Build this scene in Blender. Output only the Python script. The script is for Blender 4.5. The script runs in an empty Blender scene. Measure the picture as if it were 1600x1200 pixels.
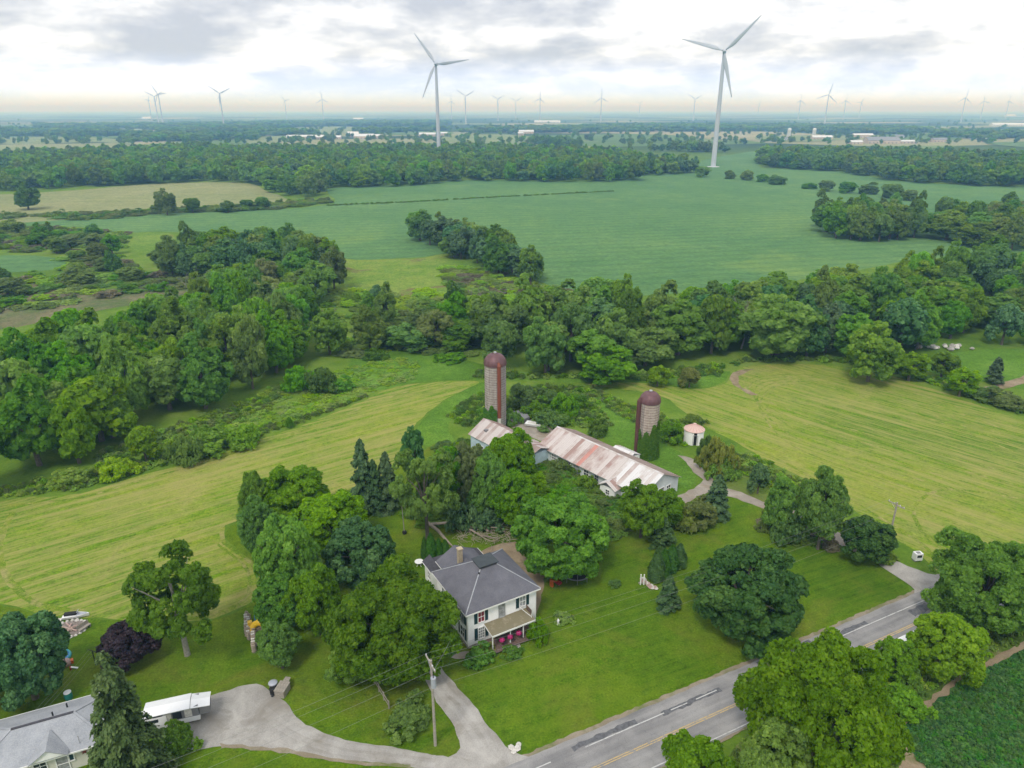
import bpy, bmesh, math, random, time
import numpy as np
from mathutils import Vector, Matrix
from mathutils.geometry import tessellate_polygon
T0 = time.time()
C = bpy.context.scene
COL = C.collection
# ------------------------------------------------------------------ camera
FPX, CAM_H = 1110.0, 60.0
PITCH = math.atan(428 / FPX)
SP, CP = math.sin(PITCH), math.cos(PITCH)
cam = bpy.data.cameras.new('camera'); camo = bpy.data.objects.new('camera', cam); COL.objects.link(camo)
camo.location = (0, 0, CAM_H); camo.rotation_euler = (math.pi / 2 - PITCH, math.radians(0.0), 0)
cam.sensor_width = 36; cam.lens = 36 * FPX / 1600; cam.clip_start = 0.5; cam.clip_end = 90000
C.camera = camo
# ------------------------------------------------------------------ sky and sun
SUN_EL, SUN_AZ = math.radians(54), math.radians(246)      # direction towards the sun, azimuth counter-clockwise from +X
W = bpy.data.worlds.new('World'); C.world = W; W.use_nodes = True
def build_sky():
    nt = W.node_tree; nt.nodes.clear(); N = nt.nodes.new; L = nt.links.new
    out = N('ShaderNodeOutputWorld')
    sky = N('ShaderNodeTexSky'); sky.sky_type = 'NISHITA'; sky.sun_disc = False
    sky.sun_elevation = SUN_EL; sky.sun_rotation = math.pi / 2 - SUN_AZ
    b1 = N('ShaderNodeBackground'); b1.inputs[1].default_value = 0.11; L(sky.outputs[0], b1.inputs[0])
    tc = N('ShaderNodeTexCoord'); sep = N('ShaderNodeSeparateXYZ'); L(tc.outputs['Generated'], sep.inputs[0])
    def M(op, a, b=None, clamp=False):
        m = N('ShaderNodeMath'); m.operation = op; m.use_clamp = clamp
        for i, x in enumerate((a, b)):
            if x is None: continue
            if isinstance(x, (int, float)): m.inputs[i].default_value = x
            else: L(x, m.inputs[i])
        return m.outputs[0]
    z = M('MAXIMUM', sep.outputs[2], 0.0)
    zz = M('ADD', z, 0.25)
    cx = M('DIVIDE', sep.outputs[0], zz); cy = M('DIVIDE', sep.outputs[1], zz)
    cmb = N('ShaderNodeCombineXYZ'); L(cx, cmb.inputs[0]); L(cy, cmb.inputs[1]); cmb.inputs[2].default_value = 3.7
    def noise(scale, detail, rough, dist=0.0, src=None):
        n = N('ShaderNodeTexNoise'); n.inputs['Scale'].default_value = scale; n.inputs['Detail'].default_value = detail
        n.inputs['Roughness'].default_value = rough; n.inputs['Distortion'].default_value = dist
        L(src or cmb.outputs[0], n.inputs['Vector']); return n.outputs[0]
    def ramp(fac, stops):
        r = N('ShaderNodeValToRGB'); e = r.color_ramp.elements
        while len(e) < len(stops): e.new(0.5)
        for i, (p, c) in enumerate(stops): e[i].position = p; e[i].color = (*c, 1)
        L(fac, r.inputs[0]); return r.outputs[0]
    n1 = noise(2.1, 9, 0.58, 0.1); n2 = noise(5.5, 7, 0.6, 0.2)
    mixn = M('ADD', M('MULTIPLY', n1, 0.72), M('MULTIPLY', n2, 0.28))
    col = ramp(mixn, [(0.41, (0.95, 0.955, 0.97)), (0.47, (0.72, 0.74, 0.785)), (0.53, (0.56, 0.585, 0.64)), (0.60, (0.43, 0.46, 0.53))])
    # towards the horizon a bright blue band is painted in, offsetting the haze's reddening
    hz = M('SUBTRACT', 1.0, M('MULTIPLY', z, 15.0), True)
    hz = M('POWER', hz, 1.3)
    mx = N('ShaderNodeMix'); mx.data_type = 'RGBA'; L(hz, mx.inputs[0]); L(col, mx.inputs[6]); mx.inputs[7].default_value = (0.80, 1.04, 1.80, 1)
    b2 = N('ShaderNodeBackground'); L(mx.outputs[2], b2.inputs[0]); b2.inputs[1].default_value = 1.0
    gap = ramp(mixn, [(0.30, (0.0, 0.0, 0.0)), (0.40, (1.0, 1.0, 1.0))])
    ms = N('ShaderNodeMixShader'); L(M('MAXIMUM', M('ADD', M('MULTIPLY', gap, 0.12), 0.88), hz), ms.inputs[0]); L(b1.outputs[0], ms.inputs[1]); L(b2.outputs[0], ms.inputs[2])
    L(ms.outputs[0], out.inputs[0])
build_sky()
sl = bpy.data.lights.new('sun', 'SUN'); sl.energy = 1.45; sl.angle = math.radians(14); sl.color = (1, 0.955, 0.88)
so = bpy.data.objects.new('sun', sl); COL.objects.link(so)
sd = Vector((math.cos(SUN_AZ) * math.cos(SUN_EL), math.sin(SUN_AZ) * math.cos(SUN_EL), math.sin(SUN_EL)))
so.rotation_euler = sd.to_track_quat('Z', 'Y').to_euler(); so.location = (0, 0, 220)
C.view_settings.view_transform = 'Standard'; C.view_settings.look = 'None'
C.view_settings.exposure = 0.56; C.view_settings.gamma = 1; C.view_settings.use_curve_mapping = False
C.render.engine = 'CYCLES'
cy = C.cycles
cy.use_denoising = True; cy.max_bounces = 8; cy.diffuse_bounces = 5; cy.glossy_bounces = 2; cy.transmission_bounces = 3
cy.volume_bounces = 3; cy.transparent_max_bounces = 8; cy.caustics_reflective = False; cy.caustics_refractive = False
# ------------------------------------------------------------------ placing: a pixel of the 1600 px survey picture to a ground point
def P(px, py, z=0.0):
    v = (py - 600) / FPX; u = (px - 800) / FPX; D = (CAM_H - z) / (SP + v * CP)
    return (u * D, D * (CP - v * SP))
def PD(py, z=0.0): return (CAM_H - z) / (SP + (py - 600) / FPX * CP)
def HT(bx, by, ty):
    Y = P(bx, by)[1]; v = (ty - 600) / FPX
    return CAM_H - Y * (SP + v * CP) / (CP - v * SP)
def V2(d): a = math.radians(d); return (math.cos(a), math.sin(a))
# ------------------------------------------------------------------ materials
MATS = {}
class NT:
    def __init__(s, name):
        s.m = bpy.data.materials.new(name); s.m.use_nodes = True; s.t = s.m.node_tree; s.t.nodes.clear()
        s.out = s.N('ShaderNodeOutputMaterial'); MATS[name] = s.m
    def N(s, k): return s.t.nodes.new(k)
    def L(s, a, b): s.t.links.new(a, b)
    def val(s, x, inp):
        if isinstance(x, (int, float)): inp.default_value = x
        elif isinstance(x, tuple): inp.default_value = (*x, 1) if len(x) == 3 else x
        else: s.L(x, inp)
    def math(s, op, a, b=None, clamp=False):
        m = s.N('ShaderNodeMath'); m.operation = op; m.use_clamp = clamp
        s.val(a, m.inputs[0])
        if b is not None: s.val(b, m.inputs[1])
        return m.outputs[0]
    def pos(s, kind='world', rot=0.0, scale=(1, 1, 1)):
        if kind == 'world': o = s.N('ShaderNodeNewGeometry').outputs['Position']
        else: o = s.N('ShaderNodeTexCoord').outputs['Object']
        mp = s.N('ShaderNodeMapping'); mp.vector_type = 'POINT'; s.L(o, mp.inputs[0])
        mp2 = s.N('ShaderNodeMapping'); s.L(mp.outputs[0], mp2.inputs[0])
        mp.inputs['Rotation'].default_value = (0, 0, -rot); mp2.inputs['Scale'].default_value = scale
        return mp2.outputs[0]
    def noise(s, vec, scale, detail=4, rough=0.55, dist=0.0):
        n = s.N('ShaderNodeTexNoise'); s.L(vec, n.inputs['Vector']); n.inputs['Scale'].default_value = scale
        n.inputs['Detail'].default_value = detail; n.inputs['Roughness'].default_value = rough; n.inputs['Distortion'].default_value = dist
        return n.outputs[0]
    def ramp(s, fac, stops):
        r = s.N('ShaderNodeValToRGB'); e = r.color_ramp.elements
        while len(e) < len(stops): e.new(0.5)
        for i, (p, c) in enumerate(stops):
            e[i].position = p; e[i].color = (*c, 1) if isinstance(c, tuple) else (c, c, c, 1)
        s.val(fac, r.inputs[0]); return r.outputs[0]
    def mix(s, fac, a, b, mode='MIX'):
        m = s.N('ShaderNodeMix'); m.data_type = 'RGBA'; m.blend_type = mode
        s.val(fac, m.inputs[0]); s.val(a, m.inputs[6]); s.val(b, m.inputs[7]); return m.outputs[2]
    def bsdf(s, col, rough=0.7, spec=0.3, metal=0.0, bump=None, bs=0.3, bd=0.1):
        b = s.N('ShaderNodeBsdfPrincipled'); s.val(col, b.inputs['Base Color']); s.val(rough, b.inputs['Roughness'])
        b.inputs['Specular IOR Level'].default_value = spec; b.inputs['Metallic'].default_value = metal
        if bump is not None:
            bn = s.N('ShaderNodeBump'); bn.inputs['Strength'].default_value = bs; bn.inputs['Distance'].default_value = bd
            s.L(bump, bn.inputs['Height']); s.L(bn.outputs[0], b.inputs['Normal'])
        s.L(b.outputs[0], s.out.inputs[0]); return b
def simple(name, col, rough=0.6, var=0.15, scale=2.0, spec=0.3, metal=0.0, bump=0.0, kind='object'):
    n = NT(name); p = n.pos(kind)
    f = n.noise(p, scale, 5, 0.6)
    d = tuple(max(0, c * (1 - var)) for c in col); l = tuple(min(1, c * (1 + var)) for c in col)
    n.bsdf(n.ramp(f, [(0.3, d), (0.7, l)]), rough, spec, metal, f if bump else None, bump, 0.03)
    return n.m
def grass_mat(name, a, b, c, s1=0.045, s2=0.35, s3=2.5, stripe=None, tan=None, tanscale=0.08, bs=0.6, tanlo=0.55, tanhi=0.7, grid=None, mott=(0.62, 1.38)):
    """a dark, b mid, c light; stripe = (angle deg, cross scale, strength, colour)"""
    n = NT(name); p = n.pos()
    f1 = n.noise(p, s1, 5, 0.55, 0.6); f2 = n.noise(p, s2, 6, 0.65, 0.3); f3 = n.noise(p, s3, 6, 0.7)
    m = n.math('ADD', n.math('MULTIPLY', f1, 0.45), n.math('ADD', n.math('MULTIPLY', f2, 0.3), n.math('MULTIPLY', f3, 0.25)))
    col = n.ramp(m, [(0.41, a), (0.5, b), (0.59, c)])
    if tan:
        t = n.noise(n.pos(), tanscale, 7, 0.65, 0.8)
        col = n.mix(n.ramp(t, [(tanlo, 0.0), (tanhi, 0.85)]), col, tan)
    mot = n.math('ADD', n.math('MULTIPLY', f3, 0.55), n.math('MULTIPLY', n.noise(p, s2 * 3.1, 5, 0.7, 0.4), 0.45))
    col = n.mix(1.0, col, n.ramp(mot, [(0.33, mott[0]), (0.67, mott[1])]), 'MULTIPLY')
    h = f3
    if stripe:
        ang, sc, st, scol = stripe
        ps = n.pos('world', math.radians(ang), (0.035 * sc, sc, 1))
        w = n.noise(ps, 1.0, 7, 0.62, 0.15)
        ps2 = n.pos('world', math.radians(ang), (0.25 * sc, 2.8 * sc, 1)); w2 = n.noise(ps2, 1.0, 5, 0.65, 0.3)
        ww = n.math('ADD', n.math('MULTIPLY', w, 0.6), n.math('MULTIPLY', w2, 0.4))
        col = n.mix(n.ramp(ww, [(0.42, 0.0), (0.60, st)]), col, scol)
        h = n.math('ADD', f3, n.math('MULTIPLY', w2, 0.6))
    if grid:   # wheel tracks and drilled rows of a crop
        ang, sp, st, gc = grid
        pg = n.pos('world', math.radians(ang), (0.02, 1, 1)); wv = n.N('ShaderNodeTexWave'); wv.bands_direction = 'Y'
        n.L(pg, wv.inputs[0]); wv.inputs['Scale'].default_value = sp; wv.inputs['Distortion'].default_value = 1.5; wv.inputs['Detail'].default_value = 2
        col = n.mix(n.ramp(wv.outputs[1], [(0.0, st), (0.5, 0.0)]), col, gc)
    n.bsdf(col, 0.95, 0.08, 0, h, bs, 0.25)
    return n.m
G = {}
G['terrain'] = grass_mat('rough_meadow_grass', (0.047, 0.100, 0.017), (0.077, 0.157, 0.025), (0.135, 0.218, 0.047), 0.02, 0.14, 1.4, tan=(0.171, 0.166, 0.072), tanscale=0.028, tanlo=0.56, tanhi=0.72)
G['lawn'] = grass_mat('lawn_grass', (0.045, 0.109, 0.004), (0.076, 0.152, 0.006), (0.126, 0.195, 0.012), 0.045, 0.30, 4.5, tan=(0.167, 0.157, 0.030), tanscale=0.10, bs=0.5, tanlo=0.50, tanhi=0.74, stripe=(24, 1.3, 0.55, (0.117, 0.185, 0.010)), mott=(0.55, 1.45))
G['track'] = grass_mat('bright_mown_grass', (0.068, 0.147, 0.013), (0.090, 0.190, 0.019), (0.135, 0.242, 0.030), 0.05, 0.4, 3.0, bs=0.3)
G['hay_l'] = grass_mat('left_hay_stubble', (0.072, 0.176, 0.005), (0.131, 0.237, 0.010), (0.211, 0.275, 0.025), 0.030, 0.30, 2.6, stripe=(36, 0.8, 0.90, (0.325, 0.300, 0.100)), tan=(0.342, 0.294, 0.119), tanscale=0.055, tanlo=0.55, tanhi=0.72, bs=0.8, mott=(0.55, 1.45))
G['hay_r'] = grass_mat('right_hay_stubble', (0.072, 0.176, 0.005), (0.131, 0.233, 0.010), (0.211, 0.271, 0.025), 0.028, 0.26, 2.4, stripe=(-47, 0.75, 0.90, (0.315, 0.295, 0.095)), tan=(0.324, 0.290, 0.111), tanscale=0.05, tanlo=0.56, tanhi=0.73, bs=0.8, mott=(0.55, 1.45))
G['soy'] = grass_mat('soybean_crop', (0.070, 0.165, 0.058), (0.096, 0.200, 0.066), (0.135, 0.240, 0.074), 0.008, 0.05, 0.5, tan=(0.175, 0.27, 0.065), tanscale=0.011, tanlo=0.57, tanhi=0.70, stripe=(12, 0.22, 0.6, (0.105, 0.205, 0.070)), bs=0.8, grid=(12, 0.035, 0.35, (0.06, 0.135, 0.055)))
G['soy_near'] = grass_mat('near_soybean_crop', (0.022, 0.085, 0.030), (0.045, 0.125, 0.035), (0.09, 0.18, 0.045), 0.07, 0.35, 3.0, bs=1.0)
G['tan'] = grass_mat('ripe_grain_crop', (0.165, 0.205, 0.075), (0.205, 0.235, 0.095), (0.265, 0.275, 0.125), 0.010, 0.06, 0.5, stripe=(5, 0.08, 0.5, (0.28, 0.27, 0.14)))
G['weedy'] = grass_mat('weedy_yellow_green_grass', (0.090, 0.180, 0.020), (0.135, 0.225, 0.030), (0.200, 0.260, 0.050), 0.02, 0.15, 1.2, tan=(0.155, 0.115, 0.060), tanscale=0.04, tanlo=0.57, tanhi=0.66)
G['brush'] = grass_mat('dry_brush_ground', (0.10, 0.115, 0.045), (0.155, 0.145, 0.075), (0.20, 0.18, 0.10), 0.03, 0.2, 1.5, tan=(0.085, 0.13, 0.04), tanscale=0.05, tanlo=0.45, tanhi=0.6)
G['verge'] = grass_mat('roadside_grass', (0.06, 0.12, 0.018), (0.095, 0.16, 0.024), (0.15, 0.19, 0.05), 0.1, 0.6, 4.0, tan=(0.22, 0.19, 0.10), tanscale=0.25, tanlo=0.57, tanhi=0.72)
def gravel(name, a, b, c, tan=None):
    n = NT(name); p = n.pos(); f1 = n.noise(p, 0.35, 5, 0.6, 0.6); f2 = n.noise(p, 9.0, 5, 0.75)
    m = n.math('ADD', n.math('MULTIPLY', f1, 0.55), n.math('MULTIPLY', f2, 0.45))
    col = n.ramp(m, [(0.38, a), (0.5, b), (0.62, c)])
    if tan: col = n.mix(n.ramp(n.noise(p, 0.22, 6, 0.65, 0.5), [(0.52, 0.0), (0.66, 0.8)]), col, tan)
    n.bsdf(col, 0.95, 0.1, 0, f2, 0.5, 0.05); return n.m
G['gravel'] = gravel('driveway_gravel', (0.27, 0.255, 0.235), (0.345, 0.33, 0.305), (0.44, 0.42, 0.39), (0.23, 0.21, 0.18))
G['lane'] = gravel('farm_lane_gravel', (0.24, 0.21, 0.175), (0.31, 0.275, 0.235), (0.39, 0.35, 0.30), (0.24, 0.19, 0.13))
G['dirt'] = gravel('bare_dirt', (0.20, 0.15, 0.095), (0.27, 0.21, 0.14), (0.34, 0.275, 0.19), (0.12, 0.14, 0.04))
G['paledirt'] = gravel('pale_shoulder_gravel', (0.20, 0.17, 0.115), (0.26, 0.22, 0.16), (0.32, 0.28, 0.22), (0.12, 0.15, 0.045))
def asphalt():
    n = NT('old_asphalt'); p = n.pos(); pr = n.pos('world', math.radians(26.2), (0.06, 1.1, 1))
    f1 = n.noise(p, 0.25, 5, 0.6, 0.4); f2 = n.noise(p, 12, 4, 0.7); f3 = n.noise(pr, 1.0, 5, 0.6)
    m = n.math('ADD', n.math('MULTIPLY', f1, 0.35), n.math('ADD', n.math('MULTIPLY', f2, 0.3), n.math('MULTIPLY', f3, 0.35)))
    col = n.ramp(m, [(0.40, (0.17, 0.168, 0.17)), (0.5, (0.245, 0.24, 0.238)), (0.60, (0.325, 0.318, 0.31))])
    v = n.N('ShaderNodeTexVoronoi'); v.feature = 'DISTANCE_TO_EDGE'; v.inputs['Scale'].default_value = 0.75
    dm = n.N('ShaderNodeVectorMath'); dm.operation = 'ADD'
    nz = n.N('ShaderNodeTexNoise'); nz.inputs['Scale'].default_value = 1.2; nz.inputs['Detail'].default_value = 4; n.L(p, nz.inputs['Vector'])
    n.L(p, dm.inputs[0]); n.L(nz.outputs[1], dm.inputs[1]); n.L(dm.outputs[0], v.inputs['Vector'])
    col = n.mix(n.ramp(v.outputs[0], [(0.0, 0.35), (0.016, 0.0)]), col, (0.10, 0.10, 0.105))
    n.bsdf(col, 0.9, 0.2, 0, f2, 0.25, 0.02)
asphalt(); G['asphalt'] = MATS['old_asphalt']
simple('fresh_asphalt_patch', (0.115, 0.117, 0.125), 0.85, 0.35, 3.0, kind='world')
def worn_paint(name, col, thr):
    n = NT(name); p = n.pos(); f = n.noise(p, 2.2, 8, 0.8)
    n.bsdf(n.mix(n.ramp(f, [(thr, 0.0), (thr + 0.06, 1.0)]), col, (0.26, 0.26, 0.255)), 0.8, 0.2)
worn_paint('white_road_paint', (0.52, 0.52, 0.51), 0.54); worn_paint('yellow_road_paint', (0.50, 0.37, 0.17), 0.51)
# foliage ----------------------------------------------------------
def leaf_mat(name, dark, mid, light, trans=0.46, huevar=0.10):
    n = NT(name); at = n.N('ShaderNodeAttribute'); at.attribute_name = 'tint'; oi = n.N('ShaderNodeObjectInfo')
    col = n.ramp(at.outputs['Fac'], [(0.05, dark), (0.5, mid), (0.95, light)])
    hs = n.N('ShaderNodeHueSaturation')
    n.L(n.math('ADD', n.math('MULTIPLY', n.math('SUBTRACT', oi.outputs['Random'], 0.5), huevar * 0.35), 0.5), hs.inputs['Hue'])
    r2 = n.math('FRACT', n.math('MULTIPLY', oi.outputs['Random'], 17.31))
    n.L(n.math('ADD', n.math('MULTIPLY', r2, huevar * 3.2), 1 - huevar * 1.6), hs.inputs['Value'])
    n.L(n.math('ADD', n.math('MULTIPLY', n.math('FRACT', n.math('MULTIPLY', oi.outputs['Random'], 5.77)), 0.3), 0.82), hs.inputs['Saturation'])
    n.L(col, hs.inputs['Color'])
    b = n.bsdf(hs.outputs[0], 0.6, 0.22)
    tr = n.N('ShaderNodeBsdfTranslucent'); n.L(n.mix(1.0, hs.outputs[0], (1.5, 1.6, 0.7), 'MULTIPLY'), tr.inputs[0])
    ms = n.N('ShaderNodeMixShader'); ms.inputs[0].default_value = trans
    n.L(b.outputs[0], ms.inputs[1]); n.L(tr.outputs[0], ms.inputs[2]); n.L(ms.outputs[0], n.out.inputs[0])
    return n.m
LM = {
 'walnut': leaf_mat('walnut_leaves', (0.079, 0.188, 0.014), (0.155, 0.318, 0.021), (0.252, 0.434, 0.035)),
 'bright': leaf_mat('bright_green_leaves', (0.098, 0.205, 0.012), (0.172, 0.314, 0.017), (0.274, 0.425, 0.029)),
 'lime': leaf_mat('lime_green_leaves', (0.130, 0.241, 0.014), (0.202, 0.343, 0.020), (0.299, 0.419, 0.034)),
 'maple': leaf_mat('dark_maple_leaves', (0.029, 0.088, 0.016), (0.060, 0.144, 0.027), (0.118, 0.217, 0.043), 0.2),
 'mid': leaf_mat('green_leaves', (0.079, 0.174, 0.017), (0.145, 0.276, 0.025), (0.245, 0.391, 0.041), huevar=0.13),
 'olive': leaf_mat('grey_green_leaves', (0.124, 0.183, 0.048), (0.191, 0.264, 0.067), (0.290, 0.356, 0.102)),
 'blue': leaf_mat('blue_green_leaves', (0.038, 0.112, 0.036), (0.076, 0.183, 0.054), (0.147, 0.269, 0.087), 0.2),
 'purple': leaf_mat('purple_maple_leaves', (0.016, 0.010, 0.017), (0.034, 0.020, 0.030), (0.065, 0.038, 0.049), 0.12),
 'yellow': leaf_mat('yellow_green_leaves', (0.150, 0.190, 0.014), (0.220, 0.260, 0.022), (0.310, 0.320, 0.040)),
 'spruce': leaf_mat('spruce_needles', (0.029, 0.072, 0.021), (0.055, 0.113, 0.034), (0.101, 0.174, 0.057), 0.08),
 'spruce_y': leaf_mat('yellowish_spruce_needles', (0.052, 0.088, 0.023), (0.088, 0.139, 0.037), (0.150, 0.206, 0.062), 0.08),
 'cedar': leaf_mat('cedar_foliage', (0.030, 0.095, 0.012), (0.052, 0.140, 0.018), (0.085, 0.19, 0.030), 0.2, huevar=0.04),
 'wood': leaf_mat('woodland_leaves', (0.074, 0.166, 0.023), (0.136, 0.251, 0.034), (0.226, 0.354, 0.050), huevar=0.15),
 'ivy': leaf_mat('ivy_leaves', (0.044, 0.124, 0.014), (0.083, 0.196, 0.019), (0.147, 0.267, 0.033)),
 'weed': leaf_mat('tall_weed_leaves', (0.155, 0.294, 0.025), (0.271, 0.422, 0.041), (0.427, 0.551, 0.077)),
 'weeddark': leaf_mat('dark_weed_leaves', (0.080, 0.172, 0.022), (0.141, 0.256, 0.030), (0.230, 0.342, 0.052)),
 'dry': leaf_mat('brown_brush_stems', (0.100, 0.100, 0.050), (0.160, 0.150, 0.075), (0.220, 0.200, 0.110), 0.05),
 'still': leaf_mat('front_walnut_leaves', (0.062, 0.130, 0.014), (0.115, 0.208, 0.024), (0.190, 0.290, 0.042), 0.46, huevar=0.0),
 'still_bright': leaf_mat('roadside_walnut_leaves', (0.085, 0.175, 0.010), (0.145, 0.262, 0.018), (0.225, 0.350, 0.032), 0.46, huevar=0.0),
 'crop': leaf_mat('soybean_leaves', (0.053, 0.183, 0.042), (0.105, 0.269, 0.055), (0.213, 0.375, 0.071)),
}
simple('bark', (0.13, 0.11, 0.09), 0.9, 0.3, 3.0, bump=0.5)
simple('pale_bark', (0.30, 0.28, 0.25), 0.9, 0.25, 3.0, bump=0.5)
# buildings etc
simple('white_siding', (0.86, 0.86, 0.86), 0.6, 0.05, 1.5)
simple('white_paint', (0.80, 0.80, 0.79), 0.5, 0.04, 2)
simple('cream_siding', (0.62, 0.61, 0.53), 0.6, 0.05, 1.5)
simple('stone_foundation', (0.33, 0.31, 0.29), 0.9, 0.3, 3)
simple('dark_glass', (0.035, 0.042, 0.05), 0.12, 0.3, 1, spec=0.6)
simple('curtained_glass', (0.30, 0.31, 0.32), 0.25, 0.5, 2.5, spec=0.6)
simple('red_curtain', (0.22, 0.03, 0.04), 0.5, 0.2, 3)
simple('teal_shutter', (0.018, 0.052, 0.060), 0.5, 0.15, 3)
simple('grey_trim', (0.33, 0.34, 0.34), 0.6, 0.1, 3)
simple('black_metal', (0.025, 0.026, 0.028), 0.5, 0.2, 3)
simple('charcoal_shingle', (0.070, 0.068, 0.080), 0.85, 0.25, 3)
simple('deck_membrane', (0.045, 0.055, 0.060), 0.6, 0.2, 1.5)
simple('galvanised_metal', (0.48, 0.49, 0.50), 0.4, 0.12, 3, metal=0.5)
simple('beige_brick', (0.42, 0.35, 0.24), 0.85, 0.2, 6)
simple('weathered_wood', (0.30, 0.27, 0.23), 0.9, 0.2, 5)
simple('brown_deck_wood', (0.14, 0.095, 0.08), 0.85, 0.25, 4)
simple('pole_wood', (0.32, 0.29, 0.25), 0.9, 0.2, 4)
simple('wire_metal', (0.24, 0.25, 0.24), 0.5, 0.1, 1, metal=0.3)
simple('pink_petals', (0.42, 0.025, 0.15), 0.6, 0.35, 8)
simple('turbine_white', (0.47, 0.50, 0.56), 0.4, 0.03, 0.2)
simple('red_star_metal', (0.22, 0.05, 0.05), 0.5, 0.2, 3)
simple('grey_stone', (0.36, 0.34, 0.32), 0.9, 0.3, 4, bump=0.4)
simple('pale_stone', (0.58, 0.56, 0.52), 0.9, 0.2, 4, bump=0.4)
simple('firewood_ends', (0.42, 0.35, 0.28), 0.9, 0.3, 5)
simple('yellow_plastic', (0.75, 0.48, 0.03), 0.35, 0.08, 3)
simple('orange_plastic', (0.62, 0.13, 0.03), 0.4, 0.15, 3)
simple('blue_plastic', (0.05, 0.22, 0.50), 0.4, 0.15, 3)
simple('cyan_plastic', (0.06, 0.38, 0.45), 0.35, 0.1, 3)
simple('red_plastic', (0.38, 0.03, 0.03), 0.4, 0.15, 3)
simple('teal_plastic', (0.03, 0.22, 0.20), 0.4, 0.15, 3)
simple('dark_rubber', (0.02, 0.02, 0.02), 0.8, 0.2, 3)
simple('vehicle_white', (0.78, 0.79, 0.80), 0.25, 0.03, 2, spec=0.5)
simple('silver_grey_paint', (0.35, 0.37, 0.42), 0.3, 0.05, 2, spec=0.5)
simple('grey_panel', (0.20, 0.20, 0.21), 0.5, 0.08, 2)
simple('pale_blue_siding', (0.46, 0.58, 0.64), 0.75, 0.14, 0.9)
simple('pale_block_wall', (0.60, 0.64, 0.67), 0.8, 0.14, 0.8)
simple('ash_and_char', (0.20, 0.17, 0.15), 0.95, 0.5, 5)
simple('dead_wood', (0.30, 0.25, 0.20), 0.9, 0.25, 4)
simple('pink_rubble', (0.42, 0.30, 0.27), 0.9, 0.25, 4)
simple('brown_dome_metal', (0.145, 0.075, 0.080), 0.5, 0.2, 1.2, metal=0.2)
simple('brown_chute_metal', (0.105, 0.045, 0.040), 0.6, 0.2, 1.2)
simple('far_roof_white', (0.60, 0.61, 0.62), 0.5, 0.05, 0.05)
simple('far_roof_grey', (0.22, 0.23, 0.25), 0.6, 0.1, 0.05)
simple('far_wall_tan', (0.50, 0.42, 0.36), 0.7, 0.1, 0.05)
simple('far_concrete', (0.52, 0.53, 0.55), 0.7, 0.1, 0.1)
def shingle(name, a, b, sx=1.0):
    n = NT(name); p = n.pos('object'); br = n.N('ShaderNodeTexBrick'); n.L(p, br.inputs['Vector'])
    f = n.noise(p, 9, 4, 0.7); f2 = n.noise(p, 0.6, 5, 0.6)
    m = n.math('ADD', n.math('MULTIPLY', f, 0.55), n.math('MULTIPLY', f2, 0.45))
    n.bsdf(n.ramp(m, [(0.36, a), (0.64, b)]), 0.9, 0.12, 0, f, 0.4, 0.03)
shingle('grey_shingle', (0.10, 0.10, 0.118), (0.165, 0.165, 0.188))
shingle('pale_grey_shingle', (0.25, 0.265, 0.29), (0.40, 0.415, 0.44))
def rusty(name, base, rust, lo, hi, streak=(0.9, 0.12)):
    n = NT(name); p = n.pos('object', 0, (streak[0], streak[1], 1)); f = n.noise(p, 1.0, 7, 0.65, 0.3); f2 = n.noise(n.pos('object'), 0.25, 3, 0.5)
    g = n.noise(n.pos('object'), 6, 4, 0.7); oi = n.N('ShaderNodeObjectInfo')
    m = n.math('ADD', n.math('ADD', n.math('MULTIPLY', f, 0.5), n.math('MULTIPLY', f2, 0.3)), n.math('ADD', n.math('MULTIPLY', g, 0.15), n.math('MULTIPLY', oi.outputs['Random'], 0.32)))
    n.bsdf(n.mix(n.ramp(m, [(lo, 0.0), (hi, 0.9)]), base, rust), 0.6, 0.3, 0.0)
rusty('rusty_white_roof_metal', (0.56, 0.51, 0.49), (0.33, 0.21, 0.18), 0.56, 0.74)
rusty('clean_white_roof_metal', (0.66, 0.65, 0.65), (0.42, 0.34, 0.30), 0.64, 0.82)
rusty('tan_roof_metal', (0.42, 0.34, 0.31), (0.28, 0.21, 0.18), 0.60, 0.76)
rusty('grey_roof_metal', (0.53, 0.48, 0.46), (0.36, 0.28, 0.25), 0.60, 0.78)
rusty('red_rust_roof_metal', (0.55, 0.26, 0.22), (0.40, 0.22, 0.18), 0.50, 0.6)
rusty('porch_roofing', (0.42, 0.36, 0.29), (0.17, 0.15, 0.085), 0.55, 0.76, (1.6, 1.6))
rusty('pink_roof_metal', (0.50, 0.25, 0.21), (0.62, 0.45, 0.40), 0.50, 0.62, (1, 1))
rusty('red_rust_chute', (0.36, 0.085, 0.040), (0.20, 0.06, 0.035), 0.48, 0.62, (2, 0.4))
def silo_mat(name, a, b):
    n = NT(name); p = n.pos('object'); f = n.noise(p, 1.6, 6, 0.65); ps = n.pos('object', 0, (2.2, 2.2, 0.12)); s = n.noise(ps, 1.0, 5, 0.6)
    m = n.math('ADD', n.math('MULTIPLY', f, 0.5), n.math('MULTIPLY', s, 0.5))
    n.bsdf(n.ramp(m, [(0.36, a), (0.62, b)]), 0.9, 0.15, 0, f, 0.3, 0.02)
silo_mat('concrete_staves', (0.30, 0.255, 0.225), (0.50, 0.455, 0.42))
silo_mat('stained_staves', (0.36, 0.30, 0.24), (0.55, 0.48, 0.42))
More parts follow.
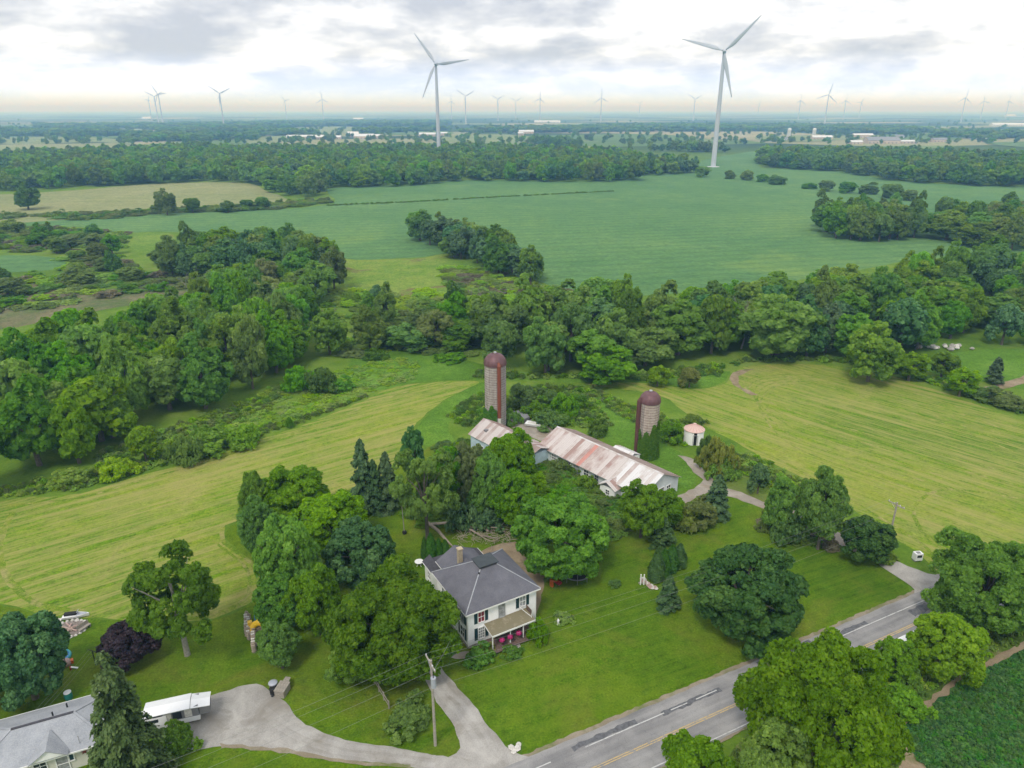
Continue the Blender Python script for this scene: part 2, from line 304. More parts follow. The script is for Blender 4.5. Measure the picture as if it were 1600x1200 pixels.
# ------------------------------------------------------------------ mesh helpers
class MB:
    def __init__(s): s.v = []; s.f = []
    def add(s, vs, fs):
        o = len(s.v); s.v += [tuple(x) for x in vs]; s.f += [tuple(i + o for i in f) for f in fs]; return s
    def box(s, x0, x1, y0, y1, z0, z1):
        return s.add([(x0, y0, z0), (x1, y0, z0), (x1, y1, z0), (x0, y1, z0), (x0, y0, z1), (x1, y0, z1), (x1, y1, z1), (x0, y1, z1)],
                     [(0, 3, 2, 1), (4, 5, 6, 7), (0, 1, 5, 4), (1, 2, 6, 5), (2, 3, 7, 6), (3, 0, 4, 7)])
    def bar(s, a, b, w, h=None):
        a, b = Vector(a), Vector(b); d = (b - a).normalized(); h = h or w
        u = d.cross(Vector((0, 0, 1)));  u = u.normalized() if u.length > 1e-3 else Vector((1, 0, 0)); t = u.cross(d).normalized()
        c = []
        for p in (a, b):
            for su, sv in ((-1, -1), (1, -1), (1, 1), (-1, 1)): c.append(p + u * su * w / 2 + t * sv * h / 2)
        return s.add(c, [(0, 1, 2, 3), (4, 7, 6, 5), (0, 4, 5, 1), (1, 5, 6, 2), (2, 6, 7, 3), (3, 7, 4, 0)])
    def tube(s, pts, rs, n=6, cap=True):
        pts = [Vector(p) for p in pts]; base = len(s.v); pv = None
        for i, p in enumerate(pts):
            d = (pts[min(i + 1, len(pts) - 1)] - pts[max(i - 1, 0)]).normalized()
            u = d.cross(pv if pv is not None else Vector((0.31, 0.95, 0.02))); u.normalize(); t = u.cross(d).normalized(); pv = t
            r = rs[i] if isinstance(rs, (list, tuple)) else rs
            for k in range(n):
                a = 2 * math.pi * k / n; s.v.append(tuple(p + u * math.cos(a) * r + t * math.sin(a) * r))
        for i in range(len(pts) - 1):
            for k in range(n):
                a = base + i * n + k; b = base + i * n + (k + 1) % n; s.f.append((a, a + n, b + n, b))
        if cap:
            s.f.append(tuple(base + k for k in range(n))); e = base + (len(pts) - 1) * n; s.f.append(tuple(e + k for k in reversed(range(n))))
        return s
    def lathe(s, prof, n=24, a0=0.0, a1=2 * math.pi, cx=0, cy=0):
        base = len(s.v); full = abs(a1 - a0 - 2 * math.pi) < 1e-6; m = n if full else n + 1
        for (r, z) in prof:
            for k in range(m):
                a = a0 + (a1 - a0) * k / n; s.v.append((cx + r * math.cos(a), cy + r * math.sin(a), z))
        for i in range(len(prof) - 1):
            for k in range(n):
                k2 = (k + 1) % m; s.f.append((base + i * m + k, base + i * m + k2, base + (i + 1) * m + k2, base + (i + 1) * m + k))
        return s
    def prism(s, poly, z0, z1):
        n = len(poly); return s.add([(x, y, z0) for x, y in poly] + [(x, y, z1) for x, y in poly],
            [tuple(reversed(range(n))), tuple(range(n, 2 * n))] + [(i, (i + 1) % n, n + (i + 1) % n, n + i) for i in range(n)])
    def slab(s, quad, t):
        """a roof plane: quad corner points, thickened downwards by t"""
        q = [Vector(p) for p in quad]; n = (q[1] - q[0]).cross(q[2] - q[0]).normalized()
        if n.z < 0: q.reverse(); n = -n
        k = len(q); b = [p - n * t for p in q]
        return s.add(q + b, [tuple(range(k)), tuple(reversed(range(k, 2 * k)))] + [(i, k + i, k + (i + 1) % k, (i + 1) % k) for i in range(k)])
    def rock(s, c, r, rnd, flat=0.7):
        vs = []; n1 = 6
        for j, (rr, zz) in enumerate(((0.55, -0.6), (1, 0.0), (0.6, 0.75))):
            for k in range(n1):
                a = 2 * math.pi * (k + 0.5 * j) / n1; q = r * rr * rnd.uniform(0.8, 1.15); vs.append((c[0] + q * math.cos(a), c[1] + q * math.sin(a), c[2] + r * flat * zz * rnd.uniform(0.85, 1.1)))
        fs = [tuple(reversed(range(n1))), tuple(range(2 * n1, 3 * n1))]
        for j in range(2):
            for k in range(n1): fs.append((j * n1 + k, j * n1 + (k + 1) % n1, (j + 1) * n1 + (k + 1) % n1, (j + 1) * n1 + k))
        return s.add(vs, fs)
    def mesh(s, name):
        me = bpy.data.meshes.new(name); me.from_pydata(s.v, [], s.f); me.update(); return me
    def build(s, name, mat, parent=None, loc=None, rz=0, smooth=False):
        o = bpy.data.objects.new(name, s.mesh(name)); COL.objects.link(o)
        o.data.materials.append(MATS[mat] if isinstance(mat, str) else mat)
        if parent: o.parent = parent
        if loc is not None: o.location = loc; o.rotation_euler = (0, 0, rz)
        if smooth: o.data.polygons.foreach_set('use_smooth', [True] * len(o.data.polygons))
        return o
def tag(o, label=None, cat=None, group=None, kind=None):
    if label: o['label'] = label
    if cat: o['category'] = cat
    if group: o['group'] = group
    if kind: o['kind'] = kind
    return o
def thing(name, loc, label, cat, rz=0, group=None):
    o = bpy.data.objects.new(name, None); o.empty_display_size = 0.3; COL.objects.link(o)
    o.location = loc if len(loc) == 3 else (*loc, 0); o.rotation_euler = (0, 0, rz)
    return tag(o, label, cat, group)
def kids(o): return [c for c in o.children]
def dup(o, loc=None, rz=None, sc=None, label=None, group=None):
    c = o.copy(); COL.objects.link(c)
    if loc is not None: c.location = loc if len(loc) == 3 else (*loc, 0)
    if rz is not None: c.rotation_euler = (0, 0, rz)
    if sc is not None: c.scale = sc
    if label: c['label'] = label
    if group: c['group'] = group
    for ch in list(o.children):
        d = ch.copy(); COL.objects.link(d); d.parent = c
        for g in list(ch.children): e = g.copy(); COL.objects.link(e); e.parent = d
    return c
# ------------------------------------------------------------------ ground sheets
def catmull(pts, step=2.0, closed=True):
    out = []; n = len(pts)
    for i in range(n if closed else n - 1):
        p0, p1, p2, p3 = (np.array(pts[(i + k) % n if closed else min(max(i + k, 0), n - 1)]) for k in (-1, 0, 1, 2))
        d = np.linalg.norm(p2 - p1); m = int(min(60, max(1, d / step)))
        for k in range(m):
            t = k / m
            # centripetal-ish: damp tangents so that long and short spans do not overshoot
            m1 = (p2 - p0) * 0.5; m2 = (p3 - p1) * 0.5
            l1, l2 = np.linalg.norm(m1), np.linalg.norm(m2)
            if l1 > d * 0.9: m1 = m1 * d * 0.9 / l1
            if l2 > d * 0.9: m2 = m2 * d * 0.9 / l2
            h = ((2 * t**3 - 3 * t**2 + 1) * p1 + (t**3 - 2 * t**2 + t) * m1 + (-2 * t**3 + 3 * t**2) * p2 + (t**3 - t**2) * m2)
            out.append(h)
    if not closed: out.append(np.array(pts[-1]))
    return out
def sheet(name, pts, z, mat, step=2.0, jit=0.25, smooth=True, seed=1, world=False, label=None, kind='structure'):
    w = [p if world else P(*p) for p in pts]
    w = catmull(w, step) if smooth else [np.array(p) for p in w]
    rnd = random.Random(seed)
    w = [(p[0] + rnd.uniform(-jit, jit), p[1] + rnd.uniform(-jit, jit)) for p in w]
    tr = tessellate_polygon([[Vector((x, y, 0)) for x, y in w]])
    me = bpy.data.meshes.new(name); me.from_pydata([(x, y, z) for x, y in w], [], [tuple(t) for t in tr]); me.update()
    bm = bmesh.new(); bm.from_mesh(me); bmesh.ops.recalc_face_normals(bm, faces=bm.faces)
    if sum(f.normal.z * f.calc_area() for f in bm.faces) < 0: bmesh.ops.reverse_faces(bm, faces=bm.faces)
    bm.to_mesh(me); bm.free()
    o = bpy.data.objects.new(name, me); COL.objects.link(o); me.materials.append(mat if not isinstance(mat, str) else MATS[mat])
    o['kind'] = kind
    if label: o['label'] = label
    return o
def build_terrain():
    vs = [(0, 6000, 0)]; fs = []; n = 96; rings = [200, 800, 2500, 6500, 14000, 28000, 52000]
    for r in rings:
        for k in range(n): a = 2 * math.pi * k / n; vs.append((r * math.cos(a), 6000 + r * math.sin(a), 0))
    for k in range(n): fs.append((0, 1 + k, 1 + (k + 1) % n))
    for i in range(len(rings) - 1):
        for k in range(n):
            a = 1 + i * n + k; b = 1 + i * n + (k + 1) % n; fs.append((a, a + n, b + n, b))
    nn = NT('terrain_grass_and_far_woods'); p = nn.pos()
    # near: rough meadow; far: dark wooded country broken by field strips
    f1 = nn.noise(p, 0.02, 5, 0.55, 0.6); f2 = nn.noise(p, 0.16, 6, 0.65, 0.3); f3 = nn.noise(p, 1.6, 6, 0.7)
    m = nn.math('ADD', nn.math('MULTIPLY', f1, 0.4), nn.math('ADD', nn.math('MULTIPLY', f2, 0.33), nn.math('MULTIPLY', f3, 0.27)))
    near = nn.ramp(m, [(0.40, (0.070, 0.145, 0.014)), (0.5, (0.118, 0.205, 0.022)), (0.60, (0.185, 0.255, 0.045))])
    t = nn.noise(p, 0.03, 7, 0.65, 0.8); near = nn.mix(nn.ramp(t, [(0.60, 0.0), (0.74, 0.7)]), near, (0.19, 0.17, 0.08))
    g1 = nn.noise(p, 0.0016, 6, 0.62, 0.4); g2 = nn.noise(p, 0.012, 5, 0.6)
    gm = nn.math('ADD', nn.math('MULTIPLY', g1, 0.75), nn.math('MULTIPLY', g2, 0.25))
    far = nn.ramp(gm, [(0.46, (0.028, 0.058, 0.020)), (0.56, (0.050, 0.090, 0.030))])
    vo = nn.N('ShaderNodeTexVoronoi'); vo.inputs['Scale'].default_value = 1 / 420.0; vo.inputs['Randomness'].default_value = 0.7
    nn.L(nn.pos('world', 0.3, (0.8, 1.5, 1)), vo.inputs['Vector']); sc3 = nn.N('ShaderNodeSeparateColor'); nn.L(vo.outputs['Color'], sc3.inputs[0])
    parcel = nn.ramp(sc3.outputs[0], [(0.0, (0.10, 0.17, 0.06)), (0.3, (0.14, 0.22, 0.075)), (0.6, (0.20, 0.25, 0.11)), (0.85, (0.30, 0.28, 0.16))])
    far = nn.mix(nn.ramp(sc3.outputs[1], [(0.50, 0.0), (0.51, 1.0)]), far, parcel)
    sp = nn.N('ShaderNodeSeparateXYZ'); nn.L(p, sp.inputs[0])
    d = nn.math('DIVIDE', nn.math('SUBTRACT', sp.outputs[1], 900.0), 500.0, True)
    nn.bsdf(nn.mix(d, near, far), 0.95, 0.05, 0, f3, 0.7, 0.3)
    me = bpy.data.meshes.new('ground'); me.from_pydata(vs, [], fs); me.update(); o = bpy.data.objects.new('ground', me); COL.objects.link(o)
    me.materials.append(nn.m); o['kind'] = 'structure'
build_terrain()
sheet('hay_field', [(-160, 830), (0, 783), (125, 771), (208, 746), (333, 712), (396, 690), (480, 662), (574, 624), (604, 608), (655, 599), (720, 596), (750, 597), (700, 622), (668, 645), (640, 675), (620, 720), (540, 780), (420, 800), (352, 822), (350, 845), (375, 862), (400, 885), (408, 915), (390, 942), (330, 968), (270, 971), (130, 965), (70, 962), (0, 944), (-160, 930)], 0.02, G['hay_l'], label='mown hay field with yellow windrow streaks left of the house')
sheet('hay_field', [(1035, 620), (960, 606), (915, 600), (1000, 598), (1090, 608), (1135, 598), (1142, 585), (1165, 573), (1230, 569), (1300, 572), (1400, 590), (1480, 615), (1600, 658), (1760, 700), (1900, 960), (1640, 850), (1560, 868), (1500, 892), (1466, 893), (1430, 862), (1395, 838), (1330, 795), (1260, 750), (1190, 715), (1150, 690), (1110, 672), (1070, 645)], 0.02, G['hay_r'], label='large mown hay field on the right behind the trees')
sheet('soybean_field', [(-200, 352), (0, 350), (100, 338), (300, 332), (440, 327), (520, 318), (512, 300), (520, 294), (600, 290), (720, 282), (800, 282), (900, 284), (1000, 274), (1085, 268), (1100, 250), (1190, 236), (1190, 262), (1300, 267), (1420, 284), (1600, 292), (2000, 308), (2100, 380), (1700, 390), (1440, 405), (1300, 430), (1150, 450), (1000, 462), (900, 460), (820, 430), (740, 402), (700, 396), (660, 402), (560, 406), (530, 401), (505, 385), (400, 367), (250, 362), (190, 363), (110, 354)], 0.03, G['soy'], step=6, jit=0.6, label='wide bluish green soybean field in the middle distance')
sheet('grain_field', [(-200, 312), (0, 304), (120, 297), (230, 288), (330, 285), (390, 287), (420, 300), (450, 312), (430, 324), (300, 331), (130, 341), (0, 350), (-200, 356)], 0.05, G['tan'], step=6, jit=0.8, label='tan ripe grain field at the foot of the far wood')
sheet('soybean_field', [(-80, 402), (0, 399), (60, 400), (100, 408), (90, 420), (30, 425), (-80, 428)], 0.03, G['soy'], label='small blue green crop patch between shrubs at the left edge')
sheet('weedy_pasture', [(515, 402), (560, 407), (660, 403), (700, 396), (760, 425), (800, 450), (760, 470), (640, 470), (540, 470), (505, 450)], 0.03, G['weedy'], label='weedy yellow green pasture below the soybean field')
sheet('weedy_pasture', [(175, 366), (260, 364), (270, 378), (230, 395), (190, 385)], 0.04, G['weedy'], label='small weedy patch beside the shrubs at the left')
sheet('brush_ground', [(-160, 455), (0, 446), (100, 442), (160, 452), (260, 440), (330, 448), (300, 470), (200, 478), (80, 500), (0, 515), (-160, 520)], 0.03, G['brush'], label='brown dry brush ground behind the walnut wood')
sheet('mown_grass', [(560, 548), (620, 545), (700, 556), (770, 572), (900, 592), (1100, 586), (1140, 580), (1128, 598), (1090, 607), (1000, 597), (900, 598), (800, 594), (740, 594), (655, 597), (590, 609), (540, 590), (545, 570)], 0.015, G['track'], label='bright green mown grass strip behind the tall silo')
sheet('mown_grass', [(752, 598), (790, 600), (760, 620), (720, 645), (700, 668), (712, 690), (690, 700), (640, 690), (648, 672), (672, 645), (704, 622)], 0.03, G['track'], label='bright green mown path along the left hay field')
sheet('mown_grass', [(905, 612), (925, 608), (965, 640), (1000, 668), (1035, 690), (1070, 712), (1090, 740), (1075, 765), (1050, 770), (1040, 740), (990, 700), (950, 690), (930, 660)], 0.03, G['track'], label='mown grass around the short silo and long barn')
sheet('mown_grass', [(1440, 575), (1480, 590), (1560, 600), (1640, 620), (1700, 640), (1700, 560), (1600, 545), (1500, 550), (1440, 565)], 0.015, G['track'], label='green yard at the right edge beyond the hay field')
lawn_pts = [(-260, 945), (0, 946), (70, 963), (130, 967), (270, 973), (340, 968), (392, 944), (410, 915), (400, 885), (375, 862), (352, 840), (360, 822), (430, 800), (560, 760), (640, 720), (700, 690), (860, 780), (960, 790), (1050, 780), (1130, 770), (1200, 795), (1290, 835), (1372, 882), (1420, 915), (1416, 938), (1372, 960), (1300, 992), (1163, 1056), (1070, 1092), (1000, 1122), (900, 1162), (820, 1195), (700, 1300), (-500, 1300)]
sheet('lawn', lawn_pts, 0.04, G['lawn'], step=1.5, jit=0.12, label='mown green lawns round the white house and the cottage')
# verge right of the road, dirt and near crop
sheet('verge', [(1100, 1230), (1200, 1118), (1376, 1037), (1600, 930), (1750, 860), (1900, 880), (1700, 960), (1600, 1005), (1540, 1040), (1430, 1110), (1370, 1180), (1340, 1300), (1050, 1300)], 0.02, G['verge'], label='rough grass verge between the road and the soybeans')
sheet('dirt_strip', [(1385, 1175), (1395, 1150), (1415, 1120), (1460, 1085), (1500, 1055), (1540, 1033), (1600, 1003), (1640, 990), (1640, 1002), (1600, 1020), (1545, 1045), (1500, 1072), (1465, 1100), (1445, 1130), (1440, 1160), (1460, 1200), (1450, 1260), (1380, 1240)], 0.035, G['dirt'], step=1, jit=0.2, label='bare brown dirt strip along the soybean edge')
sheet('soybean_field', [(1395, 1150), (1425, 1125), (1470, 1092), (1505, 1062), (1545, 1042), (1600, 1015), (1760, 950), (2100, 1100), (2000, 1400), (1460, 1400), (1455, 1210), (1420, 1170)], 0.055, G['soy_near'], step=1, jit=0.25, label='dark green soybean corner at the bottom right')
sheet('field_track', [(1535, 606), (1560, 600), (1585, 592), (1640, 575), (1640, 590), (1590, 602), (1565, 609), (1540, 612)], 0.06, G['dirt'], label='tan dirt track at the right edge')
sheet('field_track', [(1147, 602), (1140, 592), (1146, 582), (1165, 576), (1180, 577), (1160, 584), (1153, 593), (1160, 605), (1185, 617), (1175, 618)], 0.03, G['dirt'], label='worn turning track in the corner of the right hay field')
G['wheel'] = grass_mat('worn_wheel_track', (0.10, 0.185, 0.012), (0.165, 0.235, 0.022), (0.25, 0.27, 0.05), 0.12, 0.7, 4.0, tan=(0.31, 0.28, 0.11), tanscale=0.35, tanlo=0.47, tanhi=0.62)
def ribbon(name, pts, w, z, mat, label, seed=1):
    c = catmull([P(*p) for p in pts], 1.2, False); rnd = random.Random(seed); vs, fs = [], []
    for i, p in enumerate(c):
        d = c[min(i + 1, len(c) - 1)] - c[max(i - 1, 0)]; d = d / (np.linalg.norm(d) + 1e-9); n_ = np.array((-d[1], d[0]))
        a, b = p + n_ * (w / 2 + rnd.uniform(-.1, .1)), p - n_ * (w / 2 + rnd.uniform(-.1, .1)); vs += [(a[0], a[1], z), (b[0], b[1], z)]
    for i in range(len(c) - 1): fs.append((2 * i + 1, 2 * i + 3, 2 * i + 2, 2 * i))
    me = bpy.data.meshes.new(name); me.from_pydata(vs, [], fs); me.update(); o = bpy.data.objects.new(name, me); COL.objects.link(o); me.materials.append(mat); o['kind'] = 'structure'; o['label'] = label
TRK1 = [(349, 824), (347, 843), (372, 864), (396, 882), (404, 908), (396, 935), (350, 957), (300, 966), (262, 962)]
ribbon('wheel_track', TRK1, .7, .024, G['wheel'], 'worn tractor track curving round the walnut grove', 3)
ribbon('wheel_track', [(x - 14, y + 1) for x, y in TRK1[1:]], .45, .026, G['wheel'], 'inner tractor track curving round the walnut grove', 4)
ribbon('wheel_track', [(10, 790), (130, 777), (215, 752), (338, 718), (400, 696), (490, 668), (580, 632), (660, 606), (735, 602)], .6, .025, G['wheel'], 'outermost windrow line along the meadow edge', 5)
ribbon('wheel_track', [(20, 800), (0, 850), (10, 900), (60, 945), (130, 955)], .9, .025, G['wheel'], 'turning track at the left end of the hay field', 6)
for k in range(5):
    o_ = k * 14
    ribbon('wheel_track', [(1600 - 10 * k, 745 + o_), (1400 - 8 * k, 690 + o_), (1260 - 6 * k, 650 + o_ * .8), (1180 - 5 * k + o_ * .5, 618 + o_ * .4), (1162 + k * 9, 600 + k * 3), (1180 + k * 10, 590 + k * 3), (1240 + k * 10, 585 + k * 4), (1330, 592 + k * 6), (1440, 618 + k * 8), (1590, 668 + k * 10)], .45, .024 + .0015 * k, G['wheel'], 'curved windrow line in the right hay field', 7 + k)
ribbon('wheel_track', [(1150, 690), (1220, 720), (1300, 765), (1380, 812), (1440, 850), (1470, 880)], .6, .033, G['wheel'], 'tractor track along the lane side of the right hay field', 15)
ribbon('wheel_track', [(1500, 878), (1440, 830), (1430, 790), (1480, 765), (1600, 780)], .6, .034, G['wheel'], 'turning track near the white cabinet', 16)
# farmyard ground
sheet('farmyard', [(800, 650), (830, 655), (862, 668), (880, 678), (845, 690), (820, 676), (790, 662)], 0.05, G['lane'], label='bare farmyard between the two barns')
sheet('farm_lane', [(1060, 712), (1080, 716), (1098, 734), (1112, 748), (1125, 760), (1150, 766), (1200, 787), (1215, 797), (1205, 800), (1150, 780), (1110, 770), (1066, 788), (1000, 800), (950, 812), (955, 800), (1010, 788), (1062, 773), (1090, 760), (1098, 750), (1085, 738), (1072, 722)], 0.06, G['lane'], step=1, label='gravel farm lane past the long barn')
sheet('farm_lane', [(1203, 788), (1260, 820), (1330, 860), (1380, 880), (1392, 875), (1340, 850), (1262, 808), (1210, 786)], 0.065, G['lane'], step=1, label='gravel lane hidden behind the row of trees')
sheet('farm_lane', [(1372, 881), (1392, 875), (1432, 890), (1462, 899), (1490, 885), (1520, 905), (1465, 932), (1387, 967), (1372, 961), (1419, 938), (1429, 922)], 0.07, G['gravel'], step=1, jit=0.1, label='gravel mouth of the farm lane at the road')
# road ----------------------------------------------------------------
RD = V2(26.25); RN = (-RD[1], RD[0])
def rp(s, t): return (0 + RD[0] * s + RN[0] * t, 47.2 + RD[1] * s + RN[1] * t)   # s along, t left of the yellow line
def strip(name, s0, s1, t0, t1, z, mat, jit=0.0, step=1.0, label=None, kind='structure'):
    n = max(1, int((s1 - s0) / step)); rnd = random.Random(int(s0 * 7 + t0 * 13)); vs = []; fs = []
    for i in range(n + 1):
        s = s0 + (s1 - s0) * i / n
        a = rp(s, t0 + rnd.uniform(-jit, jit)); b = rp(s, t1 + rnd.uniform(-jit, jit)); vs += [(*a, z), (*b, z)]
    for i in range(n): fs.append((2 * i, 2 * i + 2, 2 * i + 3, 2 * i + 1))
    me = bpy.data.meshes.new(name); me.from_pydata(vs, [], fs); me.update(); o = bpy.data.objects.new(name, me); COL.objects.link(o)
    me.materials.append(G[mat] if mat in G else MATS[mat]); o['kind'] = kind
    if label: o['label'] = label
    return o
strip('road_shoulder', -60, 260, -3.0, 4.5, 0.062, 'paledirt', 0.13, 0.5, 'pale gravel shoulder of the road')
strip('road', -60, 260, -2.75, 4.0, 0.080, 'asphalt', 0.07, 0.8, 'worn grey asphalt country road')
def mark(name, s0, s1, t0, t1, mat, z=0.09): strip(name, s0, s1, t0, t1, z, mat, 0.01, 0.5)
mark('yellow_line', -60, 260, -0.16, -0.04, 'yellow_road_paint'); mark('yellow_line', -60, 260, 0.07, 0.19, 'yellow_road_paint')
for a, b in ((-60, -12), (-8, 5.5), (9.5, 19.3), (20.2, 22.4), (23.6, 26.5), (31.5, 44), (46, 62), (66, 260)): mark('white_edge_line', a, b, 2.46, 2.58, 'white_road_paint')
mark('white_edge_line', -60, 260, -2.52, -2.40, 'white_road_paint')
for a, b, c, d in ((8.2, 16.0, 2.62, 3.25), (33.5, 42, 2.9, 3.8), (19, 27, 2.2, 2.75), (46, 51, 2.6, 3.2), (57.5, 61, 0.9, 2.1), (2, 6, -1.2, -.8)): strip('asphalt_patch', a, b, c, d, 0.085, 'fresh_asphalt_patch', 0.14, 0.5, 'dark tar patch on the road edge')
# driveways
sheet('driveway', [(640, 1010), (655, 1045), (668, 1070), (688, 1106), (706, 1126), (714, 1148), (720, 1168), (700, 1183), (600, 1166), (540, 1157), (479, 1133), (462, 1121), (446, 1097), (425, 1084), (400, 1069), (360, 1078), (317, 1092), (300, 1105), (250, 1115), (240, 1150), (300, 1172), (350, 1166), (450, 1175), (531, 1189), (640, 1198), (700, 1230), (820, 1210), (850, 1188), (812, 1180), (790, 1166), (766, 1138), (740, 1102), (716, 1075), (692, 1048), (672, 1010)], 0.07, G['gravel'], step=0.8, jit=0.1, label='pale gravel driveways of the cottage and the white house')
sheet('dirt_strip', [(345, 1163), (450, 1171), (531, 1186), (640, 1196), (640, 1201), (530, 1192), (450, 1178), (345, 1168)], 0.075, G['paledirt'], step=0.8, jit=0.15, label='pale edge of the cottage driveway')
sheet('backyard_ground', [(742, 868), (790, 848), (838, 858), (850, 900), (846, 930), (838, 960), (830, 930), (800, 900), (760, 880)], 0.06, G['dirt'], step=0.8, jit=0.15, label='bare pinkish ground behind the white house')
sheet('dirt_patch', [(718, 1020), (732, 1018), (738, 1026), (722, 1030), (705, 1028)], 0.06, G['lane'], step=0.5, jit=0.05, label='short path at the corner of the white house')
G['rut'] = gravel('pale_wheel_rut', (0.30, 0.285, 0.265), (0.375, 0.36, 0.335), (0.46, 0.44, 0.415), (0.26, 0.24, 0.21))
D1 = [(668, 1040), (690, 1078), (720, 1110), (742, 1140), (758, 1165)]; D2 = [(415, 1112), (450, 1140), (520, 1168), (600, 1180), (680, 1190)]
for k, (pts, dx, dy) in enumerate(((D1, -6, 3), (D1, 8, -3), (D2, 0, -6), (D2, 0, 6))): ribbon('wheel_track', [(x + dx, y + dy) for x, y in pts], .55, .078 + .003 * k, G['rut'], 'pale wheel rut on the gravel driveway', 30 + k)
# far fields -------------------------------------------------------
def farfield(i, pts, col, z=0.3): 
    nm = 'far_crop_%s' % col
    if nm not in MATS:
        c = {'green': ((0.085, 0.16, 0.05), (0.13, 0.20, 0.065)), 'tan': ((0.26, 0.25, 0.14), (0.33, 0.31, 0.19)), 'pale': ((0.17, 0.22, 0.09), (0.22, 0.26, 0.12))}[col]
        n = NT(nm); f = n.noise(n.pos(), 0.01, 5, 0.6); n.bsdf(n.ramp(f, [(0.35, c[0]), (0.65, c[1])]), 0.95, 0.05)
    sheet('far_field', pts, z, nm, step=20, jit=2, smooth=True, label='%s farm field strip far away' % col)
FF = [([(60, 225), (150, 222), (240, 228), (400, 224), (500, 215), (440, 212), (330, 214), (240, 220), (120, 214), (0, 215), (0, 225)], 'pale'),
      ([(190, 212), (240, 203), (268, 205), (262, 222), (215, 226)], 'tan'),
      ([(240, 228), (310, 221), (380, 219), (372, 235), (300, 238)], 'green'), ([(560, 232), (610, 224), (700, 224), (790, 222), (800, 232), (650, 236)], 'green'),
      ([(420, 201), (500, 198), (570, 199), (560, 207), (470, 209)], 'pale'), ([(570, 208), (660, 205), (700, 206), (700, 210), (600, 211)], 'green'),
      ([(700, 212), (780, 210), (850, 216), (900, 226), (820, 228), (760, 224), (700, 222)], 'pale'), ([(830, 213), (960, 210), (1090, 211), (1060, 222), (960, 222), (880, 216)], 'green'),
      ([(940, 208), (1110, 206), (1190, 206), (1290, 211), (1270, 220), (1120, 218), (1040, 211)], 'tan'), ([(1190, 213), (1300, 212), (1330, 217), (1260, 222), (1190, 220)], 'pale'),
      ([(1440, 203), (1500, 201), (1480, 212), (1430, 214)], 'pale'), ([(1380, 211), (1440, 209), (1500, 214), (1480, 220), (1400, 220)], 'green'), ([(1480, 192), (1560, 191), (1600, 193), (1560, 195)], 'pale'),
      ([(1540, 224), (1620, 222), (1700, 228), (1620, 232)], 'green'), ([(380, 208), (430, 206), (440, 211), (400, 213)], 'tan'), ([(-100, 205), (0, 202), (60, 204), (0, 212)], 'pale'),
      ([(860, 195), (920, 193), (960, 194), (900, 197)], 'pale'), ([(1300, 189), (1360, 188), (1350, 190)], 'green'), ([(130, 193), (200, 191), (210, 194)], 'pale')]
for i, (p, c) in enumerate(FF): farfield(i, p, c, 0.3 + 0.05 * i)
print('ground', round(time.time() - T0, 1))
# ------------------------------------------------------------------ foliage builders
def quads_mesh(name, cen, nor, size, tint, aspect=1.0, rng=None, updir=None):
    """leaf clumps: one quad per centre, facing nor"""
    n = len(cen); r = rng.normal(size=(n, 3)) if updir is None else updir
    u = np.cross(nor, r); u /= np.linalg.norm(u, axis=1)[:, None] + 1e-9; v = np.cross(nor, u)
    s = size[:, None] * 0.5
    k = rng.uniform(0.75, 1.25, size=(4, n, 1))
    bend = nor * s * rng.uniform(-0.35, 0.35, size=(n, 1))
    q = np.stack([cen - u * s * k[0] - v * s * aspect * k[1] + bend, cen + u * s * k[1] - v * s * aspect * k[2] - bend, cen + u * s * k[2] + v * s * aspect * k[3] + bend, cen - u * s * k[3] + v * s * aspect * k[0] - bend], 1).reshape(-1, 3)
    me = bpy.data.meshes.new(name); me.vertices.add(4 * n); me.vertices.foreach_set('co', q.astype(np.float32).ravel())
    me.loops.add(4 * n); me.loops.foreach_set('vertex_index', np.arange(4 * n, dtype=np.int32))
    me.polygons.add(n); me.polygons.foreach_set('loop_start', np.arange(0, 4 * n, 4, dtype=np.int32)); me.polygons.foreach_set('loop_total', np.full(n, 4, dtype=np.int32))
    at = me.attributes.new('tint', 'FLOAT', 'FACE'); at.data.foreach_set('value', np.clip(tint, 0, 1).astype(np.float32))
    me.update(calc_edges=True); return me
def dirs(rng, n):
    d = rng.normal(size=(n, 3)); return d / np.linalg.norm(d, axis=1)[:, None]
def spread(rng, n, zmin=-0.75):
    d = dirs(rng, n * 6); d = d[d[:, 2] > zmin][:n]
    for _ in range(14):
        diff = d[:, None] - d[None]; dd = np.linalg.norm(diff, axis=2) + np.eye(len(d)); d = d + 0.5 / len(d) * (diff / dd[..., None]**3).sum(1) / 3; d /= np.linalg.norm(d, axis=1)[:, None]
        d[:, 2] = np.maximum(d[:, 2], zmin); d /= np.linalg.norm(d, axis=1)[:, None]
    return d
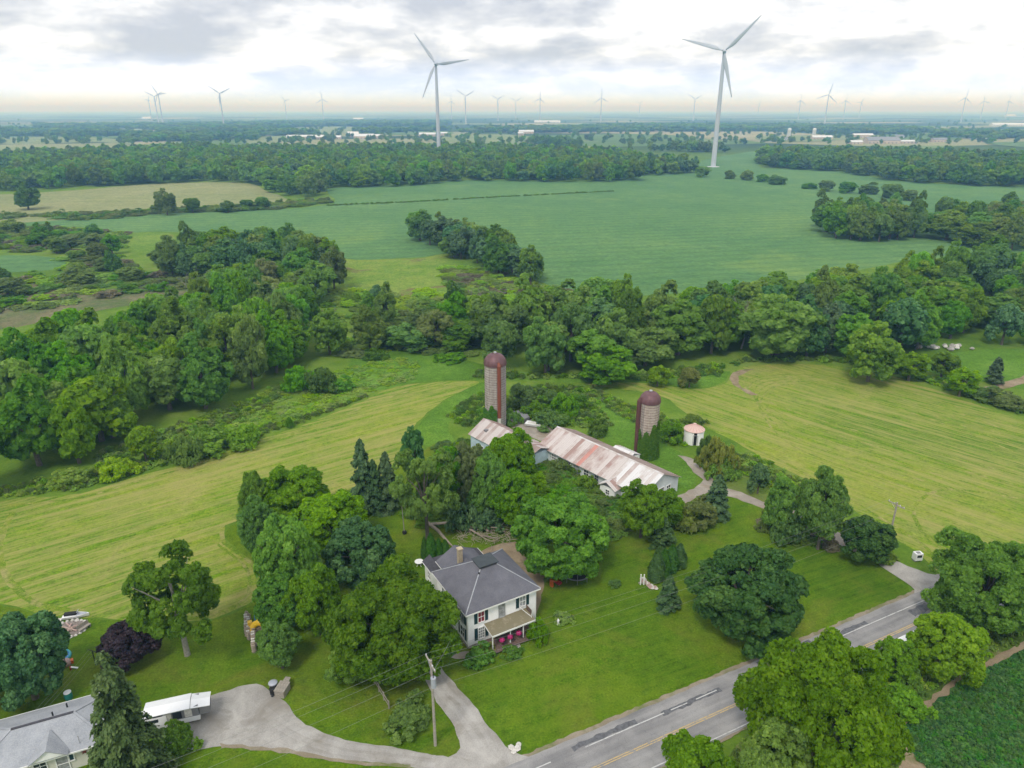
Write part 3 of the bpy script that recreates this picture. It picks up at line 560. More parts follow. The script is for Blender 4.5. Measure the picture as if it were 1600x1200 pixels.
def crown_mesh(name, seed, H, R, base, nl, leaf, nlobes=18, lobe=0.36, sub=9, subr=0.42, gap=0.0, rough=0.1, zmin=-0.55, top=1.0, squash=1.0):
    """H total height, R crown radius, base = height of the crown's underside; boughs carry smaller leaf clumps"""
    rng = np.random.default_rng(seed)
    hc = (H - base); cz = base + hc * 0.45
    d = spread(rng, nlobes, zmin)
    rad = rng.uniform(1 - lobe - 0.22, 1 - lobe + rough * 0.6, len(d))
    wob = 1 + 0.12 * np.sin(3 * np.arctan2(d[:, 1], d[:, 0]) + seed) + rng.normal(0, rough, len(d))
    br = lobe * rng.uniform(0.72, 1.2, len(d))
    sc = np.array([R, R, hc * 0.53])
    c = d * (rad * wob)[:, None]
    if gap > 0: keep = rng.uniform(size=len(d)) > gap; c, br, d = c[keep], br[keep], d[keep]
    subs, sr, sb = [], [], []
    for i in range(len(c)):
        q = spread(rng, sub, -0.6); q = q + d[i] * 0.45; q /= np.linalg.norm(q, axis=1)[:, None]
        subs.append(c[i] + q * br[i] * rng.uniform(0.5, 0.85, (len(q), 1))); sr.append(br[i] * subr * rng.uniform(0.7, 1.3, len(q))); sb.append(np.full(len(q), i))
    S = np.vstack(subs) * sc + np.array([0, 0, cz]); sr = np.concatenate(sr) * (R * 0.6 + hc * 0.5 * 0.4); sb = np.concatenate(sb); nS = len(S)
    S[:, 2] = np.maximum(S[:, 2], base + sr * 0.6 if base > 0 else -9)
    pr = sr**2; li = rng.choice(nS, nl, p=pr / pr.sum())
    dd = dirs(rng, nl); out = S[li] - np.array([0, 0, cz - hc * 0.2]); out /= np.linalg.norm(out, axis=1)[:, None] + 1e-6
    dd = dd + out * 0.5 + np.array([0, 0, 0.30]); dd /= np.linalg.norm(dd, axis=1)[:, None]
    pos = S[li] + dd * (sr[li] * rng.uniform(0.62, 1.12, nl))[:, None] * np.array([1, 1, 0.85])
    keep = np.ones(nl, bool)
    for j in range(nS):
        near = np.abs(pos[:, 0] - S[j, 0]) < sr[j]
        idx = np.nonzero(near)[0]; q = np.linalg.norm(pos[idx] - S[j], axis=1) < sr[j] * 0.6
        keep[idx[q & (li[idx] != j)]] = False
    # nothing is needed deep inside
    e = np.linalg.norm((pos - np.array([0, 0, cz])) / sc, axis=1); keep &= (e > 0.42)
    pos, dd, li = pos[keep], dd[keep], li[keep]; n = len(pos)
    nor = dd + rng.normal(0, 0.5, pos.shape); nor /= np.linalg.norm(nor, axis=1)[:, None]
    tb_ = rng.uniform(0.34, 0.66, len(c)); ts = rng.normal(0, 0.10, nS)
    tint = tb_[sb[li]] + ts[li] + rng.normal(0, 0.15, n)
    return quads_mesh(name, pos, nor, leaf * rng.uniform(0.40, 1.5, n), tint, 0.7, rng)
def trunk_mb(seed, H, R, base, r0, limbs=6, n=7):
    rnd = random.Random(seed); m = MB(); tz = base + (H - base) * 0.35
    pts = [(0, 0, -0.15), (rnd.uniform(-.1, .1), rnd.uniform(-.1, .1), tz * 0.45), (rnd.uniform(-.3, .3), rnd.uniform(-.3, .3), tz), (rnd.uniform(-.5, .5), rnd.uniform(-.5, .5), H * 0.8)]
    m.tube(pts, [r0 * 1.25, r0, r0 * 0.75, r0 * 0.15], n)
    for k in range(limbs):
        a = 2 * math.pi * k / limbs + rnd.uniform(-.4, .4); z0 = tz * rnd.uniform(0.55, 1.0); q = rnd.uniform(0.5, 0.8)
        f = min(1, z0 / tz); sx, sy = pts[2][0] * f, pts[2][1] * f
        ex, ey, ez = R * q * math.cos(a), R * q * math.sin(a), z0 + (H - z0) * rnd.uniform(0.35, 0.7)
        m.tube([(sx, sy, z0), (ex * 0.4, ey * 0.4, z0 + (ez - z0) * 0.55), (ex, ey, ez)], [r0 * 0.45, r0 * 0.3, r0 * 0.08], 5)
    return m
def spruce_mesh(name, seed, H, R, nl, leaf, droop=0.35, power=0.85):
    rng = np.random.default_rng(seed); nb = int(H * 14)
    zb = rng.uniform(0.04, 0.985, nb)**0.9; az = rng.uniform(0, 2 * np.pi, nb)
    ln = R * (1 - zb)**power * rng.uniform(0.72, 1.2, nb) + 0.2
    w = ln + 0.15; bi = rng.choice(nb, nl, p=w / w.sum()); t = rng.uniform(0.05, 1, nl)**0.7
    side = rng.normal(0, 0.13, nl) * ln[bi] * (1.2 - t * 0.6) ; r = ln[bi] * t
    z = zb[bi] * H - droop * r * t + rng.normal(0, 0.12, nl) + 0.1 * r
    ca, sa = np.cos(az[bi]), np.sin(az[bi])
    pos = np.stack([ca * r - sa * side, sa * r + ca * side, np.maximum(z, 0.1)], 1)
    nor = np.stack([ca * 0.6, sa * 0.6, np.full(nl, 0.75)], 1) + rng.normal(0, 0.4, (nl, 3)); nor /= np.linalg.norm(nor, axis=1)[:, None]
    up = np.stack([-sa, ca, np.zeros(nl)], 1) + rng.normal(0, 0.3, (nl, 3))
    lt = rng.uniform(0.2, 0.8, nb); tint = lt[bi] + rng.normal(0, 0.13, nl) + (t - 0.5) * 0.25
    return quads_mesh(name, pos, nor, leaf * rng.uniform(0.6, 1.3, nl), tint, 0.55, rng, up)
def column_mesh(name, seed, H, R, nl, leaf):
    rng = np.random.default_rng(seed); z = rng.uniform(0.01, 1, nl); a = rng.uniform(0, 2 * np.pi, nl)
    prof = np.minimum(1, (1 - z)**0.62 * 1.35) * np.minimum(1, 0.75 + z * 2.0)
    r = R * prof * (1 + 0.12 * np.sin(a * 5 + z * 9)) * rng.uniform(0.8, 1.06, nl)
    pos = np.stack([np.cos(a) * r, np.sin(a) * r, z * H], 1)
    nor = np.stack([np.cos(a), np.sin(a), np.full(nl, 0.3)], 1) + rng.normal(0, 0.35, (nl, 3)); nor /= np.linalg.norm(nor, axis=1)[:, None]
    return quads_mesh(name, pos, nor, leaf * rng.uniform(0.6, 1.3, nl), 0.5 + rng.normal(0, 0.22, nl), 1.5, rng)
# prototypes (kept as data; the first use of each is its own object)
class Proto:
    def __init__(s, mesh, H, R, trunk=None, name='tree', cat='tree', bark='bark'):
        s.mesh, s.H, s.R, s.name, s.cat = mesh, H, R, name, cat; s.trunk = None; s.mat = None
        if trunk:
            s.trunk = trunk.mesh('trunk'); s.trunk.materials.append(MATS[bark])
CR = {}
def cr(key, *a, **k):   # a crown shape, shared by several leaf colours
    if key not in CR: CR[key] = crown_mesh('crown_' + key, *a, **k)
    return CR[key]
def colored(mesh, mat):
    m = mesh.copy(); m.materials.clear(); m.materials.append(LM[mat]); return m
shapes_near = [dict(seed=11, H=12, R=5.6, base=1.4, nl=34000, leaf=0.30, nlobes=30, lobe=0.31, sub=10, rough=.10), dict(seed=12, H=12, R=5.2, base=1.6, nl=34000, leaf=0.30, nlobes=26, lobe=0.34, sub=10, rough=.11), dict(seed=13, H=12, R=6.0, base=1.0, nl=36000, leaf=0.30, nlobes=34, lobe=0.29, sub=9, rough=.10)]
shapes_mid = [dict(seed=21, H=12, R=5.0, base=0.5, nl=9000, leaf=0.52, nlobes=16, lobe=0.38, sub=8, rough=.12), dict(seed=22, H=12, R=4.8, base=0.6, nl=8500, leaf=0.52, nlobes=13, lobe=0.42, sub=8, rough=.14), dict(seed=23, H=12, R=5.2, base=0.4, nl=9500, leaf=0.52, nlobes=20, lobe=0.34, sub=8, rough=.12), dict(seed=24, H=12, R=4.2, base=0.4, nl=8500, leaf=0.50, nlobes=12, lobe=0.42, sub=8, rough=.16)]
shapes_far = [dict(seed=31, H=12, R=5.2, base=0.0, nl=1500, leaf=0.95, nlobes=11, lobe=0.42, sub=5), dict(seed=32, H=12, R=4.8, base=0.0, nl=1400, leaf=0.95, nlobes=9, lobe=0.46, sub=5), dict(seed=33, H=12, R=4.3, base=0.0, nl=1300, leaf=0.95, nlobes=8, lobe=0.48, sub=5)]
def mk(tag_, sh): return [(crown_mesh('%s_crown' % tag_, **s), s) for s in sh]
NEAR, MID, FAR = mk('near', shapes_near), mk('mid', shapes_mid), mk('far', shapes_far)
HUGE = mk('huge', [dict(seed=15, H=18, R=10, base=1.5, nl=90000, leaf=0.33, nlobes=52, lobe=0.25, sub=12, rough=.07), dict(seed=16, H=16, R=9, base=1.2, nl=85000, leaf=0.31, nlobes=46, lobe=0.26, sub=12, rough=.08)])
ROUND = mk('round', [dict(seed=41, H=12, R=6.3, base=0.6, nl=52000, leaf=0.29, nlobes=46, lobe=0.21, sub=9, subr=.5, rough=.05), dict(seed=42, H=12, R=6.0, base=0.8, nl=48000, leaf=0.29, nlobes=40, lobe=0.23, sub=9, subr=.5, rough=.06)])
AIRY = mk('airy', [dict(seed=51, H=15, R=6.2, base=3.4, nl=26000, leaf=0.32, nlobes=30, lobe=0.30, sub=9, gap=0.12, rough=.13, zmin=-.4)])
TRK = {}
def protos(kind, bank, name, cat='tree', r0=0.32, bark='bark'):
    out = []
    for me, s in bank:
        tk = (id(me), bark, r0)
        if tk not in TRK: t = trunk_mb(s['seed'], s['H'], s['R'], s['base'], r0); TRK[tk] = t.mesh('trunk'); TRK[tk].materials.append(MATS[bark])
        if not me.materials: me.materials.append(LM['mid'])
        p = Proto(me, s['H'], s['R'], None, name, cat); p.mat = LM[kind]; p.trunk = TRK[tk]; out.append(p)
    return out
K = {'walnut': protos('walnut', NEAR, 'walnut_tree'), 'bright': protos('bright', NEAR, 'walnut_tree'), 'green': protos('mid', NEAR, 'deciduous_tree'),
     'maple': protos('maple', ROUND, 'maple_tree', r0=0.4), 'bluemaple': protos('blue', ROUND, 'maple_tree', r0=0.4), 'chestnut': protos('walnut', ROUND, 'deciduous_tree', r0=0.4),
     'purple': protos('purple', NEAR, 'purple_maple'), 'airy': protos('mid', AIRY, 'deciduous_tree', bark='pale_bark', r0=0.36), 'airyb': protos('bright', AIRY, 'walnut_tree', r0=0.36),
     'm_wood': protos('wood', MID, 'deciduous_tree'), 'm_walnut': protos('walnut', MID, 'walnut_tree'), 'm_bright': protos('bright', MID, 'deciduous_tree'), 'm_mid': protos('mid', MID, 'deciduous_tree'),
     'm_blue': protos('blue', MID, 'deciduous_tree'), 'm_olive': protos('olive', MID, 'deciduous_tree'), 'm_lime': protos('lime', MID, 'deciduous_tree'), 'm_yellow': protos('yellow', MID, 'deciduous_tree'),
     'n_olive': protos('olive', NEAR, 'deciduous_tree'), 'huge': protos('still_bright', HUGE, 'walnut_tree', r0=.5), 'hugem': protos('still', HUGE, 'walnut_tree', r0=.5), 'hugew': protos('walnut', HUGE, 'walnut_tree', r0=.5)}
def simpleproto(mesh, mat, H, R, name, cat, trunk=None):
    p = Proto(colored(mesh, mat), H, R, trunk, name, cat); return [p]
sp1 = spruce_mesh('spruce_a', 61, 12, 3.0, 26000, 0.27, .3, .7); sp2 = spruce_mesh('spruce_b', 62, 12, 2.8, 12000, 0.38, .3, .7)
tr_sp = MB().tube([(0, 0, -.1), (0, 0, 11.6)], [0.22, 0.03], 7)
K['spruce'] = simpleproto(sp1, 'spruce', 12, 3.0, 'spruce_tree', 'conifer', tr_sp); K['spruce_y'] = simpleproto(spruce_mesh('spruce_c', 63, 12, 3.0, 26000, 0.26, 0.42, 0.65), 'spruce_y', 12, 3.0, 'spruce_tree', 'conifer', tr_sp)
K['spruce_m'] = simpleproto(sp2, 'spruce', 12, 2.8, 'spruce_tree', 'conifer', tr_sp)
K['cedar'] = simpleproto(column_mesh('cedar', 71, 4.5, 0.9, 4500, 0.16), 'cedar', 4.5, 0.9, 'cedar_tree', 'conifer', MB().tube([(0, 0, -.1), (0, 0, 4.2)], [0.07, 0.02], 6))
sh_a = crown_mesh('shrub_a', 81, 2.2, 2.0, -0.6, 4600, 0.18, 20, 0.34, 6, subr=.5, rough=.26, zmin=-.1); sh_b = crown_mesh('shrub_b', 82, 2.6, 1.7, -0.6, 4600, 0.18, 17, 0.36, 6, subr=.5, rough=.28, zmin=-.1); sh_c = crown_mesh('shrub_c', 83, 1.7, 2.4, -0.5, 4600, 0.18, 24, 0.30, 6, subr=.5, rough=.26, zmin=-.1)
SHR = [(sh_a, 2.2, 2.0), (sh_b, 2.6, 1.7), (sh_c, 1.7, 2.4)]
for key, mt in (('s_mid', 'mid'), ('s_dark', 'wood'), ('s_bright', 'walnut'), ('s_lime', 'lime'), ('s_olive', 'olive'), ('s_blue', 'blue'), ('s_weed', 'weed'), ('s_yellow', 'yellow'), ('s_maple', 'maple')):
    K[key] = [Proto(colored(m, mt), h, r, None, 'shrub', 'shrub') for m, h, r in SHR]
rt = random.Random(5)
NTREES = {}
def plant(kind, x, y, H, R, label, group=None, variant=None, rz=None, name=None, R2=None):
    pr = K[kind]; p = pr[variant % len(pr)] if variant is not None else rt.choice(pr)
    nm = name or p.name; NTREES[nm] = NTREES.get(nm, 0) + 1
    rz = rt.uniform(0, 6.28) if rz is None else rz; s = (R / p.R, (R2 or R) / p.R, H / p.H)
    if p.trunk is None:
        o = bpy.data.objects.new(nm, p.mesh); COL.objects.link(o); o.location = (x, y, 0); o.rotation_euler = (0, 0, rz); o.scale = s
    else:
        o = thing(nm, (x, y, 0), None, None, rz); o.scale = s
        for part, me in (('crown', p.mesh), ('trunk', p.trunk)):
            c = bpy.data.objects.new(part, me); COL.objects.link(c); c.parent = o
            if part == 'crown' and p.mat: c.material_slots[0].link = 'OBJECT'; c.material_slots[0].material = p.mat
    return tag(o, label, p.cat, group)
def tree(kind, bx, by, ty, w, label, group=None, variant=None, rz=None, name=None):
    x, y = P(bx, by); H = max(0.5, HT(bx, by, ty)); D = PD(by); Rm = w * (D - SP * H * 0.5) / FPX / 2
    # crowns are seen from above: their near edge hangs below the trunk foot, so the top estimate is trimmed a little
    H = max(0.5, H - Rm * 0.18)
    return plant(kind, x, y, H, Rm, label, group, variant, rz, name)
def tb(kind, cx, ytop, ybot, w, label, group=None, variant=None, rz=None, name=None):
    """tree from its silhouette: crown centre, top, bottom and width in survey pixels"""
    H = 8.0; R = 3.0
    for _ in range(8):
        X, Y = P(cx, ybot, 0.10 * H); Y += 0.62 * R
        D = CP * Y + SP * (CAM_H - H / 2); R = w * D / FPX / 2; X = (cx - 800) / FPX * D
        v = (ytop - 600) / FPX; Yt = Y + 0.35 * R
        H = CAM_H - Yt * (SP + v * CP) / (CP - v * SP); H = max(0.6, H + 0.06 * R)
    return plant(kind, X, Y, H, R, label, group, variant, rz, name)
# ------------------------------------------------------------------ the white farmhouse
def hip_plane(n, quad, t, mat, parent): return MB().slab(quad, t).build(n, mat, parent)
def window(parent, cx, z0, z1, w, face, shutters=True, glass='curtained_glass', frame='white_paint', grille=(1, 1), name='window', recess=0.0):
    """face: (origin x,y), along-axis (ux,uy), outward normal (nx,ny); cx along the axis"""
    (ox, oy), (ux, uy), (nx, ny) = face
    def pt(a, z, d): return (ox + ux * a + nx * d, oy + uy * a + ny * d, z)
    def bx(m, a0, a1, z0_, z1_, d0, d1):
        vs = [pt(a, z, d) for d in (d0, d1) for (a, z) in ((a0, z0_), (a1, z0_), (a1, z1_), (a0, z1_))]
        m.add(vs, [(0, 1, 2, 3), (7, 6, 5, 4), (0, 4, 5, 1), (1, 5, 6, 2), (2, 6, 7, 3), (3, 7, 4, 0)])
    m = MB(); f = 0.09
    bx(m, cx - w / 2 - f, cx - w / 2, z0 - f, z1 + f, 0.003, 0.08); bx(m, cx + w / 2, cx + w / 2 + f, z0 - f, z1 + f, 0.003, 0.08)
    bx(m, cx - w / 2, cx + w / 2, z1, z1 + f, 0.003, 0.08); bx(m, cx - w / 2 - 0.03, cx + w / 2 + 0.03, z0 - f, z0, 0.003, 0.11)
    for k in range(grille[0]): a = cx - w / 2 + w * (k + 1) / (grille[0] + 1); bx(m, a - .022, a + .022, z0, z1, 0.02, 0.055)
    for k in range(grille[1]): z = z0 + (z1 - z0) * (k + 1) / (grille[1] + 1); bx(m, cx - w / 2, cx + w / 2, z - .03, z + .03, 0.02, 0.06)
    o = m.build(name, frame, parent)
    g = MB(); bx(g, cx - w / 2, cx + w / 2, z0, z1, 0.004, 0.018); g.build('pane', glass, o)
    if shutters:
        for s in (-1, 1):
            q = MB(); a0 = cx + s * (w / 2 + f + 0.02); a1 = a0 + s * 0.42; a0, a1 = min(a0, a1), max(a0, a1)
            bx(q, a0, a1, z0 - 0.08, z1 + 0.08, 0.003, 0.045)
            for k in range(9): z = z0 + (z1 - z0) * (k + 0.5) / 9; bx(q, a0 + .05, a1 - .05, z - .04, z + .04, 0.045, 0.062)
            q.build('shutter', 'teal_shutter', parent)
    return o
HO, HA = (-5.19, 67.72), math.radians(30)
def build_house():
    h = thing('farmhouse', (*HO, 0), 'white two storey farmhouse with grey hip roof and front porch', 'house', HA)
    Wd, L, E = 9.3, 8.7, 5.35
    MB().box(-0.03, Wd + .03, -0.03, L + .03, -0.2, 0.42).build('foundation', 'stone_foundation', h)
    m = MB(); n = 26
    for k in range(n):     # clapboards lapped one over the next
        z0 = 0.42 + (E - 0.42) * k / n; z1 = 0.42 + (E - 0.42) * (k + 1) / n; a, b = 0.025, 0.0
        vs = [(-a, -a, z0), (Wd + a, -a, z0), (Wd + a, L + a, z0), (-a, L + a, z0), (b, b, z1), (Wd - b, b, z1), (Wd - b, L - b, z1), (b, L - b, z1)]
        m.add(vs, [(0, 3, 2, 1), (4, 5, 6, 7), (0, 1, 5, 4), (1, 2, 6, 5), (2, 3, 7, 6), (3, 0, 4, 7)])
    m.build('wall', 'white_siding', h)
    for x, y in ((0, 0), (Wd, 0), (0, L), (Wd, L)): MB().box(x - .07 - (.0 if x else .02), x + .09, y - .09, y + .07, .42, E - .02).build('corner_board', 'white_paint', h)
    o = 0.48; ez = E + 0.02; tz = 8.0; d0 = (Wd / 2 - 1.05, Wd / 2 + 1.05, L / 2 - .85, L / 2 + .85)
    c = [(-o, -o, ez), (Wd + o, -o, ez), (Wd + o, L + o, ez), (-o, L + o, ez)]
    t = [(d0[0], d0[2], tz), (d0[1], d0[2], tz), (d0[1], d0[3], tz), (d0[0], d0[3], tz)]
    rf = hip_plane('roof', [c[0], c[1], t[1], t[0]], .07, 'grey_shingle', h)
    hip_plane('roof', [c[1], c[2], t[2], t[1]], .07, 'grey_shingle', h); hip_plane('roof', [c[2], c[3], t[3], t[2]], .07, 'grey_shingle', h); hip_plane('roof', [c[3], c[0], t[0], t[3]], .07, 'grey_shingle', h)
    for i in range(4): MB().bar(Vector(c[i]) + Vector((0, 0, .02)), Vector(t[i]) + Vector((0, 0, .02)), .13, .05).build('hip_cap', 'pale_grey_shingle', h)
    m = MB()
    m.box(-o, Wd + o, -o - .02, -o + .05, ez - .22, ez - .04); m.box(-o, Wd + o, L + o - .05, L + o + .02, ez - .22, ez - .04)
    m.box(-o - .02, -o + .05, -o + .05, L + o - .05, ez - .22, ez - .04); m.box(Wd + o - .05, Wd + o + .02, -o + .05, L + o - .05, ez - .22, ez - .04)
    m.build('gutter', 'white_paint', h)
    MB().box(-o + .05, Wd + o - .05, -o + .05, L + o - .05, ez - .2, ez - .12).build('soffit', 'white_paint', h)
    dk = MB().box(d0[0] - .12, d0[1] + .12, d0[2] - .12, d0[3] + .12, tz - .05, tz + .26).build('roof_deck', 'charcoal_shingle', h)
    MB().box(d0[0] - .28, d0[1] + .28, d0[2] - .28, d0[3] + .28, tz + .26, tz + .34).build('deck_lid', 'deck_membrane', dk)
    MB().tube([(3.1, 3.0, 7.0), (3.1, 3.0, 7.9)], .09, 8).build('vent_pipe', 'black_metal', h)
    F = ((0, -0.026), (1, 0), (0, -1)); Lf = ((-0.026, 0), (0, 1), (-1, 0)); Rt = ((Wd + 0.026, 0), (0, 1), (1, 0))
    window(h, 1.75, 3.35, 4.75, .78, F, glass='red_curtain', grille=(1, 1)); window(h, 7.45, 3.35, 4.75, .78, F)
    window(h, 1.75, 0.95, 2.5, .78, F, grille=(2, 3)); window(h, 1.45, 3.2, 4.8, 1.0, Lf, glass='dark_glass', frame='grey_trim', grille=(2, 1))
    window(h, 1.45, 0.9, 2.4, 1.0, Lf, glass='dark_glass', grille=(1, 1)); window(h, 6.0, 3.3, 4.7, .8, Lf); window(h, 6.0, .95, 2.4, .8, Lf)
    window(h, 2.2, 3.3, 4.7, .8, Rt); window(h, 6.2, 3.3, 4.7, .8, Rt); window(h, 2.2, .95, 2.4, .8, Rt); window(h, 6.2, .95, 2.4, .8, Rt)
    window(h, 4.55, 2.95, 4.85, .72, F, shutters=False, frame='grey_trim', grille=(0, 1), name='balcony_door')
    window(h, 4.7, 0.45, 2.3, .8, F, shutters=False, frame='grey_trim', glass='dark_glass', grille=(0, 1), name='front_door'); window(h, 6.6, .95, 2.2, .8, F)
    # porch
    p = MB(); x0, x1, y1 = 2.2, 7.9, -2.0
    p.slab([(x0 - .1, -0.03, 2.86), (x1 + .1, -0.03, 2.86), (x1 + .1, y1 - .15, 2.55), (x0 - .1, y1 - .15, 2.55)], .06)
    pr = p.build('porch_roof', 'porch_roofing', h)
    MB().box(x0 - .13, x1 + .13, y1 - .2, y1 - .14, 2.36, 2.56).build('porch_fascia', 'white_paint', pr)
    m = MB(); m.add([(x0 - .13, -.03, 2.85), (x0 - .13, y1 - .14, 2.54), (x0 - .13, y1 - .14, 2.36), (x0 - .13, -.03, 2.64), (x0 - .07, -.03, 2.85), (x0 - .07, y1 - .14, 2.54), (x0 - .07, y1 - .14, 2.36), (x0 - .07, -.03, 2.64)], [(0, 1, 2, 3), (7, 6, 5, 4), (0, 4, 5, 1), (1, 5, 6, 2), (2, 6, 7, 3), (3, 7, 4, 0)]); m.build('porch_fascia', 'white_paint', pr)
    for x in (x0 + .05, (x0 + x1) / 2 - .4, (x0 + x1) / 2 + 1.4, x1 - .05): MB().box(x - .06, x + .06, y1 + .02, y1 + .14, .42, 2.5).build('porch_post', 'white_paint', h)
    k = 0; y = -0.06
    while y > y1 - .35: MB().box(x0 - .1, x1 + .1, y - .27, y, .30, .40 + .004 * (k % 2)).build('deck_board', 'brown_deck_wood', h); y -= .285; k += 1
    MB().box(x0, x1, y1 - .2, y1 - .1, -.1, .29).build('porch_skirt', 'stone_foundation', h)
    for i in range(3): MB().box(4.1, 5.6, y1 - .95 + .3 * i - .02, y1 - .65 + .3 * i - .04, -.05, .08 + .1 * i).build('step', 'grey_stone', h)
    m = MB()   # broken remains of the balcony railing lying on the porch roof
    m.bar((7.0, -.1, 3.35), (7.75, -1.7, 2.75), .05); m.bar((7.0, -.1, 3.0), (7.0, -.1, 3.38), .05); m.bar((7.75, -1.7, 2.62), (7.75, -1.7, 3.2), .05); m.bar((7.02, -.16, 3.6), (7.78, -.16, 3.3), .04)
    m.build('balcony_railing', 'white_paint', h)
    MB().box(7.82, 7.88, -1.5, -0.3, 2.9, 3.55).build('balcony_screen', 'brown_deck_wood', h)
    # rear wing with a hipped end and two lean-tos
    MB().box(1.9, 7.0, L + .03, 12.4, -.1, 4.1).build('wing_wall', 'white_siding', h)
    ey, ry = 4.1, 5.75; xl, xr, xm = 1.6, 7.3, 4.4
    for q in ([(xl, L - .6, ey), (xm, L - 1.2, ry), (xm, 12.7, ry), (xl, 12.7, ey)], [(xr, L - .6, ey), (xm, L - 1.2, ry), (xm, 12.7, ry), (xr, 12.7, ey)]): hip_plane('wing_roof', q, .07, 'grey_shingle', h)
    MB().add([(1.9, 12.401, 4.1), (7.0, 12.401, 4.1), (4.4, 12.401, 5.62), (1.9, 12.35, 4.1), (7.0, 12.35, 4.1), (4.4, 12.35, 5.62)], [(0, 1, 2), (5, 4, 3), (0, 2, 5, 3), (2, 1, 4, 5), (1, 0, 3, 4)]).build('wing_gable', 'white_siding', h)
    hip_plane('lean_to_roof', [(0.75, 9.6, 2.75), (1.88, 9.6, 3.5), (1.88, 15.4, 3.5), (0.75, 15.4, 2.75)], .06, 'charcoal_shingle', h)
    hip_plane('lean_to_roof', [(1.89, 12.45, 3.5), (7.0, 12.45, 3.5), (7.0, 15.4, 2.8), (1.89, 15.4, 2.8)], .06, 'charcoal_shingle', h)
    hip_plane('lean_to_roof', [(7.02, 10.6, 3.5), (8.7, 10.6, 2.8), (8.7, 14.4, 2.8), (7.02, 14.4, 3.5)], .06, 'charcoal_shingle', h)
    MB().box(1.0, 6.9, 12.42, 15.1, -.1, 2.74).build('lean_to_wall', 'white_siding', h); MB().box(1.0, 1.88, 9.7, 12.40, -.1, 2.7).build('lean_to_wall', 'white_siding', h); MB().box(7.02, 8.4, 10.8, 14.2, -.1, 2.7).build('lean_to_wall', 'white_siding', h)
    for bx_ in ((.72, .78, 9.55, 15.45, 2.62, 2.76), (xl - .02, xl + .04, L + .4, 12.75, ey - .14, ey - .02), (8.69, 8.75, 10.55, 14.45, 2.66, 2.8)): MB().box(*bx_).build('eave_board', 'white_paint', h)
    window(h, 10.9, 2.6, 3.6, .7, ((1.895, 0), (0, 1), (-1, 0)), shutters=False); window(h, 13.6, 1.0, 2.1, .8, ((.995, 0), (0, 1), (-1, 0)), shutters=False)
    m = MB().box(3.25, 3.8, 8.9, 9.45, 4.0, 7.45); ch = m.build('chimney', 'beige_brick', h)
    MB().box(3.17, 3.88, 8.82, 9.53, 7.45, 7.6).build('chimney_cap', 'beige_brick', ch)
build_house()
# ------------------------------------------------------------------ barns
def metal_roof(parent, a, b, c, d, n, matf, rib=0.05, t=0.035, seed=1):
    """panels between eave a->b and ridge d->c, each panel a piece of its own with raised seams"""
    a, b, c, d = map(Vector, (a, b, c, d)); rnd = random.Random(seed); nrm = (b - a).cross(d - a).normalized(); nrm = nrm if nrm.z > 0 else -nrm
    for k in range(n):
        f0, f1 = k / n, (k + 1) / n; lift = nrm * (0.006 * (k % 2)); ov = (d - a).normalized() * rnd.uniform(-.02, .05)
        p = [a.lerp(b, f0) - ov, a.lerp(b, f1) - ov, d.lerp(c, f1), d.lerp(c, f0)]; m = MB(); m.slab([q + lift for q in p], t)
        e = (b - a).normalized()
        for g in (0.04, 0.5):
            q0 = p[0].lerp(p[1], g) + lift + nrm * .02; q1 = p[3].lerp(p[2], g) + lift + nrm * .02; m.bar(q0, q1, .07, .05)
        m.build('roof_panel', matf(k, n, rnd), parent)
BA = math.radians(-49.1)
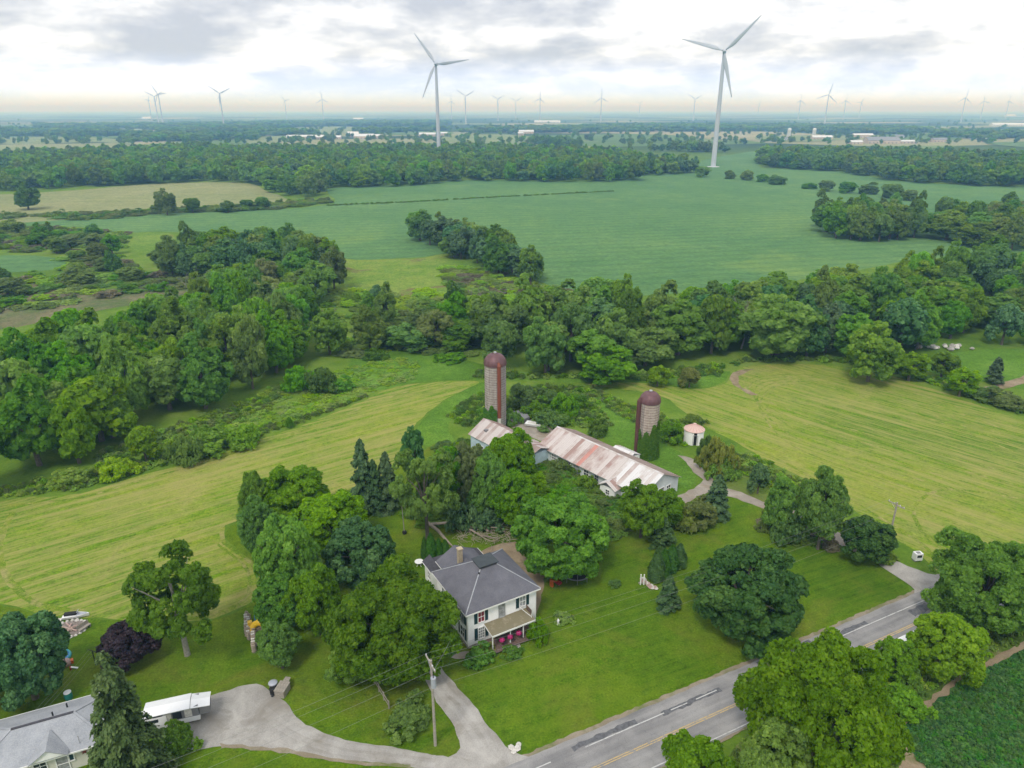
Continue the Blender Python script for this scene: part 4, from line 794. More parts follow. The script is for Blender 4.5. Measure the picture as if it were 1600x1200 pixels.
def build_barn():
    b = thing('barn', (5.2, 117.5, 0), 'long pale blue barn with rusty white metal roof', 'barn', BA)
    Lb, Wb, E, R = 24.0, 9.2, 2.75, 4.95
    MB().box(0, Lb, 0.01, Wb, -.2, E).build('wall', 'pale_block_wall', b)
    for x, s in ((0.003, 1), (Lb - 0.06, 1)):
        MB().add([(x, .01, E), (x, Wb, E), (x, Wb / 2, R - .06), (x + .057, .01, E), (x + .057, Wb, E), (x + .057, Wb / 2, R - .06)], [(0, 1, 2), (5, 4, 3), (0, 2, 5, 3), (2, 1, 4, 5), (1, 0, 3, 4)]).build('gable', 'pale_block_wall', b)
    n = 30
    def front(k, n, r): return 'red_rust_roof_metal' if k in (12,) else ('rusty_white_roof_metal' if k < n * .68 else ('clean_white_roof_metal' if r.random() < .85 else 'rusty_white_roof_metal'))
    metal_roof(b, (-.35, -.45, E - .12), (Lb + .35, -.45, E - .12), (Lb + .35, Wb / 2, R), (-.35, Wb / 2, R), n, front, seed=3)
    metal_roof(b, (-.35, Wb + .45, E - .12), (Lb + .35, Wb + .45, E - .12), (Lb + .35, Wb / 2, R), (-.35, Wb / 2, R), n, lambda k, n, r: 'tan_roof_metal', seed=4)
    MB().slab([(-.36, Wb / 2 - .22, R - .03), (Lb + .36, Wb / 2 - .22, R - .03), (Lb + .36, Wb / 2, R + .07), (-.36, Wb / 2, R + .07)], .02).slab([(-.36, Wb / 2 + .22, R - .03), (Lb + .36, Wb / 2 + .22, R - .03), (Lb + .36, Wb / 2, R + .07), (-.36, Wb / 2, R + .07)], .02).build('ridge_cap', 'clean_white_roof_metal', b)
    m = MB(); m.box(-.3, Lb + .3, -.44, -.38, E - .3, E - .14); m.build('eave_board', 'grey_trim', b)
    F = ((0, 0.008), (1, 0), (0, -1))
    for i, x in enumerate((1.3, 3.6, 5.8, 7.4, 9.2, 11.6, 14.0, 16.4, 18.4, 20.6, 22.6)):
        window(b, x, 1.15, 2.15, 1.1 if i % 3 else .75, F, shutters=False, glass=('dark_glass', 'curtained_glass', 'dark_glass')[i % 3], frame=('grey_trim', 'white_paint')[i % 2], grille=(1, 1))
    G2 = ((Lb + .002, 0), (0, 1), (1, 0)); window(b, 2.4, 1.0, 2.1, 1.0, G2, shutters=False, glass='dark_glass'); window(b, 6.6, 1.0, 2.1, 1.0, G2, shutters=False, glass='dark_glass')
    window(b, 4.6, .02, 2.25, 1.5, G2, shutters=False, glass='grey_panel', frame='white_paint', grille=(0, 0), name='barn_door')
    # older barn and its connecting wing
    o = thing('barn', (-8.0, 120.2, 0), 'small old barn with faded white gable roof below the tall silo', 'barn', BA)
    MB().box(0.2, 7.9, .2, 7.2, -.2, 3.7).build('wall', 'pale_blue_siding', o)
    for x in (.203, 7.84): MB().add([(x, .2, 3.7), (x, 7.2, 3.7), (x, 3.7, 5.6), (x + .05, .2, 3.7), (x + .05, 7.2, 3.7), (x + .05, 3.7, 5.6)], [(0, 1, 2), (5, 4, 3), (0, 2, 5, 3), (2, 1, 4, 5), (1, 0, 3, 4)]).build('gable', 'pale_blue_siding', o)
    metal_roof(o, (-.2, -.1, 3.62), (8.2, -.1, 3.62), (8.2, 3.7, 5.75), (-.2, 3.7, 5.75), 11, lambda k, n, r: 'grey_roof_metal', seed=5); metal_roof(o, (-.2, 7.5, 3.62), (8.2, 7.5, 3.62), (8.2, 3.7, 5.75), (-.2, 3.7, 5.75), 11, lambda k, n, r: 'rusty_white_roof_metal', seed=6)
    window(o, 3.5, 1.4, 2.4, .9, ((0, .192), (1, 0), (0, -1)), shutters=False, glass='dark_glass'); window(o, 3.6, 1.3, 2.4, 1.1, ((.192, 0), (0, 1), (-1, 0)), shutters=False, glass='dark_glass')
    MB().box(2.4, 3.1, 1.6, 2.3, 4.45, 4.95).build('roof_vent', 'grey_panel', o)
    w = thing('barn_wing', (-8.0 + 8.2 * .655 + 3.2 * .756, 120.2 - 8.2 * .756 + 3.2 * .655, 0), 'low pale blue building joining the two barns', 'shed', BA)
    MB().box(.05, 4.6, .2, 5.6, -.2, 2.7).build('wall', 'pale_blue_siding', w)
    metal_roof(w, (-.05, -.2, 2.6), (4.9, -.2, 2.6), (4.9, 2.9, 3.7), (-.05, 2.9, 3.7), 7, lambda k, n, r: 'tan_roof_metal', seed=7); metal_roof(w, (-.05, 5.9, 2.6), (4.9, 5.9, 2.6), (4.9, 2.9, 3.7), (-.05, 2.9, 3.7), 7, lambda k, n, r: 'rusty_white_roof_metal', seed=8)
    window(w, 2.3, 1.0, 2.0, .9, ((0, .192), (1, 0), (0, -1)), shutters=False, glass='dark_glass')
    # small shed before the long barn
    s = thing('shed', (14.6, 103.9, 0), 'small white gabled shed against the front of the long barn', 'shed', math.radians(-45))
    MB().box(0, 3.0, 0, 3.6, -.1, 2.25).build('wall', 'white_siding', s)
    MB().add([(0, 0.002, 2.25), (3, 0.002, 2.25), (1.5, 0.002, 3.05), (0, .06, 2.25), (3, .06, 2.25), (1.5, .06, 3.05)], [(0, 1, 2), (5, 4, 3), (0, 2, 5, 3), (2, 1, 4, 5), (1, 0, 3, 4)]).build('gable', 'grey_panel', s)
    metal_roof(s, (-.3, -.35, 2.12), (-.3, 3.9, 2.12), (1.5, 3.9, 3.15), (1.5, -.35, 3.15), 5, lambda k, n, r: 'clean_white_roof_metal', seed=9); metal_roof(s, (3.3, -.35, 2.12), (3.3, 3.9, 2.12), (1.5, 3.9, 3.15), (1.5, -.35, 3.15), 5, lambda k, n, r: 'rusty_white_roof_metal', seed=10)
    window(s, 1.6, .9, 1.7, .7, ((0, -0.002), (1, 0), (0, -1)), shutters=False, glass='dark_glass'); window(s, 1.8, .02, 1.9, .8, ((3.002, 0), (0, 1), (1, 0)), shutters=False, glass='grey_panel', grille=(0, 0), name='shed_door')
    MB().slab([(-1.2, -.3, .15), (.1, -.5, .9), (.1, 1.3, 1.0), (-1.3, 1.2, .2)], .06).slab([(-1.9, 0, .1), (-1.2, -.3, .16), (-1.3, 1.2, .21), (-1.8, 1.1, .05)], .05).build('tarpaulin', 'blue_plastic').matrix_world = Matrix.Translation((14.6, 103.9, 0)) @ Matrix.Rotation(math.radians(-45), 4, 'Z')
    tag(bpy.data.objects['tarpaulin'], 'blue tarpaulin slumped beside the small white shed', 'tarpaulin')
    u = thing('shed', (17.6, 115.7, 0), 'low white metal lean-to between the long barn and short silo', 'shed', BA)
    MB().box(0, 4.6, 0, 3.0, -.1, 2.5).build('wall', 'white_siding', u)
    metal_roof(u, (-.15, -.2, 2.45), (4.75, -.2, 2.45), (4.6, 1.5, 3.15), (.2, 1.5, 3.15), 5, lambda k, n, r: 'clean_white_roof_metal', seed=12); metal_roof(u, (-.15, 3.2, 2.45), (4.75, 3.2, 2.45), (4.6, 1.5, 3.15), (.2, 1.5, 3.15), 5, lambda k, n, r: 'clean_white_roof_metal', seed=13)
build_barn()
def build_silo(x, y, r, hw, label, mat, chute_a, chute_mat, chute_w, full):
    s = thing('silo', (x, y, 0), label, 'silo'); rnd = random.Random(int(x * 10)); n = 30; rows = int(hw / .76)
    MB().lathe([(r - .09, -.3), (r - .09, hw)], n * 2).build('liner', mat, s)
    m = MB()      # staves in staggered courses with open joints
    for j in range(rows * 2):
        pass
    for k in range(n):
        off = .38 if k % 2 else 0; z = -off
        while z < hw:
            z0, z1 = max(z, -.2), min(z + .75, hw)
            if z1 - z0 > .05:
                a0, a1 = 2 * math.pi * (k + .04) / n, 2 * math.pi * (k + .96) / n; ro = r + rnd.uniform(-.012, .012)
                ps = [(rr * math.cos(a), rr * math.sin(a)) for rr, a in ((r - .08, a0), (ro, a0), (ro, (a0 + a1) / 2), (ro, a1), (r - .08, a1))]
                m.prism(ps, z0 + .015, z1 - .015)
            z += .76
    st = m.build('staves', mat, s); st['kind'] = 'stuff'
    hoops = int(hw / .5)
    hm = None
    for k in range(hoops):
        z = .3 + k * .5
        if hm is None: hm = MB().lathe([(r + .0, -.02), (r + .035, -.02), (r + .035, .02), (r + .0, .02)], 36).mesh('hoop'); hm.materials.append(MATS['brown_dome_metal'])
        o = bpy.data.objects.new('hoop', hm); COL.objects.link(o); o.parent = s; o.location = (0, 0, z)
    prof = [(r + .14, hw - .12)] + [((r + .14) * math.cos(t), hw + .05 + (r + .1) * .98 * math.sin(t)) for t in [math.radians(q) for q in (0, 12, 24, 36, 48, 60, 70, 80, 87)]] + [(.02, hw + .05 + (r + .1) * .99)]
    d = MB().lathe(prof, 28).build('dome', 'brown_dome_metal', s)
    m = MB()
    for k in range(14):
        a = 2 * math.pi * k / 14; m.tube([((r + .155) * math.cos(t) * math.cos(a), (r + .155) * math.cos(t) * math.sin(a), hw + .05 + (r + .115) * .98 * math.sin(t)) for t in [math.radians(q) for q in (0, 25, 50, 75, 88)]], .03, 4)
    m.build('rib', 'brown_dome_metal', d)
    MB().lathe([(.0, hw + r + .02), (.32, hw + r + .0), (.3, hw + r + .28), (0, hw + r + .4)], 12).build('vent_cap', 'galvanised_metal', d)
    ca, sa = math.cos(chute_a), math.sin(chute_a); cx, cyy = (r + chute_w * .25) * ca, (r + chute_w * .25) * sa
    prof_c = [(chute_w * .5, 0.9 if full else 2.6), (chute_w * .5, hw + .35)]
    c = MB().tube([(cx, cyy, .6 if full else 2.9), (cx, cyy, hw + .2), (cx * .86, cyy * .86, hw + .8)], [chute_w * .5, chute_w * .5, chute_w * .3], 12).build('chute', chute_mat, s)
    if not full: MB().box(cx - .3, cx + .3, cyy - .35, cyy + .35, .2, 2.9).build('chute_base', 'pale_stone', s)
    m = MB()
    ax = chute_a + .55; lx, ly = (r + .16) * math.cos(ax), (r + .16) * math.sin(ax); tx, ty = -math.sin(ax), math.cos(ax)
    for sg in (-.2, .2): m.bar((lx + tx * sg, ly + ty * sg, 1), (lx + tx * sg, ly + ty * sg, hw), .04)
    for k in range(int(hw * 2.5) - 3): z = 1.2 + k * .4; m.bar((lx - tx * .2, ly - ty * .2, z), (lx + tx * .2, ly + ty * .2, z), .03)
    m.build('ladder', 'grey_panel', s)
    return s
SL = build_silo(-3.3, 131.5, 2.12, 13.6, 'tall concrete silo with brown dome and red rust chute', 'concrete_staves', math.radians(-70), 'red_rust_chute', .75, False)
SR = build_silo(24.95, 118.6, 1.8, 11.0, 'shorter concrete silo with dark brown chute and ivy', 'stained_staves', math.radians(-168), 'brown_chute_metal', .9, True)
def ivy(parent, r, z1, a0, a1, n, seed, leaf=.3, edge=3.5):
    rng = np.random.default_rng(seed); a = rng.uniform(a0, a1, n * 2); z = rng.uniform(0, z1, n * 2)
    lim = z1 * (0.76 + 0.14 * np.sin(a * 2.1 + seed) + 0.10 * np.sin(a * 9)); k = z < lim; a, z = a[k], z[k]
    bulge = 0.10 + 0.35 * np.exp(-z / 1.6) + 0.12 * rng.uniform(size=len(a))
    pos = np.stack([np.cos(a) * (r + bulge), np.sin(a) * (r + bulge), z], 1); nor = np.stack([np.cos(a), np.sin(a), np.full(len(a), .35)], 1) + rng.normal(0, .35, (len(a), 3)); nor /= np.linalg.norm(nor, axis=1)[:, None]
    me = quads_mesh('ivy', pos, nor, leaf * rng.uniform(.6, 1.3, len(a)), .5 + .22 * rng.normal(size=len(a)), 1, rng); me.materials.append(LM['ivy'])
    o = bpy.data.objects.new('ivy', me); COL.objects.link(o); o.location = parent.location; return o
tag(ivy(SR, 1.83, 7.6, math.radians(-150), math.radians(20), 5200, 3), 'green ivy climbing the lower half of the short silo', 'ivy', kind='stuff')
tag(ivy(SL, 2.15, 5.6, math.radians(-200), math.radians(-85), 1800, 5), 'sparse ivy at the left foot of the tall silo', 'ivy', kind='stuff')
def build_bin():
    x, y = P(1083, 690); b = thing('grain_bin', (x, y, 0), 'small round white grain bin with faded red conical roof', 'grain bin')
    r, h = 1.85, 2.75; prof = []
    for k in range(28): z = -.1 + (h + .1) * k / 27; prof.append((r + (.03 if k % 2 else 0), z))
    MB().lathe(prof, 28, math.radians(-86), math.radians(256)).build('wall', 'white_siding', b)
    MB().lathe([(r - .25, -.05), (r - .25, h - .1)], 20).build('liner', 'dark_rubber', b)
    rf = MB().lathe([(r + .18, h - .05), (r + .15, h + .02), (.3, h + .95), (.3, h + 1.1), (0, h + 1.2)], 16).build('roof', 'pink_roof_metal', b)
    m = MB()
    for k in range(16): a = 2 * math.pi * k / 16; m.bar(((r + .17) * math.cos(a), (r + .17) * math.sin(a), h + .03), (.3 * math.cos(a), .3 * math.sin(a), h + .98), .05)
    m.build('roof_rib', 'pink_roof_metal', rf)
    a = math.radians(-95); m = MB(); ca, sa = math.cos(a), math.sin(a)
    for s in (-.42, .42): m.bar((r * ca - sa * s * 1.05, r * sa + ca * s, 0), (r * ca - sa * s * 1.05, r * sa + ca * s, 2.1), .08)
    m.bar((r * ca + sa * .45, r * sa - ca * .45, 2.1), (r * ca - sa * .45, r * sa + ca * .45, 2.1), .08); m.build('door_frame', 'grey_trim', b)
build_bin()
# ------------------------------------------------------------------ the cottage at the lower left
def build_cottage():
    a = math.radians(24); h = thing('cottage', (-39.2, 52.3, 0), 'pale cottage with wide light grey hip roof at lower left', 'house', a)
    L, Wd, E, R = 12.3, 7.4, 2.45, 4.0
    MB().box(-L + .4, -.4, .4, Wd - .4, -.2, E).build('wall', 'cream_siding', h)
    o = [(-L, 0, E), (0, 0, E), (0, Wd, E), (-L, Wd, E)]; r0, r1 = (-L + 3.7, Wd / 2, R), (-3.3, Wd / 2, R)
    for q in ([o[0], o[1], r1, r0], [o[1], o[2], r1], [o[2], o[3], r0, r1], [o[3], o[0], r0]): hip_plane('roof', q, .07, 'pale_grey_shingle', h)
    up = Vector((0, 0, .03))
    for p, q in ((o[0], r0), (o[3], r0), (o[1], r1), (o[2], r1)): MB().bar(Vector(p) + up, Vector(q) + up, .22, .05).build('hip_cap', 'pale_grey_shingle', h)
    MB().bar(Vector(r0) + up, Vector(r1) + up, .25, .07).build('ridge_vent', 'charcoal_shingle', h)
    m = MB(); m.box(-L, 0, -.06, 0.0, E - .16, E - .0); m.box(-L, 0, Wd, Wd + .06, E - .16, E - .0); m.box(0, .06, 0, Wd, E - .16, E); m.build('gutter', 'white_paint', h)
    # small cross gable above the door
    gx0, gx1, gm = -6.9, -3.6, -5.25; z0, z1 = 2.62, 3.75
    for q in ([(gx0, -.35, z0), (gm, -.35, z1), (gm, 2.5, z1), (gx0, .5, z0)], [(gx1, -.35, z0), (gm, -.35, z1), (gm, 2.5, z1), (gx1, .5, z0)]): hip_plane('gable_roof', q, .06, 'pale_grey_shingle', h)
    MB().add([(gx0 + .15, -.2, z0), (gx1 - .15, -.2, z0), (gm, -.2, z1 - .1), (gx0 + .15, -.1, z0), (gx1 - .15, -.1, z0), (gm, -.1, z1 - .1)], [(0, 1, 2), (5, 4, 3), (0, 2, 5, 3), (2, 1, 4, 5), (1, 0, 3, 4)]).build('gable', 'white_siding', h)
    for x, y in ((-5.2, 4.3), (-4.2, 5.6)): MB().tube([(x, y, 3.2), (x, y, 4.2 if y < 5 else 3.7)], .08, 8).build('vent_pipe', 'black_metal', h)
    MB().tube([(-2.7, .6, 2.7), (-2.7, .6, 3.7)], .04, 6).build('vent_pipe', 'galvanised_metal', h)
    F = ((0, .392), (1, 0), (0, -1)); window(h, -4.4, .05, 2.1, .95, F, shutters=False, frame='white_paint', glass='curtained_glass', grille=(0, 1), name='door'); window(h, -6.2, 1.1, 2.0, 1.0, F, shutters=False, glass='dark_glass'); window(h, -3.6, 1.2, 2.2, .35, F, shutters=False, glass='teal_shutter', grille=(0, 0)); window(h, -9.5, 1.0, 2.0, 1.4, F, shutters=False)
    for x in (-2.5, -1.2):
        m = MB(); vs = [(x + (.34 if k % 2 == 0 else .14) * math.sin(k * math.pi / 5), .36, 1.75 + (.34 if k % 2 == 0 else .14) * math.cos(k * math.pi / 5)) for k in range(10)]
        n = len(vs); vs += [(x, .33, 1.75)] + [(p[0], .388, p[2]) for p in vs]; m.add(vs, [(i, (i + 1) % n, n) for i in range(n)] + [(n + 1 + i, n + 1 + (i + 1) % n, (i + 1) % n, i) for i in range(n)]); m.build('wall_star', 'red_star_metal', h)
build_cottage()
# ------------------------------------------------------------------ wind turbines
def blade_mesh(Lb=50.0):
    m = MB(); secs = []; n = 12
    for t in np.linspace(0, 1, 14):
        c = 1.1 if t < .03 else (1.1 + (4.4 - 1.1) * min(1, (t - .03) / .15) if t < .18 else 4.4 * (1 - (t - .18) / .82)**.9 + .35 * 1)
        th = 1.1 if t < .03 else max(.12, c * (.45 - .32 * min(1, t / .3))); tw = math.radians(16 * (1 - t)**2 + 4); z = 1.2 + t * Lb
        ring = []
        for k in range(n):
            a = 2 * math.pi * k / n; x = math.cos(a) * c * .5 + c * .2 * (1 if t > .03 else 0); y = math.sin(a) * th * .5 * (1 if math.cos(a) < 0 else .7)
            ring.append((x * math.cos(tw) - y * math.sin(tw), x * math.sin(tw) + y * math.cos(tw) - 1.4 * t * t, z))
        secs.append(ring)
    vs = [p for r in secs for p in r]; fs = []
    for i in range(len(secs) - 1):
        for k in range(n): fs.append((i * n + k, i * n + (k + 1) % n, (i + 1) * n + (k + 1) % n, (i + 1) * n + k))
    fs.append(tuple(range(n - 1, -1, -1))); fs.append(tuple((len(secs) - 1) * n + k for k in range(n)))
    return m.add(vs, fs)
BL = blade_mesh().mesh('blade'); BL.materials.append(MATS['turbine_white'])
BL.polygons.foreach_set('use_smooth', [True] * len(BL.polygons))
TH = 119.0
TW = MB().lathe([(2.9, -.5), (2.75, 12), (2.4, 55), (1.7, TH - 2.2)], 28).mesh('tower'); TW.materials.append(MATS['turbine_white']); TW.polygons.foreach_set('use_smooth', [True] * len(TW.polygons))
nm = MB(); nm.add([(x, y, z) for y, w, h0, h1 in ((-2.6, 1.4, -1.5, 1.6), (-1.6, 1.8, -1.9, 1.9), (7.5, 1.75, -1.8, 1.9), (9.4, 1.3, -1.0, 1.7)) for x, z in ((-w, h0), (w, h0), (w, h1), (-w, h1))], [(0, 1, 2, 3), (15, 14, 13, 12)] + [(i * 4 + k, i * 4 + 4 + k, i * 4 + 4 + (k + 1) % 4, i * 4 + (k + 1) % 4) for i in range(3) for k in range(4)])
NAC = nm.mesh('nacelle'); NAC.materials.append(MATS['turbine_white'])
HUB = MB().lathe([(0.01, 2.0), (.8, 1.75), (1.5, .9), (1.75, 0), (1.6, -1.1)], 18).mesh('hub'); HUB.materials.append(MATS['turbine_white'])
PAD = MB().lathe([(7, -.3), (7, .25), (2.7, .45)], 24).mesh('foundation'); PAD.materials.append(MATS['far_concrete'])
def turbine(x, y, yaw, ang, label, group=None, scale=1.0, parts=True):
    t = thing('wind_turbine', (x, y, 0), label, 'wind turbine', yaw, group); t.scale = (scale,) * 3
    def add(n, me, loc=(0, 0, 0), mw=None, par=t):
        o = bpy.data.objects.new(n, me); COL.objects.link(o); o.parent = par
        if mw is not None: o.matrix_local = mw
        else: o.location = loc
        return o
    add('tower', TW); nac = add('nacelle', NAC, (0, 0, TH)); 
    if parts: add('foundation', PAD)
    hubm = Matrix.Translation((0, -3.4, TH)) @ Matrix.Rotation(math.radians(90), 4, 'X')
    add('hub', HUB, mw=hubm)
    for k in range(3):
        a = ang + k * 120        # degrees counter-clockwise from +X seen from the front
        add('blade', BL, mw=Matrix.Translation((0, -3.4, TH)) @ Matrix.Rotation(math.radians(90 - a), 4, 'Y'))
    return t
def turb_at(hx, hy, yaw, ang, label, group=None, parts=False):
    v = (hy - 600) / FPX; Y = (CAM_H - TH) * (CP - v * SP) / (SP + v * CP); D = CP * Y + SP * (CAM_H - TH); X = (hx - 800) / FPX * D
    return turbine(X, Y, yaw, ang, label, group, 1.0, parts)
turb_at(1132, 80, math.radians(-14), 45, 'nearest white wind turbine right of centre standing in the green field', parts=True)
turb_at(681, 100, math.radians(-8), 6, 'large white wind turbine rising behind the wood left of centre', parts=True)
far_t = [(247, 147, 4), (241, 151, 30), (232, 157, 50), (343, 146, 25), (445, 157, 10), (503, 155, 95), (705, 158, 90), (727, 150, 28), (778, 155, 30), (806, 158, 30), (844, 154, 85), (940, 153, 92), (1000, 161, 40), (1086, 155, 30), (1186, 163, 60), (1251, 157, 90), (1295, 148, 78), (1322, 157, 90), (1346, 160, 60), (1509, 153, 85), (1538, 158, 100), (1577, 158, 95)]
spec = {0: 'slender wind turbine nearest the far left, before a fainter one', 3: 'single wind turbine over the far woods left of the large left turbine', 7: 'wind turbine just right of the large left turbine', 11: 'tallest distant wind turbine midway between the two large turbines', 16: 'tallest distant wind turbine right of the large right turbine'}
for i, (x, y, a) in enumerate(far_t):
    turb_at(x, y, math.radians((-20, 12, -35, 8)[i % 4]), a, spec.get(i, 'tiny distant wind turbine standing on the hazy horizon'), None if i in spec else 'distant wind turbines along the horizon')
# ------------------------------------------------------------------ poles and wires
def pole(x, y, H, label, arm_dir, transformer=False, lean=0.0):
    p = thing('utility_pole', (x, y, 0), label, 'utility pole', arm_dir); p.rotation_euler = (0, lean, arm_dir)
    MB().tube([(0, 0, -.5), (0, 0, H)], [.17, .11], 10).build('pole', 'pole_wood', p)
    MB().box(-1.25, 1.25, -.13, -.02, H - .42, H - .28).build('crossarm', 'pole_wood', p)
    for q in (-1.15, -.3, .55, 1.15): MB().lathe([(.05, 0), (.075, .05), (.04, .09), (.065, .15), (0, .2)], 8, cx=q, cy=-.07).build('insulator', 'galvanised_metal', p).location = (0, 0, H - .28)
    m = MB(); m.bar((-.7, -.08, H - .4), (0, -.08, H - 1.1), .04); m.bar((.7, -.08, H - .4), (0, -.08, H - 1.1), .04); m.build('brace', 'galvanised_metal', p)
    if transformer:
        MB().tube([(.46, -.02, H - 2.9), (.46, -.02, H - 1.75)], .26, 14).build('transformer', 'silver_grey_paint', p); MB().box(.12, .3, -.1, .06, H - 2.6, H - 2.4).build('bracket', 'black_metal', p)
        MB().tube([(.46, -.02, H - 1.75), (.46, -.02, H - 1.35)], .05, 6).build('bushing', 'black_metal', p)
    return p
pd = math.radians(27)
p1 = (-7.75, 53.9); H1 = 10.9
px2, py2 = P(1384, 866); H2 = HT(1384, 866, 785)
p0 = (p1[0] - 44 * math.cos(pd + .04), p1[1] - 44 * math.sin(pd + .04)); p3 = (px2 + 55 * math.cos(pd), py2 + 55 * math.sin(pd) + 4)
arm = pd - math.pi / 2
pole(*p1, H1, 'grey utility pole with transformer beside the house driveway', arm, True); pole(px2, py2, H2, 'wooden utility pole at the edge of the right hay field', arm, False)
pole(*p0, 10.5, 'utility pole beyond the left lower corner', arm)
def wires():
    def off(p, q): return (p[0] + math.cos(arm) * q, p[1] + math.sin(arm) * q)
    for (a, ha), (b, hb) in (((p0, 10.5), (p1, H1)), ((p1, H1), ((px2, py2), H2))):
        for q, dz, r in ((-1.15, -.1, .009), (-.3, -.1, .008), (1.15, -.1, .009), (0.0, -3.3, .010)):
            A, B = off(a, q), off(b, q); pts = []
            for k in range(25): t = k / 24; pts.append((A[0] + (B[0] - A[0]) * t, A[1] + (B[1] - A[1]) * t, (ha + dz) * (1 - t) + (hb + dz) * t - 4 * .9 * t * (1 - t)))
            tag(MB().tube(pts, r, 5).build('power_line', 'wire_metal'), 'thin overhead wire strung between the roadside utility poles', 'power line', 'overhead wires along the road')
    a = (*p1, H1 - 1.6); b = (-5.6, 69.0, 5.0); pts = [(a[0] + (b[0] - a[0]) * t, a[1] + (b[1] - a[1]) * t, a[2] + (b[2] - a[2]) * t - 2 * t * (1 - t)) for t in [k / 16 for k in range(17)]]
    tag(MB().tube(pts, .02, 5).build('power_line', 'wire_metal'), 'service wire dropping from the pole to the white house', 'power line')
wires()
print('structures', round(time.time() - T0, 1))
# ------------------------------------------------------------------ scatter helpers
def poly_ground(pts): return np.array([P(*p) for p in pts])
def inside(poly, x, y):
    n = len(poly); c = np.zeros(len(x), bool); j = n - 1
    for i in range(n):
        xi, yi = poly[i]; xj, yj = poly[j]
        k = ((yi > y) != (yj > y)) & (x < (xj - xi) * (y - yi) / (yj - yi + 1e-12) + xi); c ^= k; j = i
    return c
def fill(pts, sp, seed, jitter=0.42):
    """jittered hexagonal fill of a ground polygon"""
    pg = poly_ground(pts); rng = np.random.default_rng(seed); x0, y0 = pg.min(0); x1, y1 = pg.max(0)
    xs, ys = [], []; r = 0; y = y0
    while y < y1:
        k = np.arange(x0 + (sp / 2 if r % 2 else 0), x1, sp); xs.append(k); ys.append(np.full(len(k), y)); y += sp * .87; r += 1
    x = np.concatenate(xs); y = np.concatenate(ys); x = x + rng.uniform(-jitter, jitter, len(x)) * sp; y = y + rng.uniform(-jitter, jitter, len(y)) * sp
    k = inside(pg, x, y); return np.stack([x[k], y[k]], 1)
def in_view(p, m=60):
    D = CP * p[:, 1] + SP * CAM_H; u = 800 + FPX * p[:, 0] / D; v = 600 + FPX * (CP * CAM_H - SP * p[:, 1]) / D
    return (D > 5) & (u > -m) & (u < 1600 + m) & (v < 1200 + 3 * m)
PROTO_OBS = {}
def proto_ob(me):
    if me.name not in PROTO_OBS: PROTO_OBS[me.name] = bpy.data.objects.new('plant_form', me)
    return PROTO_OBS[me.name]
def scatter(name, pts, scl, kinds, label, seed=1, z=0.0):
    """one object of kind stuff: many plants set on points by geometry nodes; kinds = list of (mesh,); scl = (n,3)"""
    rng = np.random.default_rng(seed); n = len(pts)
    if n == 0: return
    me = bpy.data.meshes.new(name); me.vertices.add(n); me.vertices.foreach_set('co', np.column_stack([pts, np.full(n, z)]).astype(np.float32).ravel())
    a = me.attributes.new('scl', 'FLOAT_VECTOR', 'POINT'); a.data.foreach_set('vector', scl.astype(np.float32).ravel())
    a = me.attributes.new('rot', 'FLOAT', 'POINT'); a.data.foreach_set('value', rng.uniform(0, 6.28, n).astype(np.float32))
    a = me.attributes.new('pick', 'INT', 'POINT'); a.data.foreach_set('value', rng.integers(0, len(kinds), n).astype(np.int32))
    me.update(); o = bpy.data.objects.new(name, me); COL.objects.link(o)
    g = bpy.data.node_groups.new(name, 'GeometryNodeTree'); g.interface.new_socket('Geometry', in_out='INPUT', socket_type='NodeSocketGeometry'); g.interface.new_socket('Geometry', in_out='OUTPUT', socket_type='NodeSocketGeometry')
    N = g.nodes.new; L = g.links.new; gi = N('NodeGroupInput'); go = N('NodeGroupOutput'); j = N('GeometryNodeJoinGeometry')
    def attr(nm, t): q = N('GeometryNodeInputNamedAttribute'); q.data_type = t; q.inputs[0].default_value = nm; return q.outputs[0]
    S = attr('scl', 'FLOAT_VECTOR'); R = attr('rot', 'FLOAT'); K_ = attr('pick', 'INT'); cx = N('ShaderNodeCombineXYZ'); L(R, cx.inputs[2])
    for i, km in enumerate(kinds):
        cmpn = N('FunctionNodeCompare'); cmpn.data_type = 'INT'; cmpn.operation = 'EQUAL'; L(K_, cmpn.inputs[2]); cmpn.inputs[3].default_value = i
        oi = N('GeometryNodeObjectInfo'); oi.inputs['Object'].default_value = proto_ob(km); oi.inputs['As Instance'].default_value = True
        ip = N('GeometryNodeInstanceOnPoints'); L(gi.outputs[0], ip.inputs['Points']); L(cmpn.outputs[0], ip.inputs['Selection']); L(oi.outputs['Geometry'], ip.inputs['Instance']); L(cx.outputs[0], ip.inputs['Rotation']); L(S, ip.inputs['Scale'])
        L(ip.outputs[0], j.inputs[0])
    L(j.outputs[0], go.inputs[0]); md = o.modifiers.new('scatter', 'NODES'); md.node_group = g
    return tag(o, label, kind='stuff')
FARM = {k: [colored(m, k) for m, _ in FAR] for k in ('wood', 'mid', 'blue', 'walnut', 'olive', 'maple')}
MIDM = {k: [colored(m, k) for m, _ in MID] for k in ('wood', 'mid', 'walnut', 'olive', 'blue')}
SHM = {k: [colored(m, k) for m, _, _ in SHR] for k in ('weed', 'weeddark', 'dry', 'wood', 'mid', 'walnut', 'olive', 'crop', 'yellow')}
lowleaf = [crown_mesh('low_tuft', 91, 1.0, 0.9, -0.3, 420, 0.17, 6, 0.5, 4, zmin=-.1), crown_mesh('low_tuft', 92, 1.0, 0.9, -0.3, 380, 0.17, 5, 0.55, 4, zmin=-.1)]
LOW = {k: [colored(m, k) for m in lowleaf] for k in ('weed', 'weeddark', 'dry', 'crop', 'yellow', 'olive')}
